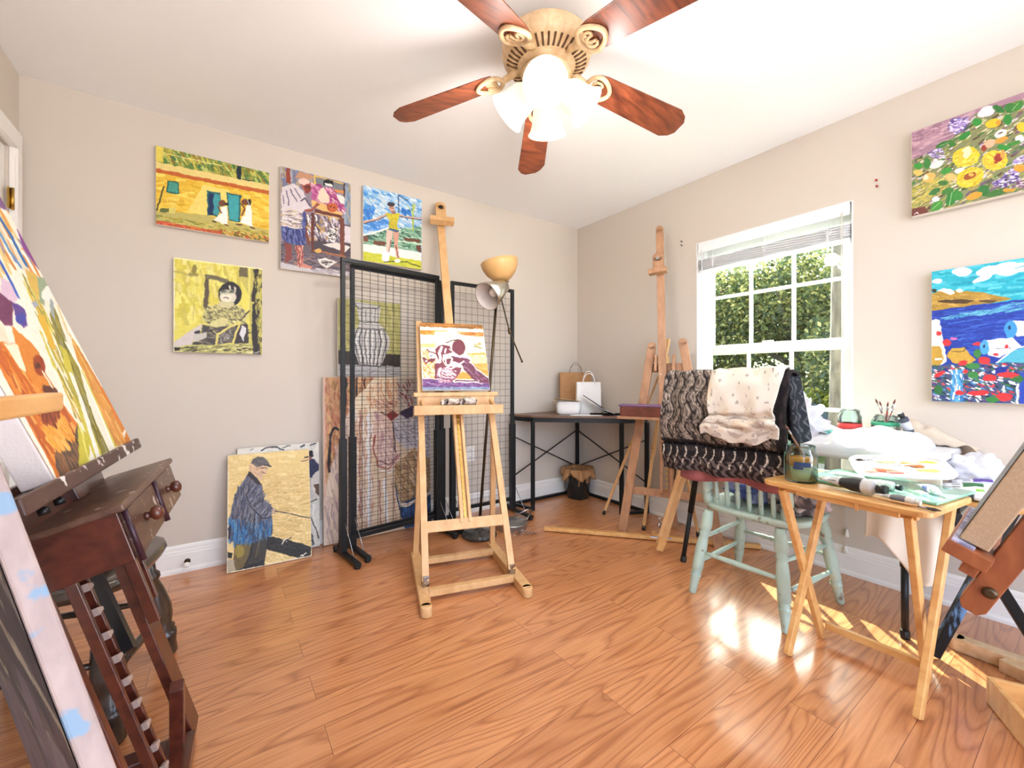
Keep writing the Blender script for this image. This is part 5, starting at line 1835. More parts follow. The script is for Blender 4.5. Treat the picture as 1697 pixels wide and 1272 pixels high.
# ------------------------------------------------------------------ corner desk and what stands on it
cd_ = thing('corner_desk', 'black-legged corner desk with brown top in the far corner', 'desk', (-.35, -.35, 0))
K = dict(parent=cd_, world=True)
poly = [(-.03, -.03), (-.80, -.03), (-.745, -.262), (-.235, -.748), (-.03, -.84)]
m = MB()
m.prism(poly[::-1], .016, M.Translation((0, 0, .735)))
m.build('desk_top', mat_wood('desk_laminate', (120, 88, 66), (98, 70, 52), 6, (2, 8, 4), .4), bevel=.002, **K)
legs = [(-.05, -.05), (-.775, -.05), (-.728, -.258), (-.235, -.728), (-.047, -.815)]
m = MB()
for a, b in zip(legs, legs[1:] + legs[:1]):
    m.bar((a[0], a[1], .718), (b[0], b[1], .718), .024, .034)
m.build('apron', MT['black'], **K)
for x, y in legs:
    m = MB()
    m.box((x, y, .352), (.026, .026, .698))
    m.build('leg', MT['black'], bevel=.002, **K)
m = MB()
for a, b in ((0, 1), (1, 2), (3, 4), (4, 0)):
    m.bar((legs[a][0], legs[a][1], .014), (legs[b][0], legs[b][1], .014), .022, .022)
m.build('floor_rail', MT['black'], **K)
for a, b in ((0, 1), (0, 4)):
    for z0, z1 in ((.57, .235), (.235, .57)):
        m = MB()
        dy = .004 if z0 > z1 else -.004
        m.tube([(legs[a][0] + dy, legs[a][1] + dy, z0), (legs[b][0] + dy, legs[b][1] + dy, z1)], .0055, 6)
        m.build('cross_brace', MT['black'], **K)
ZD = .7515


def bag(name, label, loc, rz, w_, d_, h_, mt, lean=0, wire=None, hx=.05):
    b = thing(name, label, 'bag', loc, rz)
    m = MB()

    def fn(u, v):
        k = 4 * u
        i = int(k) % 4
        c = [(-1, -1), (1, -1), (1, 1), (-1, 1)]
        t = k - int(k)
        x = c[i][0] + (c[(i + 1) % 4][0] - c[i][0]) * t
        y = c[i][1] + (c[(i + 1) % 4][1] - c[i][1]) * t
        pinch = 1 - .3 * v
        yy = y * d_ / 2 * pinch * (1 - (.35 * v * (1 - abs(x)) if False else 0))
        xx = x * w_ / 2 * (1 if abs(x) < .999 else 1 - .06 * v * (1 - abs(y)))
        return V((xx + .003 * NZ.noise(V((u * 9, v * 6, 3))), yy + lean * v * h_ + .004 * NZ.noise(V((u * 7, v * 5, 9))), v * h_))
    m.surf(fn, 40, 14, cu=True, smooth=False)
    m.box((0, 0, .003), (w_ - .004, d_ - .004, .004))
    m.build('paper_body', mt, b, solid=.0016)
    for s in (-1, 1):
        m = MB()
        y = s * d_ * .35 + lean * h_
        pts = [(hx * 1.1 * math.cos(a) + (.01 if s > 0 else 0), y + s * .01 * math.sin(a), h_ - .02 + (.09 + .02 * (s > 0)) * math.sin(a)) for a in [PI * i / 14 for i in range(15)]]
        m.tube(pts, .0035 if wire is None else .002, 6)
        m.build('handle', wire or mt, b)
    return b


kraft = mat('kraft_paper', (178, 134, 90), .8, noise=(14, (160, 116, 74), .3, .7))
bag('paper_bag', 'crumpled brown paper bag leaning in the corner on the desk', (-.19, -.175, ZD), R(-38), .27, .11, .345, kraft, .12, mat('brown_twine', (120, 92, 70), .7))
bag('paper_bag', 'white paper bag with twisted handles on the corner desk', (-.225, -.365, ZD), R(-36), .195, .1, .262, mat('white_paper', (236, 234, 230), .8), 0, None, .045)
tb = thing('takeout_box', 'white takeout box with loose cardboard lid on the corner desk', 'box', (-.40, -.31, ZD), R(-38))
m = MB()


def tub(u, v):
    a = 2 * PI * u
    k = (abs(math.cos(a)) ** 5 + abs(math.sin(a)) ** 5) ** -.2
    pr = [(0, 0), (.085, 0), (.095, .012), (.105, .1), (.111, .104), (.102, .1), (.092, .014), (0, .006)]
    q = v * 7
    i = min(int(q), 6)
    r_ = pr[i][0] + (pr[i + 1][0] - pr[i][0]) * (q - i)
    z_ = pr[i][1] + (pr[i + 1][1] - pr[i][1]) * (q - i)
    return V((k * r_ * math.cos(a), .72 * k * r_ * math.sin(a), z_))


m.surf(tub, 32, 22, cu=True)
m.build('tub', mat('white_foam', (238, 236, 232), .6), tb)
m = MB()
m.box((-.01, .0, .114), (.2, .15, .003), M.Rotation(R(7), 3, 'Y') @ M.Rotation(R(-5), 3, 'X'))
m.box((-.108, 0, .1), (.003, .13, .04), M.Rotation(R(20), 3, 'Y'))
m.build('cardboard_lid', mat('card', (206, 176, 136), .8), tb)
MATB = mat('matte_black', (20, 18, 18), .85, spec=.15)
bf = thing('black_folder', 'black folder propped open against the white paper bag', 'folder', (-.235, -.50, ZD), R(-36))
m = MB()
m.bar((-.13, .0, .155), (.06, -.02, .03), .075, .006)
m.build('upper_cover', MATB, bf, bevel=.002)
m = MB()
m.bar((-.08, -.02, .006), (.16, -.06, .008), .13, .008)
m.bar((.03, -.03, .032), (.1, -.04, .012), .1, .008)
m.build('lower_cover', MATB, bf, bevel=.002)
m = MB()
for i in range(4):
    m.bar((-.06 + .02 * i, -.03, .09 - .018 * i), (.08 + .01 * i, -.05, .022 - .003 * i), .08, .0015)
m.build('page', mat('grey_paper', (190, 188, 190), .7), bf)
pp = mat('paper', (240, 240, 238), .8)
for (x, y, rz, w_, h_, lab) in ((-.12, -.60, 20, .21, .28, 'white papers at the right end of the corner desk'), (-.39, -.50, -40, .24, .1, 'white paper strip by the front edge of the corner desk')):
    m = MB()
    for k in range(3):
        m.box((x + .006 * k, y + .004 * k, ZD + .001 + .0016 * k), (w_, h_, .0012), M.Rotation(R(rz + 5 * k), 3, 'Z'))
    tag(m.build('paper_sheets', pp), lab, 'papers')
wb = thing('waste_basket', 'black speckled waste basket lined with brown paper, under corner desk', 'waste basket', (-.172, -.187, 0))
m = MB()
m.lathe([(0, .002), (.09, .002), (.094, .006), (.112, .2), (.115, .205), (.108, .2), (.09, .01), (0, .008)], (0, 0, 0), (0, 0, 1), 32, False)
m.build('basket', mat('speckled_black', (30, 36, 38), .25, noise=(70, (150, 170, 176), .28, .33)), wb)
m = MB()


def liner(u, v):
    a = 2 * PI * u
    r_ = .113 + .016 * math.sin(a * 11) * v + .03 * v * (1 - .6 * max(0, v - .5)) + .012 * NZ.noise(V((math.cos(a) * 3, math.sin(a) * 3, v * 3)))
    drop = .03 + .075 * abs(math.sin(a * 2.5 + .6)) + .03 * NZ.noise(V((math.cos(a) * 4, math.sin(a) * 4, 2)))
    if v < .5:
        return V((math.cos(a) * (r_ - .014), math.sin(a) * (r_ - .014), .12 + v * 2 * .15))
    w_ = (v - .5) * 2
    return V((math.cos(a) * (r_ + .006 * w_), math.sin(a) * (r_ + .006 * w_), .27 - drop * w_))


m.surf(liner, 72, 12, cu=True)
m.build('paper_liner', kraft, wb, solid=.0015)

# ------------------------------------------------------------------ brown easel by the window
be = thing('studio_easel', 'weathered brown easel with tall mast, standing left of the window', 'easel', (-.374, -1.231, 0))
A0 = V((-.511, -.968, 0))
e = V((.461, -.887, 0)).normalized()
nf = V((-.887, -.461, 0)).normalized()
u = V((0, 0, 1)) * math.cos(R(8)) - nf * math.sin(R(8))
fr = nf * math.cos(R(8)) + V((0, 0, 1)) * math.sin(R(8))


def S(x, s, f=0):
    return A0 + e * x + u * s + fr * f


BR = MT['brown']


def flat_leg(a, b, w_, d_):
    m = MB()
    m.bar(a, b, w_, d_, fr)
    m.lathe([(w_ / 2, -d_ / 2), (w_ / 2, d_ / 2)], b, fr, 18)
    return m


flat_leg(S(0, .0), S(.166, 1.28), .056, .026).build('leg', BR, be, world=True, bevel=.003)
flat_leg(S(.593, .0), S(.368, 1.30), .056, .026).build('leg', BR, be, world=True, bevel=.003)
m = MB()
m.bar(S(.30, .3, -.3) * 1, S(.27, 1.12, -.03), .05, .024, fr)
a = S(.30, 0, -.26)
a.z = .0
m = MB()
m.bar(a, S(.275, 1.12, -.03), .05, .024, fr)
m.build('rear_leg', BR, be, world=True, bevel=.003)
m = MB()
m.bar(S(.045, .285, -.022), S(.555, .285, -.022), .05, .02, fr)
m.build('crossbar', BR, be, world=True, bevel=.002)
m = MB()
m.bar(S(.15, 1.13, -.022), S(.39, 1.13, -.022), .06, .02, fr)
m.bar(S(.2, 1.1, .02), S(.2, 1.21, .02), .016, .06, fr)
m.bar(S(.315, 1.05, .02), S(.315, 1.21, .02), .016, .06, fr)
m.build('upper_crossbar', BR, be, world=True, bevel=.002)
m = MB()
m.bar(S(.262, .62, .03), S(.205, 2.12, .03), .05, .022, fr)
m.lathe([(.025, -.011), (.025, .011)], S(.205, 2.12, .03), fr, 18)
m.build('mast', BR, be, world=True, bevel=.002)
m = MB()
for x in (.25, .31):
    m.bar(S(x, .29, .0), S(x - .02, 1.12, .0), .018, .024, fr)
m.build('mast_guide', BR, be, world=True, bevel=.002)
m = MB()
for i in range(12):
    m.box(S(.28, .32 + i * .032, .002), (.012, .012, .01), M((e, u, fr)).transposed())
m.build('brass_rack', MT['brass'], be, world=True)
m = MB()
m.bar(S(.206, 1.80, .06), S(.204, 1.90, .06), .07, .03, fr)
m.lathe([(.035, -.015), (.035, .015)], S(.204, 1.90, .06), fr, 18)
m.bar(S(.145, 1.79, .075), S(.265, 1.80, .075), .035, .055, fr)
m.build('top_clamp', BR, be, world=True, bevel=.003)
m = MB()
m.lathe([(.006, 0), (.006, .016), (.01, .018), (.01, .024)], S(.204, 1.88, .075), fr, 10)
m.build('clamp_bolt', MT['steel'], be, world=True)
z = V((0, 0, 1))
T0 = S(.245, .79, .0)
m = MB()
m.bar(T0 - e * .265 + nf * .1, T0 + e * .265 + nf * .1, .15, .018)
m.build('tray_shelf', BR, be, world=True, bevel=.003)
m = MB()
for f_ in (.045, .165):
    m.bar(T0 - e * .24 + nf * f_ + z * .042, T0 + e * .24 + nf * f_ + z * .042, .014, .066)
for x in (-.24, .24):
    m.bar(T0 + e * x + nf * .045 + z * .042, T0 + e * x + nf * .165 + z * .042, .014, .066)
tbx = m.build('tray_box', mat_wood('red_brown_wood', (122, 66, 50), (96, 48, 38), 8, (3, 3, 3), .45), be, world=True, bevel=.003)
m = MB()
m.bar(T0 - e * .255 + nf * .105 + z * .081, T0 + e * .255 + nf * .105 + z * .081, .14, .012)
m.build('tray_lid', mat('violet_paint', (120, 84, 128), .4, noise=(26, (214, 184, 176), .34, .40)), tbx, world=True, bevel=.004)
m = MB()
a = S(.34, .55, .0)
m.tube([a, a + nf * .07, a + nf * .09 - z * .02, a + nf * .09 - z * .13], .006, 8)
m.lathe([(.007, 0), (.01, .01), (.008, .03)], a + nf * .09 - z * .15, (0, 0, 1), 10)
m.build('crank_handle', MT['bronze'], be, world=True)

# ------------------------------------------------------------------ thin tripod easel behind the brown one
tp = thing('tripod_easel', 'thin folding tripod easel with rubber feet behind the brown easel', 'easel', (-.27, -1.0, 0))
ap = V((-.12, -1.02, 1.17))
for (x, y) in ((-.335, -.642), (-.365, -1.032), (-.169, -1.314)):
    f = V((x, y, .012))
    d = ap - f
    m = MB()
    m.bar(f, f + d * .58, .014, .02)
    lg = m.build('leg', MT['beech'], tp, world=True, bevel=.001)
    m = MB()
    m.bar(f + d * .42 + V((.011, 0, 0)), f + d + V((.008, 0, 0)), .022, .012)
    m.build('upper_leg', MT['beech'], lg, world=True, bevel=.001)
    m = MB()
    m.lathe([(.012, -.012), (.013, .0), (.011, .022)], f, d, 10)
    m.build('rubber_foot', MT['blackp'], lg, world=True)
    m = MB()
    q = f + d * .47
    m.lathe([(.004, 0), (.004, .02), (.009, .022), (.009, .03)], q, (-1, -.4, 0), 8)
    m.build('leg_knob', MT['brass'], lg, world=True)
m = MB()
m.box(ap + V((0, 0, .0)), (.06, .05, .07))
m.bar(ap, ap + V((.05, 0, .16)), .03, .02)
m.build('head_block', MT['beech'], tp, world=True, bevel=.003)

# ------------------------------------------------------------------ collapsed easel on the floor
fe = thing('folded_easel', 'pale folding easel lying collapsed on the floor left of the mint chair', 'easel', (-.6, -1.2, 0))
a, b = V((-.93, -.648, .018)), V((-.045, -1.645, .018))
d = (b - a).normalized()
m = MB()
m.bar(a, b, .034, .024)
m.build('floor_bar', MT['pine'], fe, world=True, bevel=.002)
m = MB()
q = a + d * .7
m.bar(q, q + d * .12, .03, .02)
q = q + V((0, 0, .018))
m = MB()
m.bar(q, q + d * .11, .028, .014)
m.bar(q + V((0, 0, .012)), q + d * .025 + V((0, 0, .012)), .028, .018)
m.build('notched_block', MT['pine'], fe, world=True, bevel=.002)
f = V((-.6, -1.325, .022))
tpp = V((-.515, -1.468, .62))
side = d
m = MB()
for s in (-.0155, .0155):
    m.bar(f + side * s + (tpp - f) * .06, tpp + side * s, .018, .024, d)
m.bar(f + (tpp - f) * .06 - d.cross(V((0, 0, 1))) * -.006, tpp + d.cross(V((0, 0, 1))) * .006, .02, .006, d)
m.build('grooved_post', MT['beech'], fe, world=True, bevel=.001)
m = MB()
m.bar(f - (tpp - f).normalized() * .0, f + (tpp - f) * .13, .05, .04, d)
m.build('end_block', MT['pine'], fe, world=True, bevel=.003)
m = MB()
q = f + (tpp - f) * .12
m.bar(q - d * .07, q + d * .05, .008, .008)
q2 = f + (tpp - f) * .27
m.tube([q2, q2 - d * .045], .005, 8)
for s in (-1, 1):
    m.tube([q2 - d * .04, q2 - d * .05 + V((0, 0, s * .022)), q2 - d * .035 + V((0, 0, s * .028))], .005, 6)
m.build('wing_nut', MT['steel'], fe, world=True)
# ------------------------------------------------------------------ mint spindle-back chair and what hangs on it
ch = thing('spindle_chair', 'mint green painted spindle-back chair tucked under the table by the window', 'chair', (-.63, -1.915, 0))
MI = MT['mint']
prof = [(.013, 0), (.017, .006), (.02, .05), (.024, .085), (.024, .094), (.019, .098), (.024, .104), (.019, .11), (.0255, .118), (.026, .16), (.027, .23), (.021, .29), (.019, .296), (.026, .306), (.027, .33), (.024, .37), (.019, .41)]
prof = [(.013, 0), (.016, .006), (.0185, .05), (.022, .085), (.025, .092), (.018, .098), (.025, .105), (.018, .112), (.0255, .12), (.025, .16), (.026, .22), (.022, .27), (.019, .285), (.0255, .296), (.019, .306), (.0255, .318), (.027, .34), (.024, .375), (.019, .41)]
feet = [(-.236, .21), (.235, .227), (-.226, -.20), (.237, -.242)]
for x, y in feet:
    a, b = V((x, y, 0)), V((x * .72, y * .76, .41))
    m = MB()
    m.lathe(prof, a, b - a, 20)
    m.build('leg', MI, ch)


def legpt(k, z):
    x, y = feet[k]
    t_ = z / .41
    return V((x * (1 - .28 * t_), y * (1 - .24 * t_), z))


for (i, j, z) in ((0, 1, .27), (0, 1, .15), (2, 3, .27), (2, 3, .15), (1, 3, .22), (0, 2, .2)):
    a, b = legpt(i, z), legpt(j, z)
    m = MB()
    if (i, j) == (1, 3):
        pr = [(0, .007), (.2, .009), (.3, .012), (.36, .009), (.38, .014), (.42, .009), (.5, .012), (.58, .009), (.62, .014), (.64, .009), (.7, .012), (.8, .009), (1, .007)]
    else:
        pr = [(0, .008), (.2, .01), (.5, .0135), (.8, .01), (1, .008)]
    m.tube([a.lerp(b, t_) for t_, r_ in pr], [r_ for t_, r_ in pr], 10)
    m.build('stretcher', MI, ch)
m = MB()


def seat2(u, v):
    a = 2 * PI * u
    k = (abs(math.cos(a)) ** 3.4 + abs(math.sin(a)) ** 3.4) ** (-1 / 3.4)
    pr = [(0, .405), (.86, .405), (.97, .414), (1, .428), (.98, .44), (.92, .442), (.75, .436), (0, .432)]
    q = v * 7
    i = min(int(q), 6)
    r_ = pr[i][0] + (pr[i + 1][0] - pr[i][0]) * (q - i)
    z_ = pr[i][1] + (pr[i + 1][1] - pr[i][1]) * (q - i)
    return V((.01 + .215 * k * r_ * math.cos(a), -.012 + .235 * k * r_ * math.sin(a), z_))


m.surf(seat2, 48, 22, cu=True)
m.build('seat', MI, ch)
for s, w_ in ((.172, 1.3), (-.178, 1.3)):
    m = MB()
    a, b = V((-.155, s, .435)), V((-.225, s * 1.05, 1.02))
    m.lathe([(.022, 0), (.025, .02), (.025, .05), (.019, .06), (.025, .07), (.023, .12), (.02, .2), (.021, .35), (.018, .585)], a, b - a, 18)
    m.build('back_post', MI, ch)
for k in range(6):
    y = .172 + (-.178 - .172) * (k + 1) / 7
    m = MB()
    a, b = V((-.165, y, .43)), V((-.222, y * 1.05, .96))
    m.lathe([(.008, 0), (.010, .05), (.0105, .09), (.008, .1), (.0115, .108), (.008, .116), (.0105, .13), (.012, .25), (.009, .33), (.008, .54)], a, b - a, 12)
    m.build('spindle', MI, ch)
m = MB()
m.bar((-.228, .2, .985), (-.228, -.205, .985), .024, .09)
m.build('crest_rail', MI, ch, bevel=.008)


# the folded print blanket over the chair back
def wavy(u, v, n, amp, fr_):
    return (u * n + amp * math.sin(v * fr_)) % 1


def blanket_col(u, v):
    """u along the rail, v from the back hem over the top to the front hem"""
    nz_ = NZ.noise(V((u * 60, v * 26, 1)))
    if v > .70 or u > .93:
        q = v * 9.2
        w_ = (u * 13 + .25 * math.sin(q * PI * 1.0)) % 1
        row = q % 1
        if .74 < v < .93 and w_ < .12 and .08 < row < .92:
            return (212, 202, 186)
        if v >= .86:
            w_ = (u * 17 + .3 * math.sin(v * 60)) % 1
            return (104, 94, 92) if .3 < w_ + .3 * nz_ < .78 else (40, 35, 36)
        return (58, 51, 50) if nz_ > .12 else (38, 34, 35)
    w_ = wavy(u, v, 11, .33, 42)
    if w_ < .15 + .06 * nz_:
        return (36, 31, 30)
    k = .5 + .5 * math.sin((u * 210 + 9 * math.sin(v * 42)) + 4 * nz_)
    base = (176, 160, 146) if w_ > .5 else (140, 126, 116)
    f_ = .52 + .5 * k + .14 * nz_
    if NZ.noise(V((u * 34, v * 40, 8))) > .26:
        f_ *= .5
    return tuple(max(0, min(255, c * f_)) for c in base)


bl = thing('print_blanket', 'folded black and beige wave-print blanket draped over the mint chair back', 'blanket', (-.86, -1.84, .6))
m = MB()


def bl_fn(u, v):
    y = -1.56 - .585 * u
    if v < .28:                                    # the back side, rising
        t_ = v / .28
        x, z = -.808 + .006 * math.sin(u * 9), .70 + .35 * t_
    elif v < .38:                                  # over the rail
        a = PI * (v - .28) / .10
        x, z = -.850 + .042 * math.cos(a), 1.05 + .024 * math.sin(a)
    elif v < .72:                                  # the front
        t_ = (v - .38) / .34
        x, z = -.892 - .022 * math.sin(PI * t_) - .022 * t_, 1.05 - .315 * t_
    elif v < .76:                                  # tucked crease
        t_ = (v - .72) / .04
        x, z = -.90 + .026 * math.sin(PI * t_), .735 - .016 * t_
    else:                                          # the lower layer
        t_ = (v - .76) / .24
        x, z = -.905 + .02 * t_ - .014 * math.sin(PI * t_), .719 - .125 * t_
    y += .02 * (1 - v) * (1 - u) * -1.5 + .014 * NZ.noise(V((v * 5, u * 2, 2)))
    x += .010 * NZ.noise(V((u * 7, v * 8, 5))) - .008 * math.sin(u * 19 + v * 5) * (1 if v > .38 else 0)
    z += .012 * NZ.noise(V((u * 5, v * 2, 11))) + (.018 * u if v > .7 else 0)
    return V((x + .86, y + 1.84, z - .6))


m.surf(bl_fn, 150, 130, col=blanket_col)
bo = m.build('blanket_fold', MT['cloth'], bl, solid=.012)
m = MB()


def tail(u, v):
    a = 2 * PI * u
    z = 1.052 - .27 * v
    r1, r2 = .014 + .014 * v, .05 + .012 * v
    y = -2.137 - .03 * v
    p = V((-.845 + r2 * math.cos(a) - .012 * v, y + r1 * math.sin(a) * (1 + .35 * math.sin(a * 4)), z + .01 * math.cos(a)))
    if v > .94:
        k = 1 - (v - .94) / .06
        p = V((-.845 + (p.x + .845) * k, y + (p.y - y) * k, z))
    return p + V((.86, 1.84, -.6))


m.surf(tail, 44, 40, cu=True, col=lambda u, v: (96, 96, 100) if ((u * 9 + .3 * math.sin(v * 30)) % 1) < .16 else (38, 40, 46))
m.build('rolled_end', MT['cloth'], bl)
pk = thing('pink_cloth', 'dusty pink cloth showing under the hem of the print blanket', 'cloth', (-.855, -1.86, .6))
m = MB()
m.surf(lambda u, v: V((-.864 + .006 * math.sin(u * 17 + v * 3) + .86 - .005, -1.64 - .455 * u + 1.86, .69 - (.135 + .012 * math.sin(u * 8) - .02 * u) * v - .6)), 50, 8)
m.build('cloth_hem', mat('dusty_pink', (176, 106, 104), .85, noise=(16, (140, 78, 80), .35, .7)), pk, solid=.004)
cr = thing('cream_cloth', 'cream paint-flecked cloth folded over the front of the print blanket', 'cloth', (-.9, -1.96, .85))
m = MB()


def cream_fn(u, v):
    y0 = -1.835 - .285 * u
    fold = [(-.81, 1.075), (-.84, 1.092), (-.885, 1.085), (-.925, 1.02), (-.945, .95), (-.95, .905), (-.935, .888), (-.945, .876), (-.955, .862), (-.94, .846), (-.945, .835), (-.94, .80)]
    q = v * (len(fold) - 1)
    i = min(int(q), len(fold) - 2)
    t_ = q - i
    x = fold[i][0] + (fold[i + 1][0] - fold[i][0]) * t_
    z = fold[i][1] + (fold[i + 1][1] - fold[i][1]) * t_
    low = max(0, v - .5) * 2
    y = y0 + .03 * low * (1 - u) - .02 * math.sin(v * 9) * (u - .5)
    z += -.055 * low * math.sin(PI * min(1, u * 1.1)) * u - .01 * (1 - u) + .012 * NZ.noise(V((u * 6, v * 8, 3)))
    x += .016 * NZ.noise(V((u * 5, v * 6, 9))) - .014 * math.exp(-((u - .8) / .13) ** 2) * math.sin(PI * v)
    return V((x + .9 - .012, y + 1.96, z - .85))


def cream_col(u, v):
    n1 = NZ.noise(V((u * 20, v * 44, 4)))
    if n1 > .46:
        return (158, 146, 136)
    if v > .55 and NZ.noise(V((u * 7, v * 16, 6))) > .2:
        return (190, 176, 164)
    return (222, 213, 199) if NZ.noise(V((u * 4, v * 5, 2))) < .25 else (220, 204, 182)


m.surf(cream_fn, 70, 80, col=cream_col)
m.build('cloth_fold', MT['cloth'], cr, solid=.008)


def crumple(name, label, c, r, colfn, seed, flat, amp=.5):
    m = MB()
    m.blob((0, 0, r[2] * .6), r, 64, 44, amp, 2.6, seed, flat=0.0, col=colfn)
    for i, p in enumerate(m.v):
        d = V((p.x / r[0], p.y / r[1], p.z / r[2]))
        k = 1 + .16 * NZ.noise(d * 4.5 + V((seed, 0, 0))) + .07 * NZ.noise(d * 10 + V((0, seed, 0)))
        m.v[i] = V((p.x * k, p.y * k, max(0.0, p.z * k)))
    t = thing(name, label, 'cloth', c)
    m.build('crumpled_cloth', MT['cloth'], t)
    return t


crumple('blue_cloth', 'crumpled periwinkle blue cloth heaped on the mint chair seat', (-.57, -1.865, .445), (.115, .115, .145), lambda u, v: [(146, 158, 214), (172, 182, 228), (104, 118, 186), (84, 96, 150)][int(2 + 3.4 * NZ.noise(V((u * 7, v * 7, 3)))) % 4], 3, 0)
crumple('print_cloth', 'crumpled pinkish-grey printed cloth beside the blue cloth on the mint chair', (-.59, -2.055, .445), (.13, .095, .12), lambda u, v: [(204, 182, 184), (160, 144, 142), (84, 72, 72), (216, 198, 194)][int(2 + 3.6 * NZ.noise(V((u * 9, v * 9, 13)))) % 4], 8, 0)

# ------------------------------------------------------------------ folding table along the window and the sheets on it
ft = thing('folding_table', 'long white folding table with black tube legs under the window sill', 'table', (-.22, -1.95, 0))
K = dict(parent=ft, world=True)
m = MB()
m.box((-.29, -2.015, .725), (.52, .97, .03))
m.build('table_top', mat('white_plastic', (226, 226, 224), .5), bevel=.008, **K)
for x, y, tx, ty_ in ((-.59, -1.477, -.53, -1.555), (-.5, -2.403, -.50, -2.40), (-.06, -1.525, -.06, -1.55), (-.08, -2.42, -.08, -2.42)):
    m = MB()
    f, t_ = V((x, y, .0)), V((tx, ty_, .712))
    m.tube([f + V((0, 0, .012)), f.lerp(t_, .42)], .0125, 12)
    m.tube([f.lerp(t_, .40), t_], .0155, 12)
    lg = m.build('leg', MT['black'], **K)
    m = MB()
    m.lathe([(.016, 0), (.017, .006), (.016, .03), (.013, .034)], f, t_ - f, 12)
    m.build('rubber_foot', MT['blackp'], lg, world=True)
m = MB()
for y in (-1.557, -2.40):
    m.tube([(-.51, y, .69), (-.08, y, .69)], .012, 10)
m.build('leg_bridge', MT['black'], **K)


def sheet(name, label, cat, fn, nu, nv, mt, sol=.003, part='sheet', loc=(0, 0, 0)):
    t = thing(name, label, cat, loc)
    m = MB()
    m.surf(fn, nu, nv)
    m.build(part, mt, t, solid=sol, world=True)
    return t


wsheet = mat('white_cotton', (214, 214, 217), .8, sheen=.2)


def ws(u, v):
    """white sheet: from the wall edge of the table forwards, bunched towards its right end"""
    x = -.12 - .446 * min(1, v / .92)
    y = -2.0 - .47 * u
    z = .748 + .03 * math.sin(PI * min(1, v * 1.1)) * (.4 + u) + .05 * max(0, NZ.noise(V((u * 3.2, v * 2.6, 4)))) + .045 * math.exp(-((u - .55) / .3) ** 2 - ((v - .45) / .3) ** 2)
    z += .012 * NZ.noise(V((u * 9, v * 6, 7)))
    if u > .86:
        k = (u - .86) / .14
        z = z * (1 - k) + (.745 - .12 * k) * k
    if v > .92:
        z = .748 - .05 * (v - .92) / .08
    return V((x, y, max(z, .745 if (u < .86 and v < .9) else .6)))


sheet('white_sheet', 'white cotton sheet bunched across the window table behind the palette', 'sheet', ws, 60, 40, wsheet, .004, loc=(-.3, -2.3, .742))


def bs(u, v):
    y = -2.24 - .31 * u
    prof_z = .79 + .05 * math.sin(PI * u * .9) - .20 * u ** 2
    if v < .5:
        t_ = v / .5
        return V((-.012 - .05 * t_, y + .02 * math.sin(v * 20), (.748 - .1 * max(0, u - .86)) * (1 - t_) + (prof_z + .03 + .02 * NZ.noise(V((u * 6, v * 3, 2)))) * t_))
    t_ = (v - .5) / .5
    return V((-.062 - .075 * t_ - .02 * math.sin(PI * t_), y - .03 * t_, (prof_z + .03 + .02 * NZ.noise(V((u * 6, v * 3, 2)))) * (1 - t_) + (.748 - .3 * max(0, u - .86)) * t_ + .03 * math.sin(PI * t_) + .014 * NZ.noise(V((u * 8, t_ * 5, 6)))))


sheet('drop_cloth', 'beige drop cloth heaped against the wall at the right end of the table', 'drop cloth', bs, 40, 24, mat('beige_cotton', (206, 190, 170), .9), .004, loc=(-.08, -2.4, .742))


def hc(u, v):
    y = -2.305 - .215 * u
    lo = .34 - .12 * u + .04 * math.sin(u * 7)
    z = .742 - (.742 - lo - .05) * v
    x = -.568 + .014 * math.sin(u * 11 + v * 2) * v + .01 * NZ.noise(V((u * 4, v * 3, 5))) - .02 * v
    return V((x, y - .02 * v * (u - .5), z))


sheet('hanging_cloth', 'cream apron cloth hanging from the window table between the tray table legs', 'cloth', hc, 40, 30, mat('unbleached_cotton', (236, 224, 204), .9), .004, loc=(-.565, -2.4, .72))


def hc2(u, v):
    p = hc(u * .55, v * .42)
    return p + V((-.012 - .006 * math.sin(u * 5), .002, .006))


sheet('white_rag', 'short white rag hanging over the cream apron cloth', 'rag', hc2, 24, 16, wsheet, .004, loc=(-.58, -2.36, .72))


def jar(name, label, loc, r, h, fill, fh, band=None, glass=None):
    j = thing(name, label, 'jar', loc)
    m = MB()
    w_ = .003
    m.lathe([(0, .001), (r * .9, .001), (r, .008), (r, h * .74), (r * .86, h * .83), (r * .84, h * .86), (r * .88, h * .88), (r * .84, h * .92), (r * .87, h), (r * .81, h), (r * .80, h * .84), (r - w_, h * .73), (r - w_, .012), (r * .85, .007), (0, .006)], (0, 0, 0), (0, 0, 1), 36, False)
    m.build('glass', glass or GLS, j)
    if fill:
        z = .008
        for nm, c_, f_ in fill:
            m = MB()
            m.lathe([(0, z), (r - w_ - .0006, z), (r - w_ - .0006, z + f_ - .0004), (0, z + f_ - .0004)], (0, 0, 0), (0, 0, 1), 32, False)
            m.build(nm, mat(nm + '_' + name, c_, .2, spec=.4), j)
            z += f_
    if band:
        m = MB()
        m.lathe([(r + .0008, band[1]), (r + .0012, band[1]), (r + .0012, band[2]), (r + .0008, band[2])], (0, 0, 0), (0, 0, 1), 36, False)
        m.build('label_band', mat('band_' + name, band[0], .5), j)
    return j


GLS = mat_glass('jar_glass', (238, 246, 244), .9, .03)


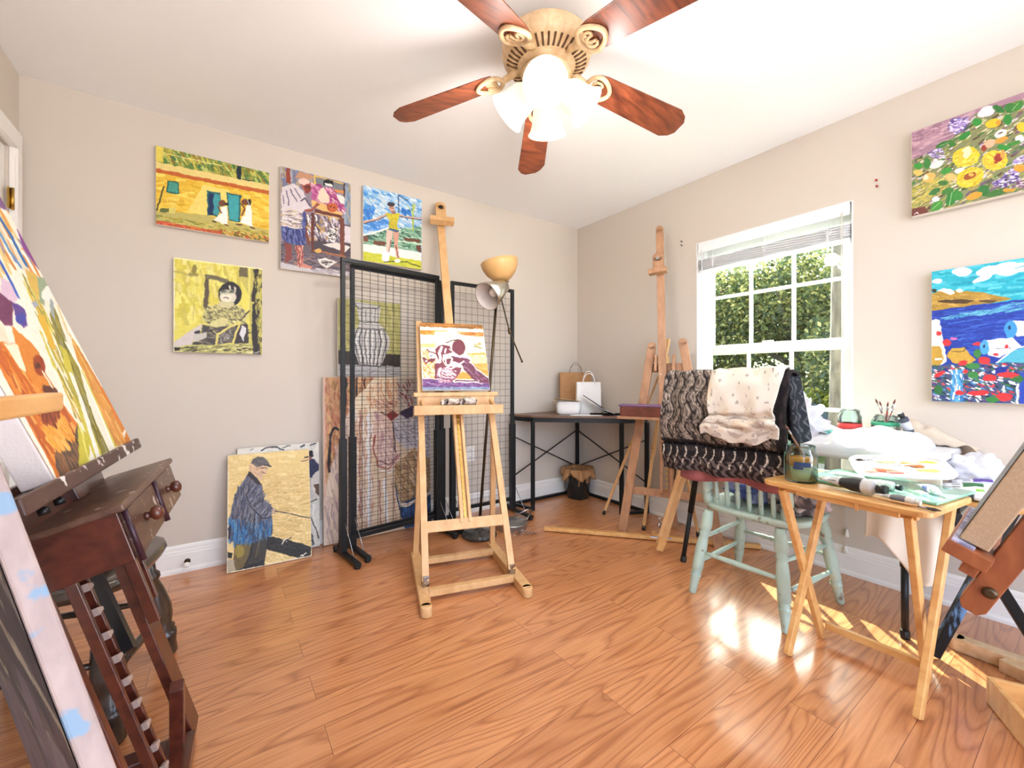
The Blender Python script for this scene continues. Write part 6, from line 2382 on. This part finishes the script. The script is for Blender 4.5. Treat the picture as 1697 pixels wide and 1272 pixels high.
def brush(label, a, b, group=None, hcol=(150, 96, 56), bcol=(120, 86, 60), r=.0032, bl_=.022):
    a, b = V(a), V(b)
    t = thing('paint_brush', label, 'paint brush', a, 0, group)
    d = (b - a).normalized()
    L_ = (b - a).length
    m = MB()
    m.lathe([(.0012, 0), (r * .8, L_ * .1), (r, L_ * .6), (r * .75, L_ - bl_ - .02)], (0, 0, 0), d, 10)
    m.build('handle', mat('brush_handle', hcol, .35), t)
    m = MB()
    m.lathe([(r * .8, L_ - bl_ - .022), (r * .95, L_ - bl_ - .01), (r * 1.05, L_ - bl_)], (0, 0, 0), d, 10)
    m.build('ferrule', MT['steel'], t)
    m = MB()
    m.lathe([(r * 1.0, L_ - bl_), (r * 1.25, L_ - bl_ * .5), (r * .3, L_)], (0, 0, 0), d, 10)
    m.build('bristles', mat('bristle', bcol, .8), t)
    return t


TZ = .77
jar('glass_jar', 'clear jar with a red label band on the window table, left of brush jar', (-.27, -2.155, TZ), .046, .125, [('pink_water', (228, 150, 140), .02)], .1, ((214, 70, 66), .02, .06))
jar('glass_jar', 'brush-filled jar with a green band on the window table', (-.255, -2.285, TZ), .052, .105, None, 0, ((70, 168, 128), .058, .076))
for k in range(7):
    a = k * .9
    q = .03 * math.cos(a), .03 * math.sin(a)
    brush('thin brush standing among others in the green-banded jar', (-.255 - q[0] * .7, -2.285 - q[1] * .7, TZ + .01), (-.255 + q[0] * 1.3, -2.285 + q[1] * 1.2, TZ + .155 + .012 * (k % 3)), 'brushes in the green-banded jar', (226, 214, 200) if k % 2 else (168, 60, 48), (110, 60, 50) if k % 3 else (222, 210, 190))


def tube_paint(label, loc, rz, L_, r, body, cap, mid=None, tilt=0, group='paint tubes on the tables', end=(200, 200, 202)):
    """a squeezed metal paint tube lying down: cap at +x, flat crimp at -x"""
    t = thing('paint_tube', label, 'paint tube', loc, rz, group)
    if tilt:
        t.rotation_euler = (0, tilt, rz)
        FRAME[t.name] = M.LocRotScale(V(loc), t.rotation_euler, V((1, 1, 1)))
    m = MB()

    def fn(u, v):
        a = 2 * PI * u
        x = -L_ / 2 + L_ * .84 * v
        k = min(1, .12 + 1.5 * v) if v < .6 else 1
        wd = r * (1.35 - .35 * min(1, v * 1.6))
        if v > .94:
            kk = 1 - .62 * (v - .94) / .06
            wd, k = wd * kk, k * kk
        return V((x, wd * math.cos(a), r * k * math.sin(a) + r * .98 * 1 + .05 * r * NZ.noise(V((x * 60, a, 3))) * (1 - v)))

    def col(u, v):
        if v < .1:
            return end
        if mid and .42 < v < .78:
            return mid
        if mid and .2 < v < .36 and int(u * 26) % 3 == 0:
            return (60, 60, 66)
        return body
    m.surf(fn, 26, 46, cu=True, col=col)
    m.build('tube_body', MT['art'], t)
    m = MB()
    m.lathe([(r * .36, 0), (r * .36, r * .2), (r * .62, r * .22), (r * .62, r * 1.1), (r * .5, r * 1.15)], (L_ * .335, 0, r * .98), (1, 0, 0), 18)
    m.build('cap', mat('tube_cap', cap, .35), t)
    return t


tube_paint('dark patterned tube leaning upright against the white sheet', (-.31, -2.355, .83), R(150), .12, .018, (60, 66, 78), (30, 30, 32), (190, 194, 204), R(-62))
tube_paint('teal paint tube at the left end of the window table', (-.36, -2.11, .772), R(-20), .12, .014, (90, 170, 160), (40, 44, 46), (140, 200, 186))
tube_paint('grey paint tube beside the teal tube on the window table', (-.33, -2.06, .772), R(-35), .13, .016, (150, 160, 172), (50, 52, 56), (206, 212, 220))
pb = thing('plastic_bag', 'crinkled white plastic bag behind the blanket on the window table', 'bag', (-.36, -1.965, .742))
m = MB()
m.blob((0, 0, .07), (.09, .10, .13), 60, 40, .55, 3.2, 5, flat=0)
for i, p in enumerate(m.v):
    k = 1 + .12 * NZ.noise(p * 38)
    m.v[i] = V((p.x * k, p.y * k, max(0, p.z * k)))
m.build('crinkled_film', mat('white_film', (216, 214, 220), .35, trans=.1), pb)

# ------------------------------------------------------------------ folding tray table, nearest on the right
tt = thing('tray_table', 'varnished pine folding tray table covered with painting things', 'table', (-.885, -2.365, 0))
K = dict(parent=tt, world=True)
PN = MT['pine']
ty = V((-.05, -.483, 0)).normalized()
tx = V((.483, -.05, 0)).normalized()
c0 = V((-.885, -2.362, .655))


def rrect(w_, h_, r_, n=6):
    return [(sx * (w_ / 2 - r_) + r_ * math.cos(a), sy * (h_ / 2 - r_) + r_ * math.sin(a)) for sx, sy, a0 in ((1, 1, 0), (-1, 1, PI / 2), (-1, -1, PI), (1, -1, 1.5 * PI)) for a in [a0 + PI / 2 * i / n for i in range(n + 1)]]


TM = M((tx, -ty, V((0, 0, 1)))).transposed().to_4x4()
m = MB()
m.prism(rrect(.37, .485, .035), .018, M.Translation(c0 - V((0, 0, .018))) @ TM)
m.build('tray_top', PN, bevel=.004, **K)
m = MB()
for s in (-1, 1):
    m.bar(c0 + tx * (.13 * s) + ty * -.2 - V((0, 0, .029)), c0 + tx * (.13 * s) + ty * .2 - V((0, 0, .029)), .022, .022)
m.bar(c0 - tx * .172 - ty * .12 - V((0, 0, .026)), c0 - tx * .172 + ty * .17 - V((0, 0, .026)), .012, .016)
m.bar(c0 - tx * .18 + ty * .06 - V((0, 0, .024)), c0 - tx * .18 + ty * .07 - V((0, 0, .024)), .01, .03)
m.build('under_rail', PN, bevel=.002, **K)
for k, (f, off, tp_) in enumerate((((-1.01, -2.182), -.165, .14), ((-.769, -2.21), -.185, -.14), ((-1.011, -2.541), .20, .14), ((-.767, -2.516), .182, -.14))):
    m = MB()
    f = V((f[0], f[1], 0))
    t_ = c0 + ty * off + tx * tp_ - V((0, 0, .03))
    d = (t_ - f).normalized()
    m.bar(f + V((0, 0, .006)), t_, .02, .033, tx)
    m.build('leg', PN, bevel=.003, **K)
m = MB()
a, b = V((-.765, -2.222, .055)), V((-.763, -2.505, .055))
m.bar(a, b, .018, .026)
m.build('low_rail', PN, bevel=.002, **K)

gp = thing('glass_palette', 'pale green glass sheet lying on the pine tray table under the tubes', 'palette', (-.80, -2.40, .6555))
m = MB()
m.box((0, 0, .005), (.30, .40, .008), M.Rotation(R(-8), 3, 'Z'))
m.build('glass_sheet', mat('green_glass', (158, 222, 200), .08, trans=.35, coat=.3), gp, bevel=.002)
m = MB()
for k in range(16):
    rr = random.Random(k)
    m.blob((rr.uniform(-.11, .11), rr.uniform(-.16, .16), .0095), (rr.uniform(.01, .03), rr.uniform(.01, .03), .0015), 12, 6)
m.build('dried_paint', mat('mint_oil_paint', (150, 214, 190), .3, noise=(20, (236, 240, 236), .4, .6)), gp)['kind'] = 'stuff'
Z2 = .665
jb = jar('brush_jar', 'big pickle jar of cloudy brush water on the left end of tray table', (-.955, -2.205, .6555), .054, .135, [('cloudy_water', (196, 202, 156), .052), ('amber_water', (226, 150, 52), .030)], 0)
m = MB()
for a0, z0, w_, h_, in ((3.6, .062, .5, .016), (3.35, .052, .3, .008)):
    m.surf(lambda u, v: V((.0546 * math.cos(a0 + (u - .5) * w_ * 2), .0546 * math.sin(a0 + (u - .5) * w_ * 2), z0 + h_ * v)), 12, 3)
m.build('torn_label', mat('navy_label', (34, 58, 100), .6), jb)
brush('wooden brush slanting out of the big pickle jar', (-.935, -2.235, .70), (-.985, -2.165, .865), None, (128, 96, 70), (96, 70, 54), .0042)
tube_paint('fat silver paint tube with black label, on front edge of tray table', (-.985, -2.375, .659), R(-104), .20, .025, (206, 206, 206), (30, 30, 32), (40, 42, 46), end=(150, 140, 120))
tube_paint('white paint tube with black cap behind the fat silver tube', (-.86, -2.33, Z2), R(-118), .15, .016, (228, 230, 230), (60, 40, 40), (176, 210, 200))
tube_paint('pale tube with dark cap lying in the middle of the glass sheet', (-.90, -2.42, Z2), R(-98), .14, .015, (206, 226, 216), (30, 40, 42), (232, 240, 236))
tube_paint('small white tube with printed label by the tray front corner', (-1.02, -2.50, .657), R(-104), .12, .012, (232, 230, 226), (226, 224, 218), (120, 124, 134))
tube_paint('clear-capped tube with blue print at the tray far corner', (-.83, -2.535, Z2), R(-150), .11, .014, (222, 226, 228), (214, 218, 220), (84, 96, 150))
brush('brush with grey tip lying along the tray front edge', (-1.035, -2.44, .661), (-1.055, -2.60, .661), None, (206, 160, 110), (70, 66, 66), .004, .03)

pt = thing('paint_palette', 'white tray palette smeared with yellow, orange and pink paint', 'palette', (-.70, -2.43, .712), R(-66))
pt.rotation_euler = (R(11), R(-4), R(-66))
FRAME[pt.name] = M.LocRotScale(pt.location, pt.rotation_euler, V((1, 1, 1)))
m = MB()
m.prism(rrect(.27, .20, .05), .004)
for k in range(28):
    pass
rim = rrect(.27, .20, .05, 8)
m.tube([(x, y, .008) for x, y in rim], .005, 6, closed=True)
m.bar((-.09, .0, .006), (.12, .03, .006), .005, .008)
m.bar((.0, -.09, .006), (.01, .09, .006), .005, .008)
m.build('palette_tray', mat('glossy_white', (240, 238, 236), .25), pt)
for k, (x, y, rx, ry, c_) in enumerate(((-.06, -.04, .045, .018, (214, 120, 90)), (-.09, -.055, .02, .012, (226, 160, 140)), (.02, .03, .03, .02, (206, 140, 50)), (.05, .01, .02, .016, (180, 110, 50)), (.085, .045, .035, .022, (228, 206, 70)), (.07, -.03, .03, .014, (236, 216, 120)), (-.03, .05, .03, .015, (222, 226, 160)), (-.02, -.06, .03, .01, (226, 130, 120)))):
    m = MB()
    m.blob((x, y, .005), (rx, ry, .004), 18, 8, .4, 3, k)
    m.build('paint_smear', mat('smear_%d' % k, c_, .35), pt)
m = MB()
m.tube([(-.11, .0, -.03), (-.11, .0, .0)], .012, 8)
m.tube([(.08, .05, -.03), (.08, .05, .0)], .012, 8)
m.build('support_peg', mat('glossy_white_peg', (236, 234, 232), .3), pt)
brush('dark brush lying across the white tray palette', (-.62, -2.40, .722), (-.70, -2.30, .722), None, (60, 50, 50), (70, 56, 50), .004)

# ------------------------------------------------------------------ black X-leg stand with paint tubes
xs = thing('x_leg_table', 'small table on black X-shaped steel legs, right of the pine tray', 'table', (-.56, -2.78, 0))
K = dict(parent=xs, world=True)
m = MB()
m.box((-.40, -2.735, .606), (.44, .44, .016))
m.build('table_top', PN, bevel=.003, **K)
blue = mat('black_steel_blue_smear', (30, 32, 34), .35, .3, noise=(14, (110, 150, 196), .40, .46), bump=(60, .2), stretch=(1, 1, .2))
for dy in (0, -.32):
    for k, (a, b) in enumerate((((-.574, -2.498, .012), (-.513, -2.686, .597)), ((-.629, -2.543, .597), (-.365, -2.763, .014)))):
        m = MB()
        a, b = V(a) + V((0, dy, 0)), V(b) + V((0, dy, 0))
        m.bar(a, b, .032, .03, (1, .5, 0))
        m.build('x_leg', blue if (k == 0 and dy == 0) else MT['black'], bevel=.003, **K)
m = MB()
m.bar((-.63, -2.56, .583), (-.22, -2.56, .583), .03, .03)
m.bar((-.60, -2.90, .583), (-.22, -2.90, .583), .03, .03)
m.build('top_rail', MT['black'], bevel=.002, **K)
XT = .615
for k, (x, y, rz, body, cap, md, lab) in enumerate((
        (-.57, -2.575, -70, (120, 168, 70), (60, 70, 60), (230, 232, 220), 'green-banded paint tube at the front of the X-leg table'),
        (-.52, -2.60, -62, (206, 214, 60), (230, 226, 210), (232, 232, 226), 'lime yellow paint tube on the X-leg table'),
        (-.45, -2.58, -75, (238, 238, 236), (220, 220, 220), (60, 110, 70), 'white paint tube with dark green label on the X-leg table'),
        (-.39, -2.60, -68, (230, 232, 236), (190, 196, 206), (196, 204, 214), 'plain silver-white paint tube on the X-leg table'),
        (-.33, -2.59, -72, (236, 236, 240), (210, 210, 216), (98, 70, 150), 'white paint tube with violet label at the back of the X-leg table'),
        (-.60, -2.63, -80, (50, 56, 52), (40, 40, 42), (216, 214, 206), 'black paint tube nearest the edge of the X-leg table'))):
    tube_paint(lab, (x, y, XT), R(rz), .17, .019, body, cap, md)
pw = thing('plastic_bag', 'crumpled white wrapper behind the tubes on the X-leg table', 'bag', (-.26, -2.56, XT))
m = MB()
m.blob((0, 0, .05), (.05, .10, .07), 40, 28, .5, 3, 9, flat=0)
m.build('crinkled_film', mat('white_wrapper', (214, 214, 220), .45), pw)

# ------------------------------------------------------------------ reddish easel with a linen canvas at the right edge
re_ = thing('mast_easel', 'reddish brown easel at the right edge, seen from behind, leaning back', 'easel', (-1.2, -2.8, 0))
K = dict(parent=re_, world=True)
e = V((math.cos(R(3)), math.sin(R(3)), 0))
n_ = V((-e.y, e.x, 0))
u = V((0, 0, 1)) * math.cos(R(24)) - n_ * math.sin(R(24))
o_ = n_ * math.cos(R(24)) + V((0, 0, 1)) * math.sin(R(24))
P0 = V((-1.445, -2.706, .544))


def S(x, s, f=0):
    return P0 + e * x + u * s + o_ * f


rot = M((e, o_, u)).transposed()
RW = MT['redwood']
m = MB()
m.prism([(-.021, .014), (-.012, 0), (.012, 0), (.021, .014), (.021, 1.0), (-.021, 1.0)], .055, M.Translation(S(0, 0)) @ M((o_, u, e)).transposed().to_4x4())
m.build('mast', RW, bevel=.002, **K)
m = MB()
m.lathe([(.011, 0), (.012, .003), (.006, .006)], S(-.001, .06, -.006), -e, 16)
m.build('bolt', MT['bronze'], **K)
m = MB()
m.box(S(.14, .118, .052), (.36, .07, .03), rot)
m.box(S(.10, .086, .036), (.22, .026, .026), rot)
m.build('canvas_ledge', RW, bevel=.002, **K)
m = MB()
m.box(S(.14, .135, .066), (.352, .036, .005), rot)
m.build('paint_crust', mat('dried_paint_crust', (196, 190, 206), .6, noise=(40, (120, 120, 150), .4, .6), bump=(60, .6)), **K)
m = MB()
m.box(S(.03, .36, -.04), (.2, .03, .03), rot)
m.build('mast_block', RW, bevel=.002, **K)
for x, tip in ((.05, (-1.05, -3.05, .02)), (.0, (-1.86, -2.98, .02))):
    m = MB()
    m.bar(tip, S(x, .75, -.05), .05, .026, o_)
    m.build('leg', RW, bevel=.003, **K)
m = MB()
m.bar((-1.3, -3.30, .02), S(.03, .8, -.06), .05, .026, e)
m.build('rear_leg', RW, bevel=.003, **K)
canvas('linen_canvas', 'blank canvas with wide raw linen edge on the reddish easel', 'grey', S(.18, .14 + .36, .076), -e, u, .40, .72, .046, edge=MT['linen'], seed=21, cat='canvas')

# pale easel base on the floor, right edge
eb = thing('easel_base', 'pale sunlit easel foot lying on the floor behind the black X legs', 'easel base', (-.43, -2.75, 0))
m = MB()
m.bar((-.425, -2.535, .026), (-.432, -2.98, .026), .05, .05)
m.lathe([(.025, -.025), (.025, .025)], (-.425, -2.535, .026), (0, 0, 1), 16)
m.build('runner', MT['cream'], eb, world=True, bevel=.003)
m = MB()
m.bar((-.46, -2.655, .022), (-.56, -2.93, .022), .045, .044)
m.build('side_runner', MT['cream'], eb, world=True, bevel=.003)
wb2 = thing('wooden_tray', 'open tan wooden tray on the floor at the bottom right corner', 'tray', (-.80, -2.86, 0), R(28))
m = MB()
m.box((0, 0, .008), (.30, .30, .012))
m.build('base', MT['pine'], wb2)
for x, y, w_, h_ in ((-.15, 0, .014, .314), (.15, 0, .014, .314), (0, .15, .286, .014), (0, -.15, .286, .014)):
    m = MB()
    m.box((x, y, .045), (w_, h_, .085))
    m.build('side', MT['pine'], wb2, bevel=.002)
# ------------------------------------------------------------------ ceiling fan
fx, fy = -1.67, -1.565
cf = thing('ceiling_fan', 'five-blade ceiling fan with dark wood blades and four glass shades', 'ceiling fan', (fx, fy, 2.44))
CR = MT['cream']
m = MB()
m.lathe([(0, 0), (.085, 0), (.09, -.012), (.075, -.03), (.05, -.04), (.045, -.055), (0, -.055)], (0, 0, 0), (0, 0, 1), 40, False)
m.build('canopy', CR, cf)
m = MB()
m.lathe([(.045, -.02), (.10, -.025), (.165, -.04), (.18, -.055), (.18, -.095), (.174, -.11), (.14, -.132), (.10, -.14), (.095, -.15), (.0, -.15)], (0, 0, 0), (0, 0, 1), 56, False)
hs = m.build('motor_housing', CR, cf)
for k in range(40):
    if k % 8 == 7:
        continue
    a = 2 * PI * k / 40
    d = V((math.cos(a), math.sin(a), 0))
    m = MB()
    m.bar(d * .118 + V((0, 0, -.138)), d * .16 + V((0, 0, -.121)), .008, .006)
    m.build('vent_slot', mat('vent_dark', (92, 62, 40), .6) if k == 0 else bpy.data.materials['vent_dark'], hs)
m = MB()
m.lathe([(.0, -.15), (.085, -.15), (.10, -.16), (.10, -.172), (.07, -.18), (.05, -.19), (.062, -.205), (.066, -.22), (.05, -.24), (.02, -.255), (0, -.257)], (0, 0, 0), (0, 0, 1), 40, False)
m.build('light_kit', CR, cf)
blade_m = mat_wood('rosewood_blade', (138, 72, 44), (82, 38, 24), 5, (1.6, 9, 4), .42, .04)
ZB = -.122
for k in range(5):
    a = R(-14 + 72 * k)
    rotm = M.Rotation(a, 4, 'Z') @ M.Translation((0, 0, ZB)) @ M.Rotation(R(9.7), 4, 'Y') @ M.Rotation(R(-13), 4, 'X')
    m = MB()
    pts = [(.225, -.055), (.26, -.062), (.635, -.076), (.672, -.056), (.69, -.03), (.69, .03), (.672, .056), (.635, .076), (.26, .062), (.225, .055)]
    m.prism(pts, .006, rotm)
    b = m.build('blade', blade_m, cf, bevel=.002)
    m = MB()
    # scrolled blade iron
    m.tube([rotm @ V(p) for p in ((.10, 0, .02), (.15, 0, .004), (.2, .0, -.006))], [.016, .014, .012], 10)
    loop = [(.245 + .055 * math.cos(t_), .05 * math.sin(t_) * (1 - .25 * math.cos(t_)), -.007) for t_ in [2 * PI * i / 22 for i in range(22)]]
    m.tube([rotm @ V(p) for p in loop], .0095, 8, closed=True)
    for s in (-1, 1):
        sp = [(.245 + (.008 + .0045 * i) * math.cos(s * i * .62), s * .016 + (.006 + .003 * i) * math.sin(s * i * .62), -.008) for i in range(9)]
        m.tube([rotm @ V(p) for p in sp], .006, 7)
    m.build('blade_iron', CR, b)
shade_m, nt_, N_, L_, Pn = nodes('frosted_glass')
Pn.inputs['Base Color'].default_value = lin((244, 240, 224)) + (1,)
Pn.inputs['Roughness'].default_value = .35
Pn.inputs['Emission Color'].default_value = lin((255, 246, 220)) + (1,)
Pn.inputs['Emission Strength'].default_value = .34
for k in range(4):
    a = R(-131 + 90 * k)
    d = V((math.cos(a) * .74, math.sin(a) * .74, -.67)).normalized()
    q = V((math.cos(a) * .05, math.sin(a) * .05, -.212))
    m = MB()
    m.tube([V((math.cos(a) * .02, math.sin(a) * .02, -.20)), q, q + d * .03], [.014, .013, .02], 12)
    arm = m.build('lamp_arm', CR, cf)
    m = MB()
    s0 = q + d * .022
    m.lathe([(.024, 0), (.042, .006), (.058, .03), (.063, .06), (.066, .09), (.076, .118), (.085, .13), (.082, .131), (.072, .118), (.062, .09), (.059, .06), (.054, .032), (.038, .01), (.0, .008)], s0, d, 32, False)
    sh = m.build('glass_shade', shade_m, cf)
    m = MB()
    m.lathe([(.012, .01), (.014, .03), (.026, .055), (.03, .075), (.024, .095), (.0, .105)], s0, d, 20, False)
    m.build('bulb', mat('lit_bulb', (255, 250, 236), .4, emit=((255, 238, 204), 1.2)) if k == 0 else bpy.data.materials['lit_bulb'], sh)
    light('fan_bulb', 'POINT', V((fx, fy, 2.44)) + s0 + d * .15, 5.5, (1, .96, .92), shadow_soft_size=.06)
# ------------------------------------------------------------------ outside the window
struct('exterior_lawn', bx(MB(), .2, 14, -4, 12, -.3, -.2), mat('lawn', (150, 152, 96), .95, noise=(3, (108, 116, 62), .35, .65)))
struct('exterior_bounce_slab', bx(MB(), -9, 6, -15, -4.05, -.14, -.02), mat('pale_bounce_slab', (206, 205, 204), .9, noise=(2, (188, 187, 186), .35, .65)))  # unseen pale slab behind the camera, added to bounce daylight onto the ceiling
struct('exterior_driveway', bx(MB(), 2.0, 4.4, -4, 12, -.2, -.188), mat('driveway', (206, 200, 184), .9, noise=(6, (188, 182, 166), .4, .6)))


def foliage(name, label, cat, boxes, n, size, cols, seed):
    """thousands of leaves in lumpy clumps around dark twigs"""
    rg = np.random.RandomState(seed)
    vs, fs, cs = [], [], []
    k = 0
    tot = sum(b[6] for b in boxes)
    for (x, y, z, rx, ry, rz, w_) in boxes:
        for _ in range(int(n * w_ / tot)):
            d = rg.randn(3)
            d /= np.linalg.norm(d)
            rr = .55 + .45 * rg.rand() ** .5
            p = np.array((x, y, z)) + d * rr * np.array((rx, ry, rz))
            if p[2] < -.19:
                continue
            a = rg.randn(3)
            a /= np.linalg.norm(a)
            b = np.cross(a, rg.randn(3))
            b /= np.linalg.norm(b) + 1e-6
            s = size * (.6 + .8 * rg.rand())
            vs += [p - a * s, p + b * s * .5, p + a * s, p - b * s * .5]
            fs.append((k, k + 1, k + 2, k + 3))
            c = np.array(cols[rg.randint(len(cols))]) + rg.randint(-12, 13)
            cs += [tuple(np.clip(c, 0, 255))] * 4
            k += 4
    m = MB()
    m.add([tuple(p) for p in vs], fs)
    m.c = cs
    return m


LEAF = mat_paint('leaf_paint', .6, 0, .3)
_n, _l = LEAF.node_tree.nodes, LEAF.node_tree.links
_t = _n.new('ShaderNodeBsdfTranslucent')
_a = [x for x in _n if x.type == 'VERTEX_COLOR'][0]
_x = _n.new('ShaderNodeMixShader')
_x.inputs[0].default_value = .5
_l.new(_a.outputs[0], _t.inputs[0])
_l.new(_n['Principled BSDF'].outputs[0], _x.inputs[1])
_l.new(_t.outputs[0], _x.inputs[2])
_l.new(_x.outputs[0], _n['Material Output'].inputs[0])
G = [(112, 124, 80), (142, 148, 96), (88, 102, 74), (166, 162, 104), (206, 196, 130), (98, 110, 90)]
bark = mat('bark', (124, 112, 100), .95, noise=(9, (74, 66, 60), .35, .65), bump=(18, .8), stretch=(1, 1, .3))
for i, (x, y, hh, r_, lab) in enumerate((
        (7.2, 3.6, 4.4, 2.0, 'leafy green tree outside, seen through the left window panes'),
        (7.8, 1.2, 4.6, 2.1, 'bushy tree outside behind the middle window panes'),
        (7.0, -1.2, 4.2, 2.0, 'dense tree outside behind the grey trunk at right window panes'))):
    t = thing('garden_tree', lab, 'tree', (x, y, -.2), 0, 'trees outside the window')
    m = MB()
    rr = random.Random(i)
    m.tube([(x, y, -.2), (x + .1, y, 1.2), (x - .05, y + .1, hh * .7)], [.2, .16, .06], 10)
    for b in range(6):
        a = b * 1.1
        z0 = .6 + b * .35
        m.tube([(x, y, z0), (x + .8 * math.cos(a), y + .8 * math.sin(a), z0 + .5), (x + 1.5 * math.cos(a), y + 1.5 * math.sin(a), z0 + 1.2)], [.07, .05, .02], 6)
    m.build('trunk', bark, t, world=True)
    bxs = [(x + rr.uniform(-.9, .9), y + rr.uniform(-1.3, 1.3), rr.uniform(.2, hh - .9), rr.uniform(.7, 1.1), rr.uniform(.7, 1.2), rr.uniform(.6, 1.0), 1) for _ in range(22)]
    foliage('crown', '', '', bxs, 42000, .05, G, i).build('crown', LEAF, t, world=True)
t = thing('garden_tree', 'thick grey tree trunk outside the right-hand window panes', 'tree', (4.0, -.83, -.2))
m = MB()
m.tube([(4.0, -.83, -.2), (4.0, -.83, .6), (4.01, -.84, 2.2), (4.03, -.84, 4.6)], [.2, .15, .14, .12], 16)
m.build('trunk', bark, t, world=True)
t = thing('low_hedge', 'low sunlit yellow-green hedge outside below the tree trunk', 'hedge', (5.2, -.3, -.2))
bxs = [(6.0, -2.6 + .28 * i, .3, .3, .3, .56, 1) for i in range(12)]
foliage('hedge', '', '', bxs, 8000, .05, [(196, 188, 84), (214, 204, 110), (150, 156, 70), (120, 128, 60)], 9).build('leaves', LEAF, t, world=True)

car = thing('parked_car', 'dark blue-grey car parked outside, its roof showing above the blanket', 'car', (4.4, 1.75, -.188), R(90))
cm = mat('car_paint', (92, 104, 124), .25, .4, coat=.6)
m = MB()
side = [(-2.1, .28), (-2.15, .6), (-1.9, .82), (-1.2, .92), (-.6, 1.36), (.7, 1.42), (1.35, 1.0), (2.1, .86), (2.2, .55), (2.15, .28)]


def car_fn(u, v):
    q = u * (len(side) - 1)
    i = min(int(q), len(side) - 2)
    x = side[i][0] + (side[i + 1][0] - side[i][0]) * (q - i)
    z = side[i][1] + (side[i + 1][1] - side[i][1]) * (q - i)
    w_ = .86 - .18 * max(0, z - .85)
    a = (v - .5) * 2
    return V((x, w_ * math.copysign(abs(a) ** .5, a) if abs(a) < 1 else w_ * a, z if abs(a) < .98 else z - .03))


m.surf(car_fn, 46, 17)
for s in (-1, 1):
    m.prism(side, .01, M.Translation((0, s * .78, 0)) @ M.Rotation(R(90), 4, 'X'))
m.build('body', cm, car)
gl_ = mat('tinted_glass', (40, 48, 56), .1, coat=.5)
for s in (-1, 1):
    m = MB()
    m.prism([(-1.05, .94), (-.55, 1.30), (.62, 1.34), (1.15, .98)], .02, M.Translation((0, s * .80 + .01, 0)) @ M.Rotation(R(90), 4, 'X'))
    m.build('side_window', gl_, car)
for x in (-1.35, 1.35):
    for s in (-1, 1):
        m = MB()
        m.lathe([(.0, -.1), (.2, -.1), (.31, -.09), (.32, 0), (.31, .09), (.2, .1), (0, .1)], (x, s * .78, .32), (0, 1, 0), 24, False)
        m.build('wheel', MT['blackp'], car)
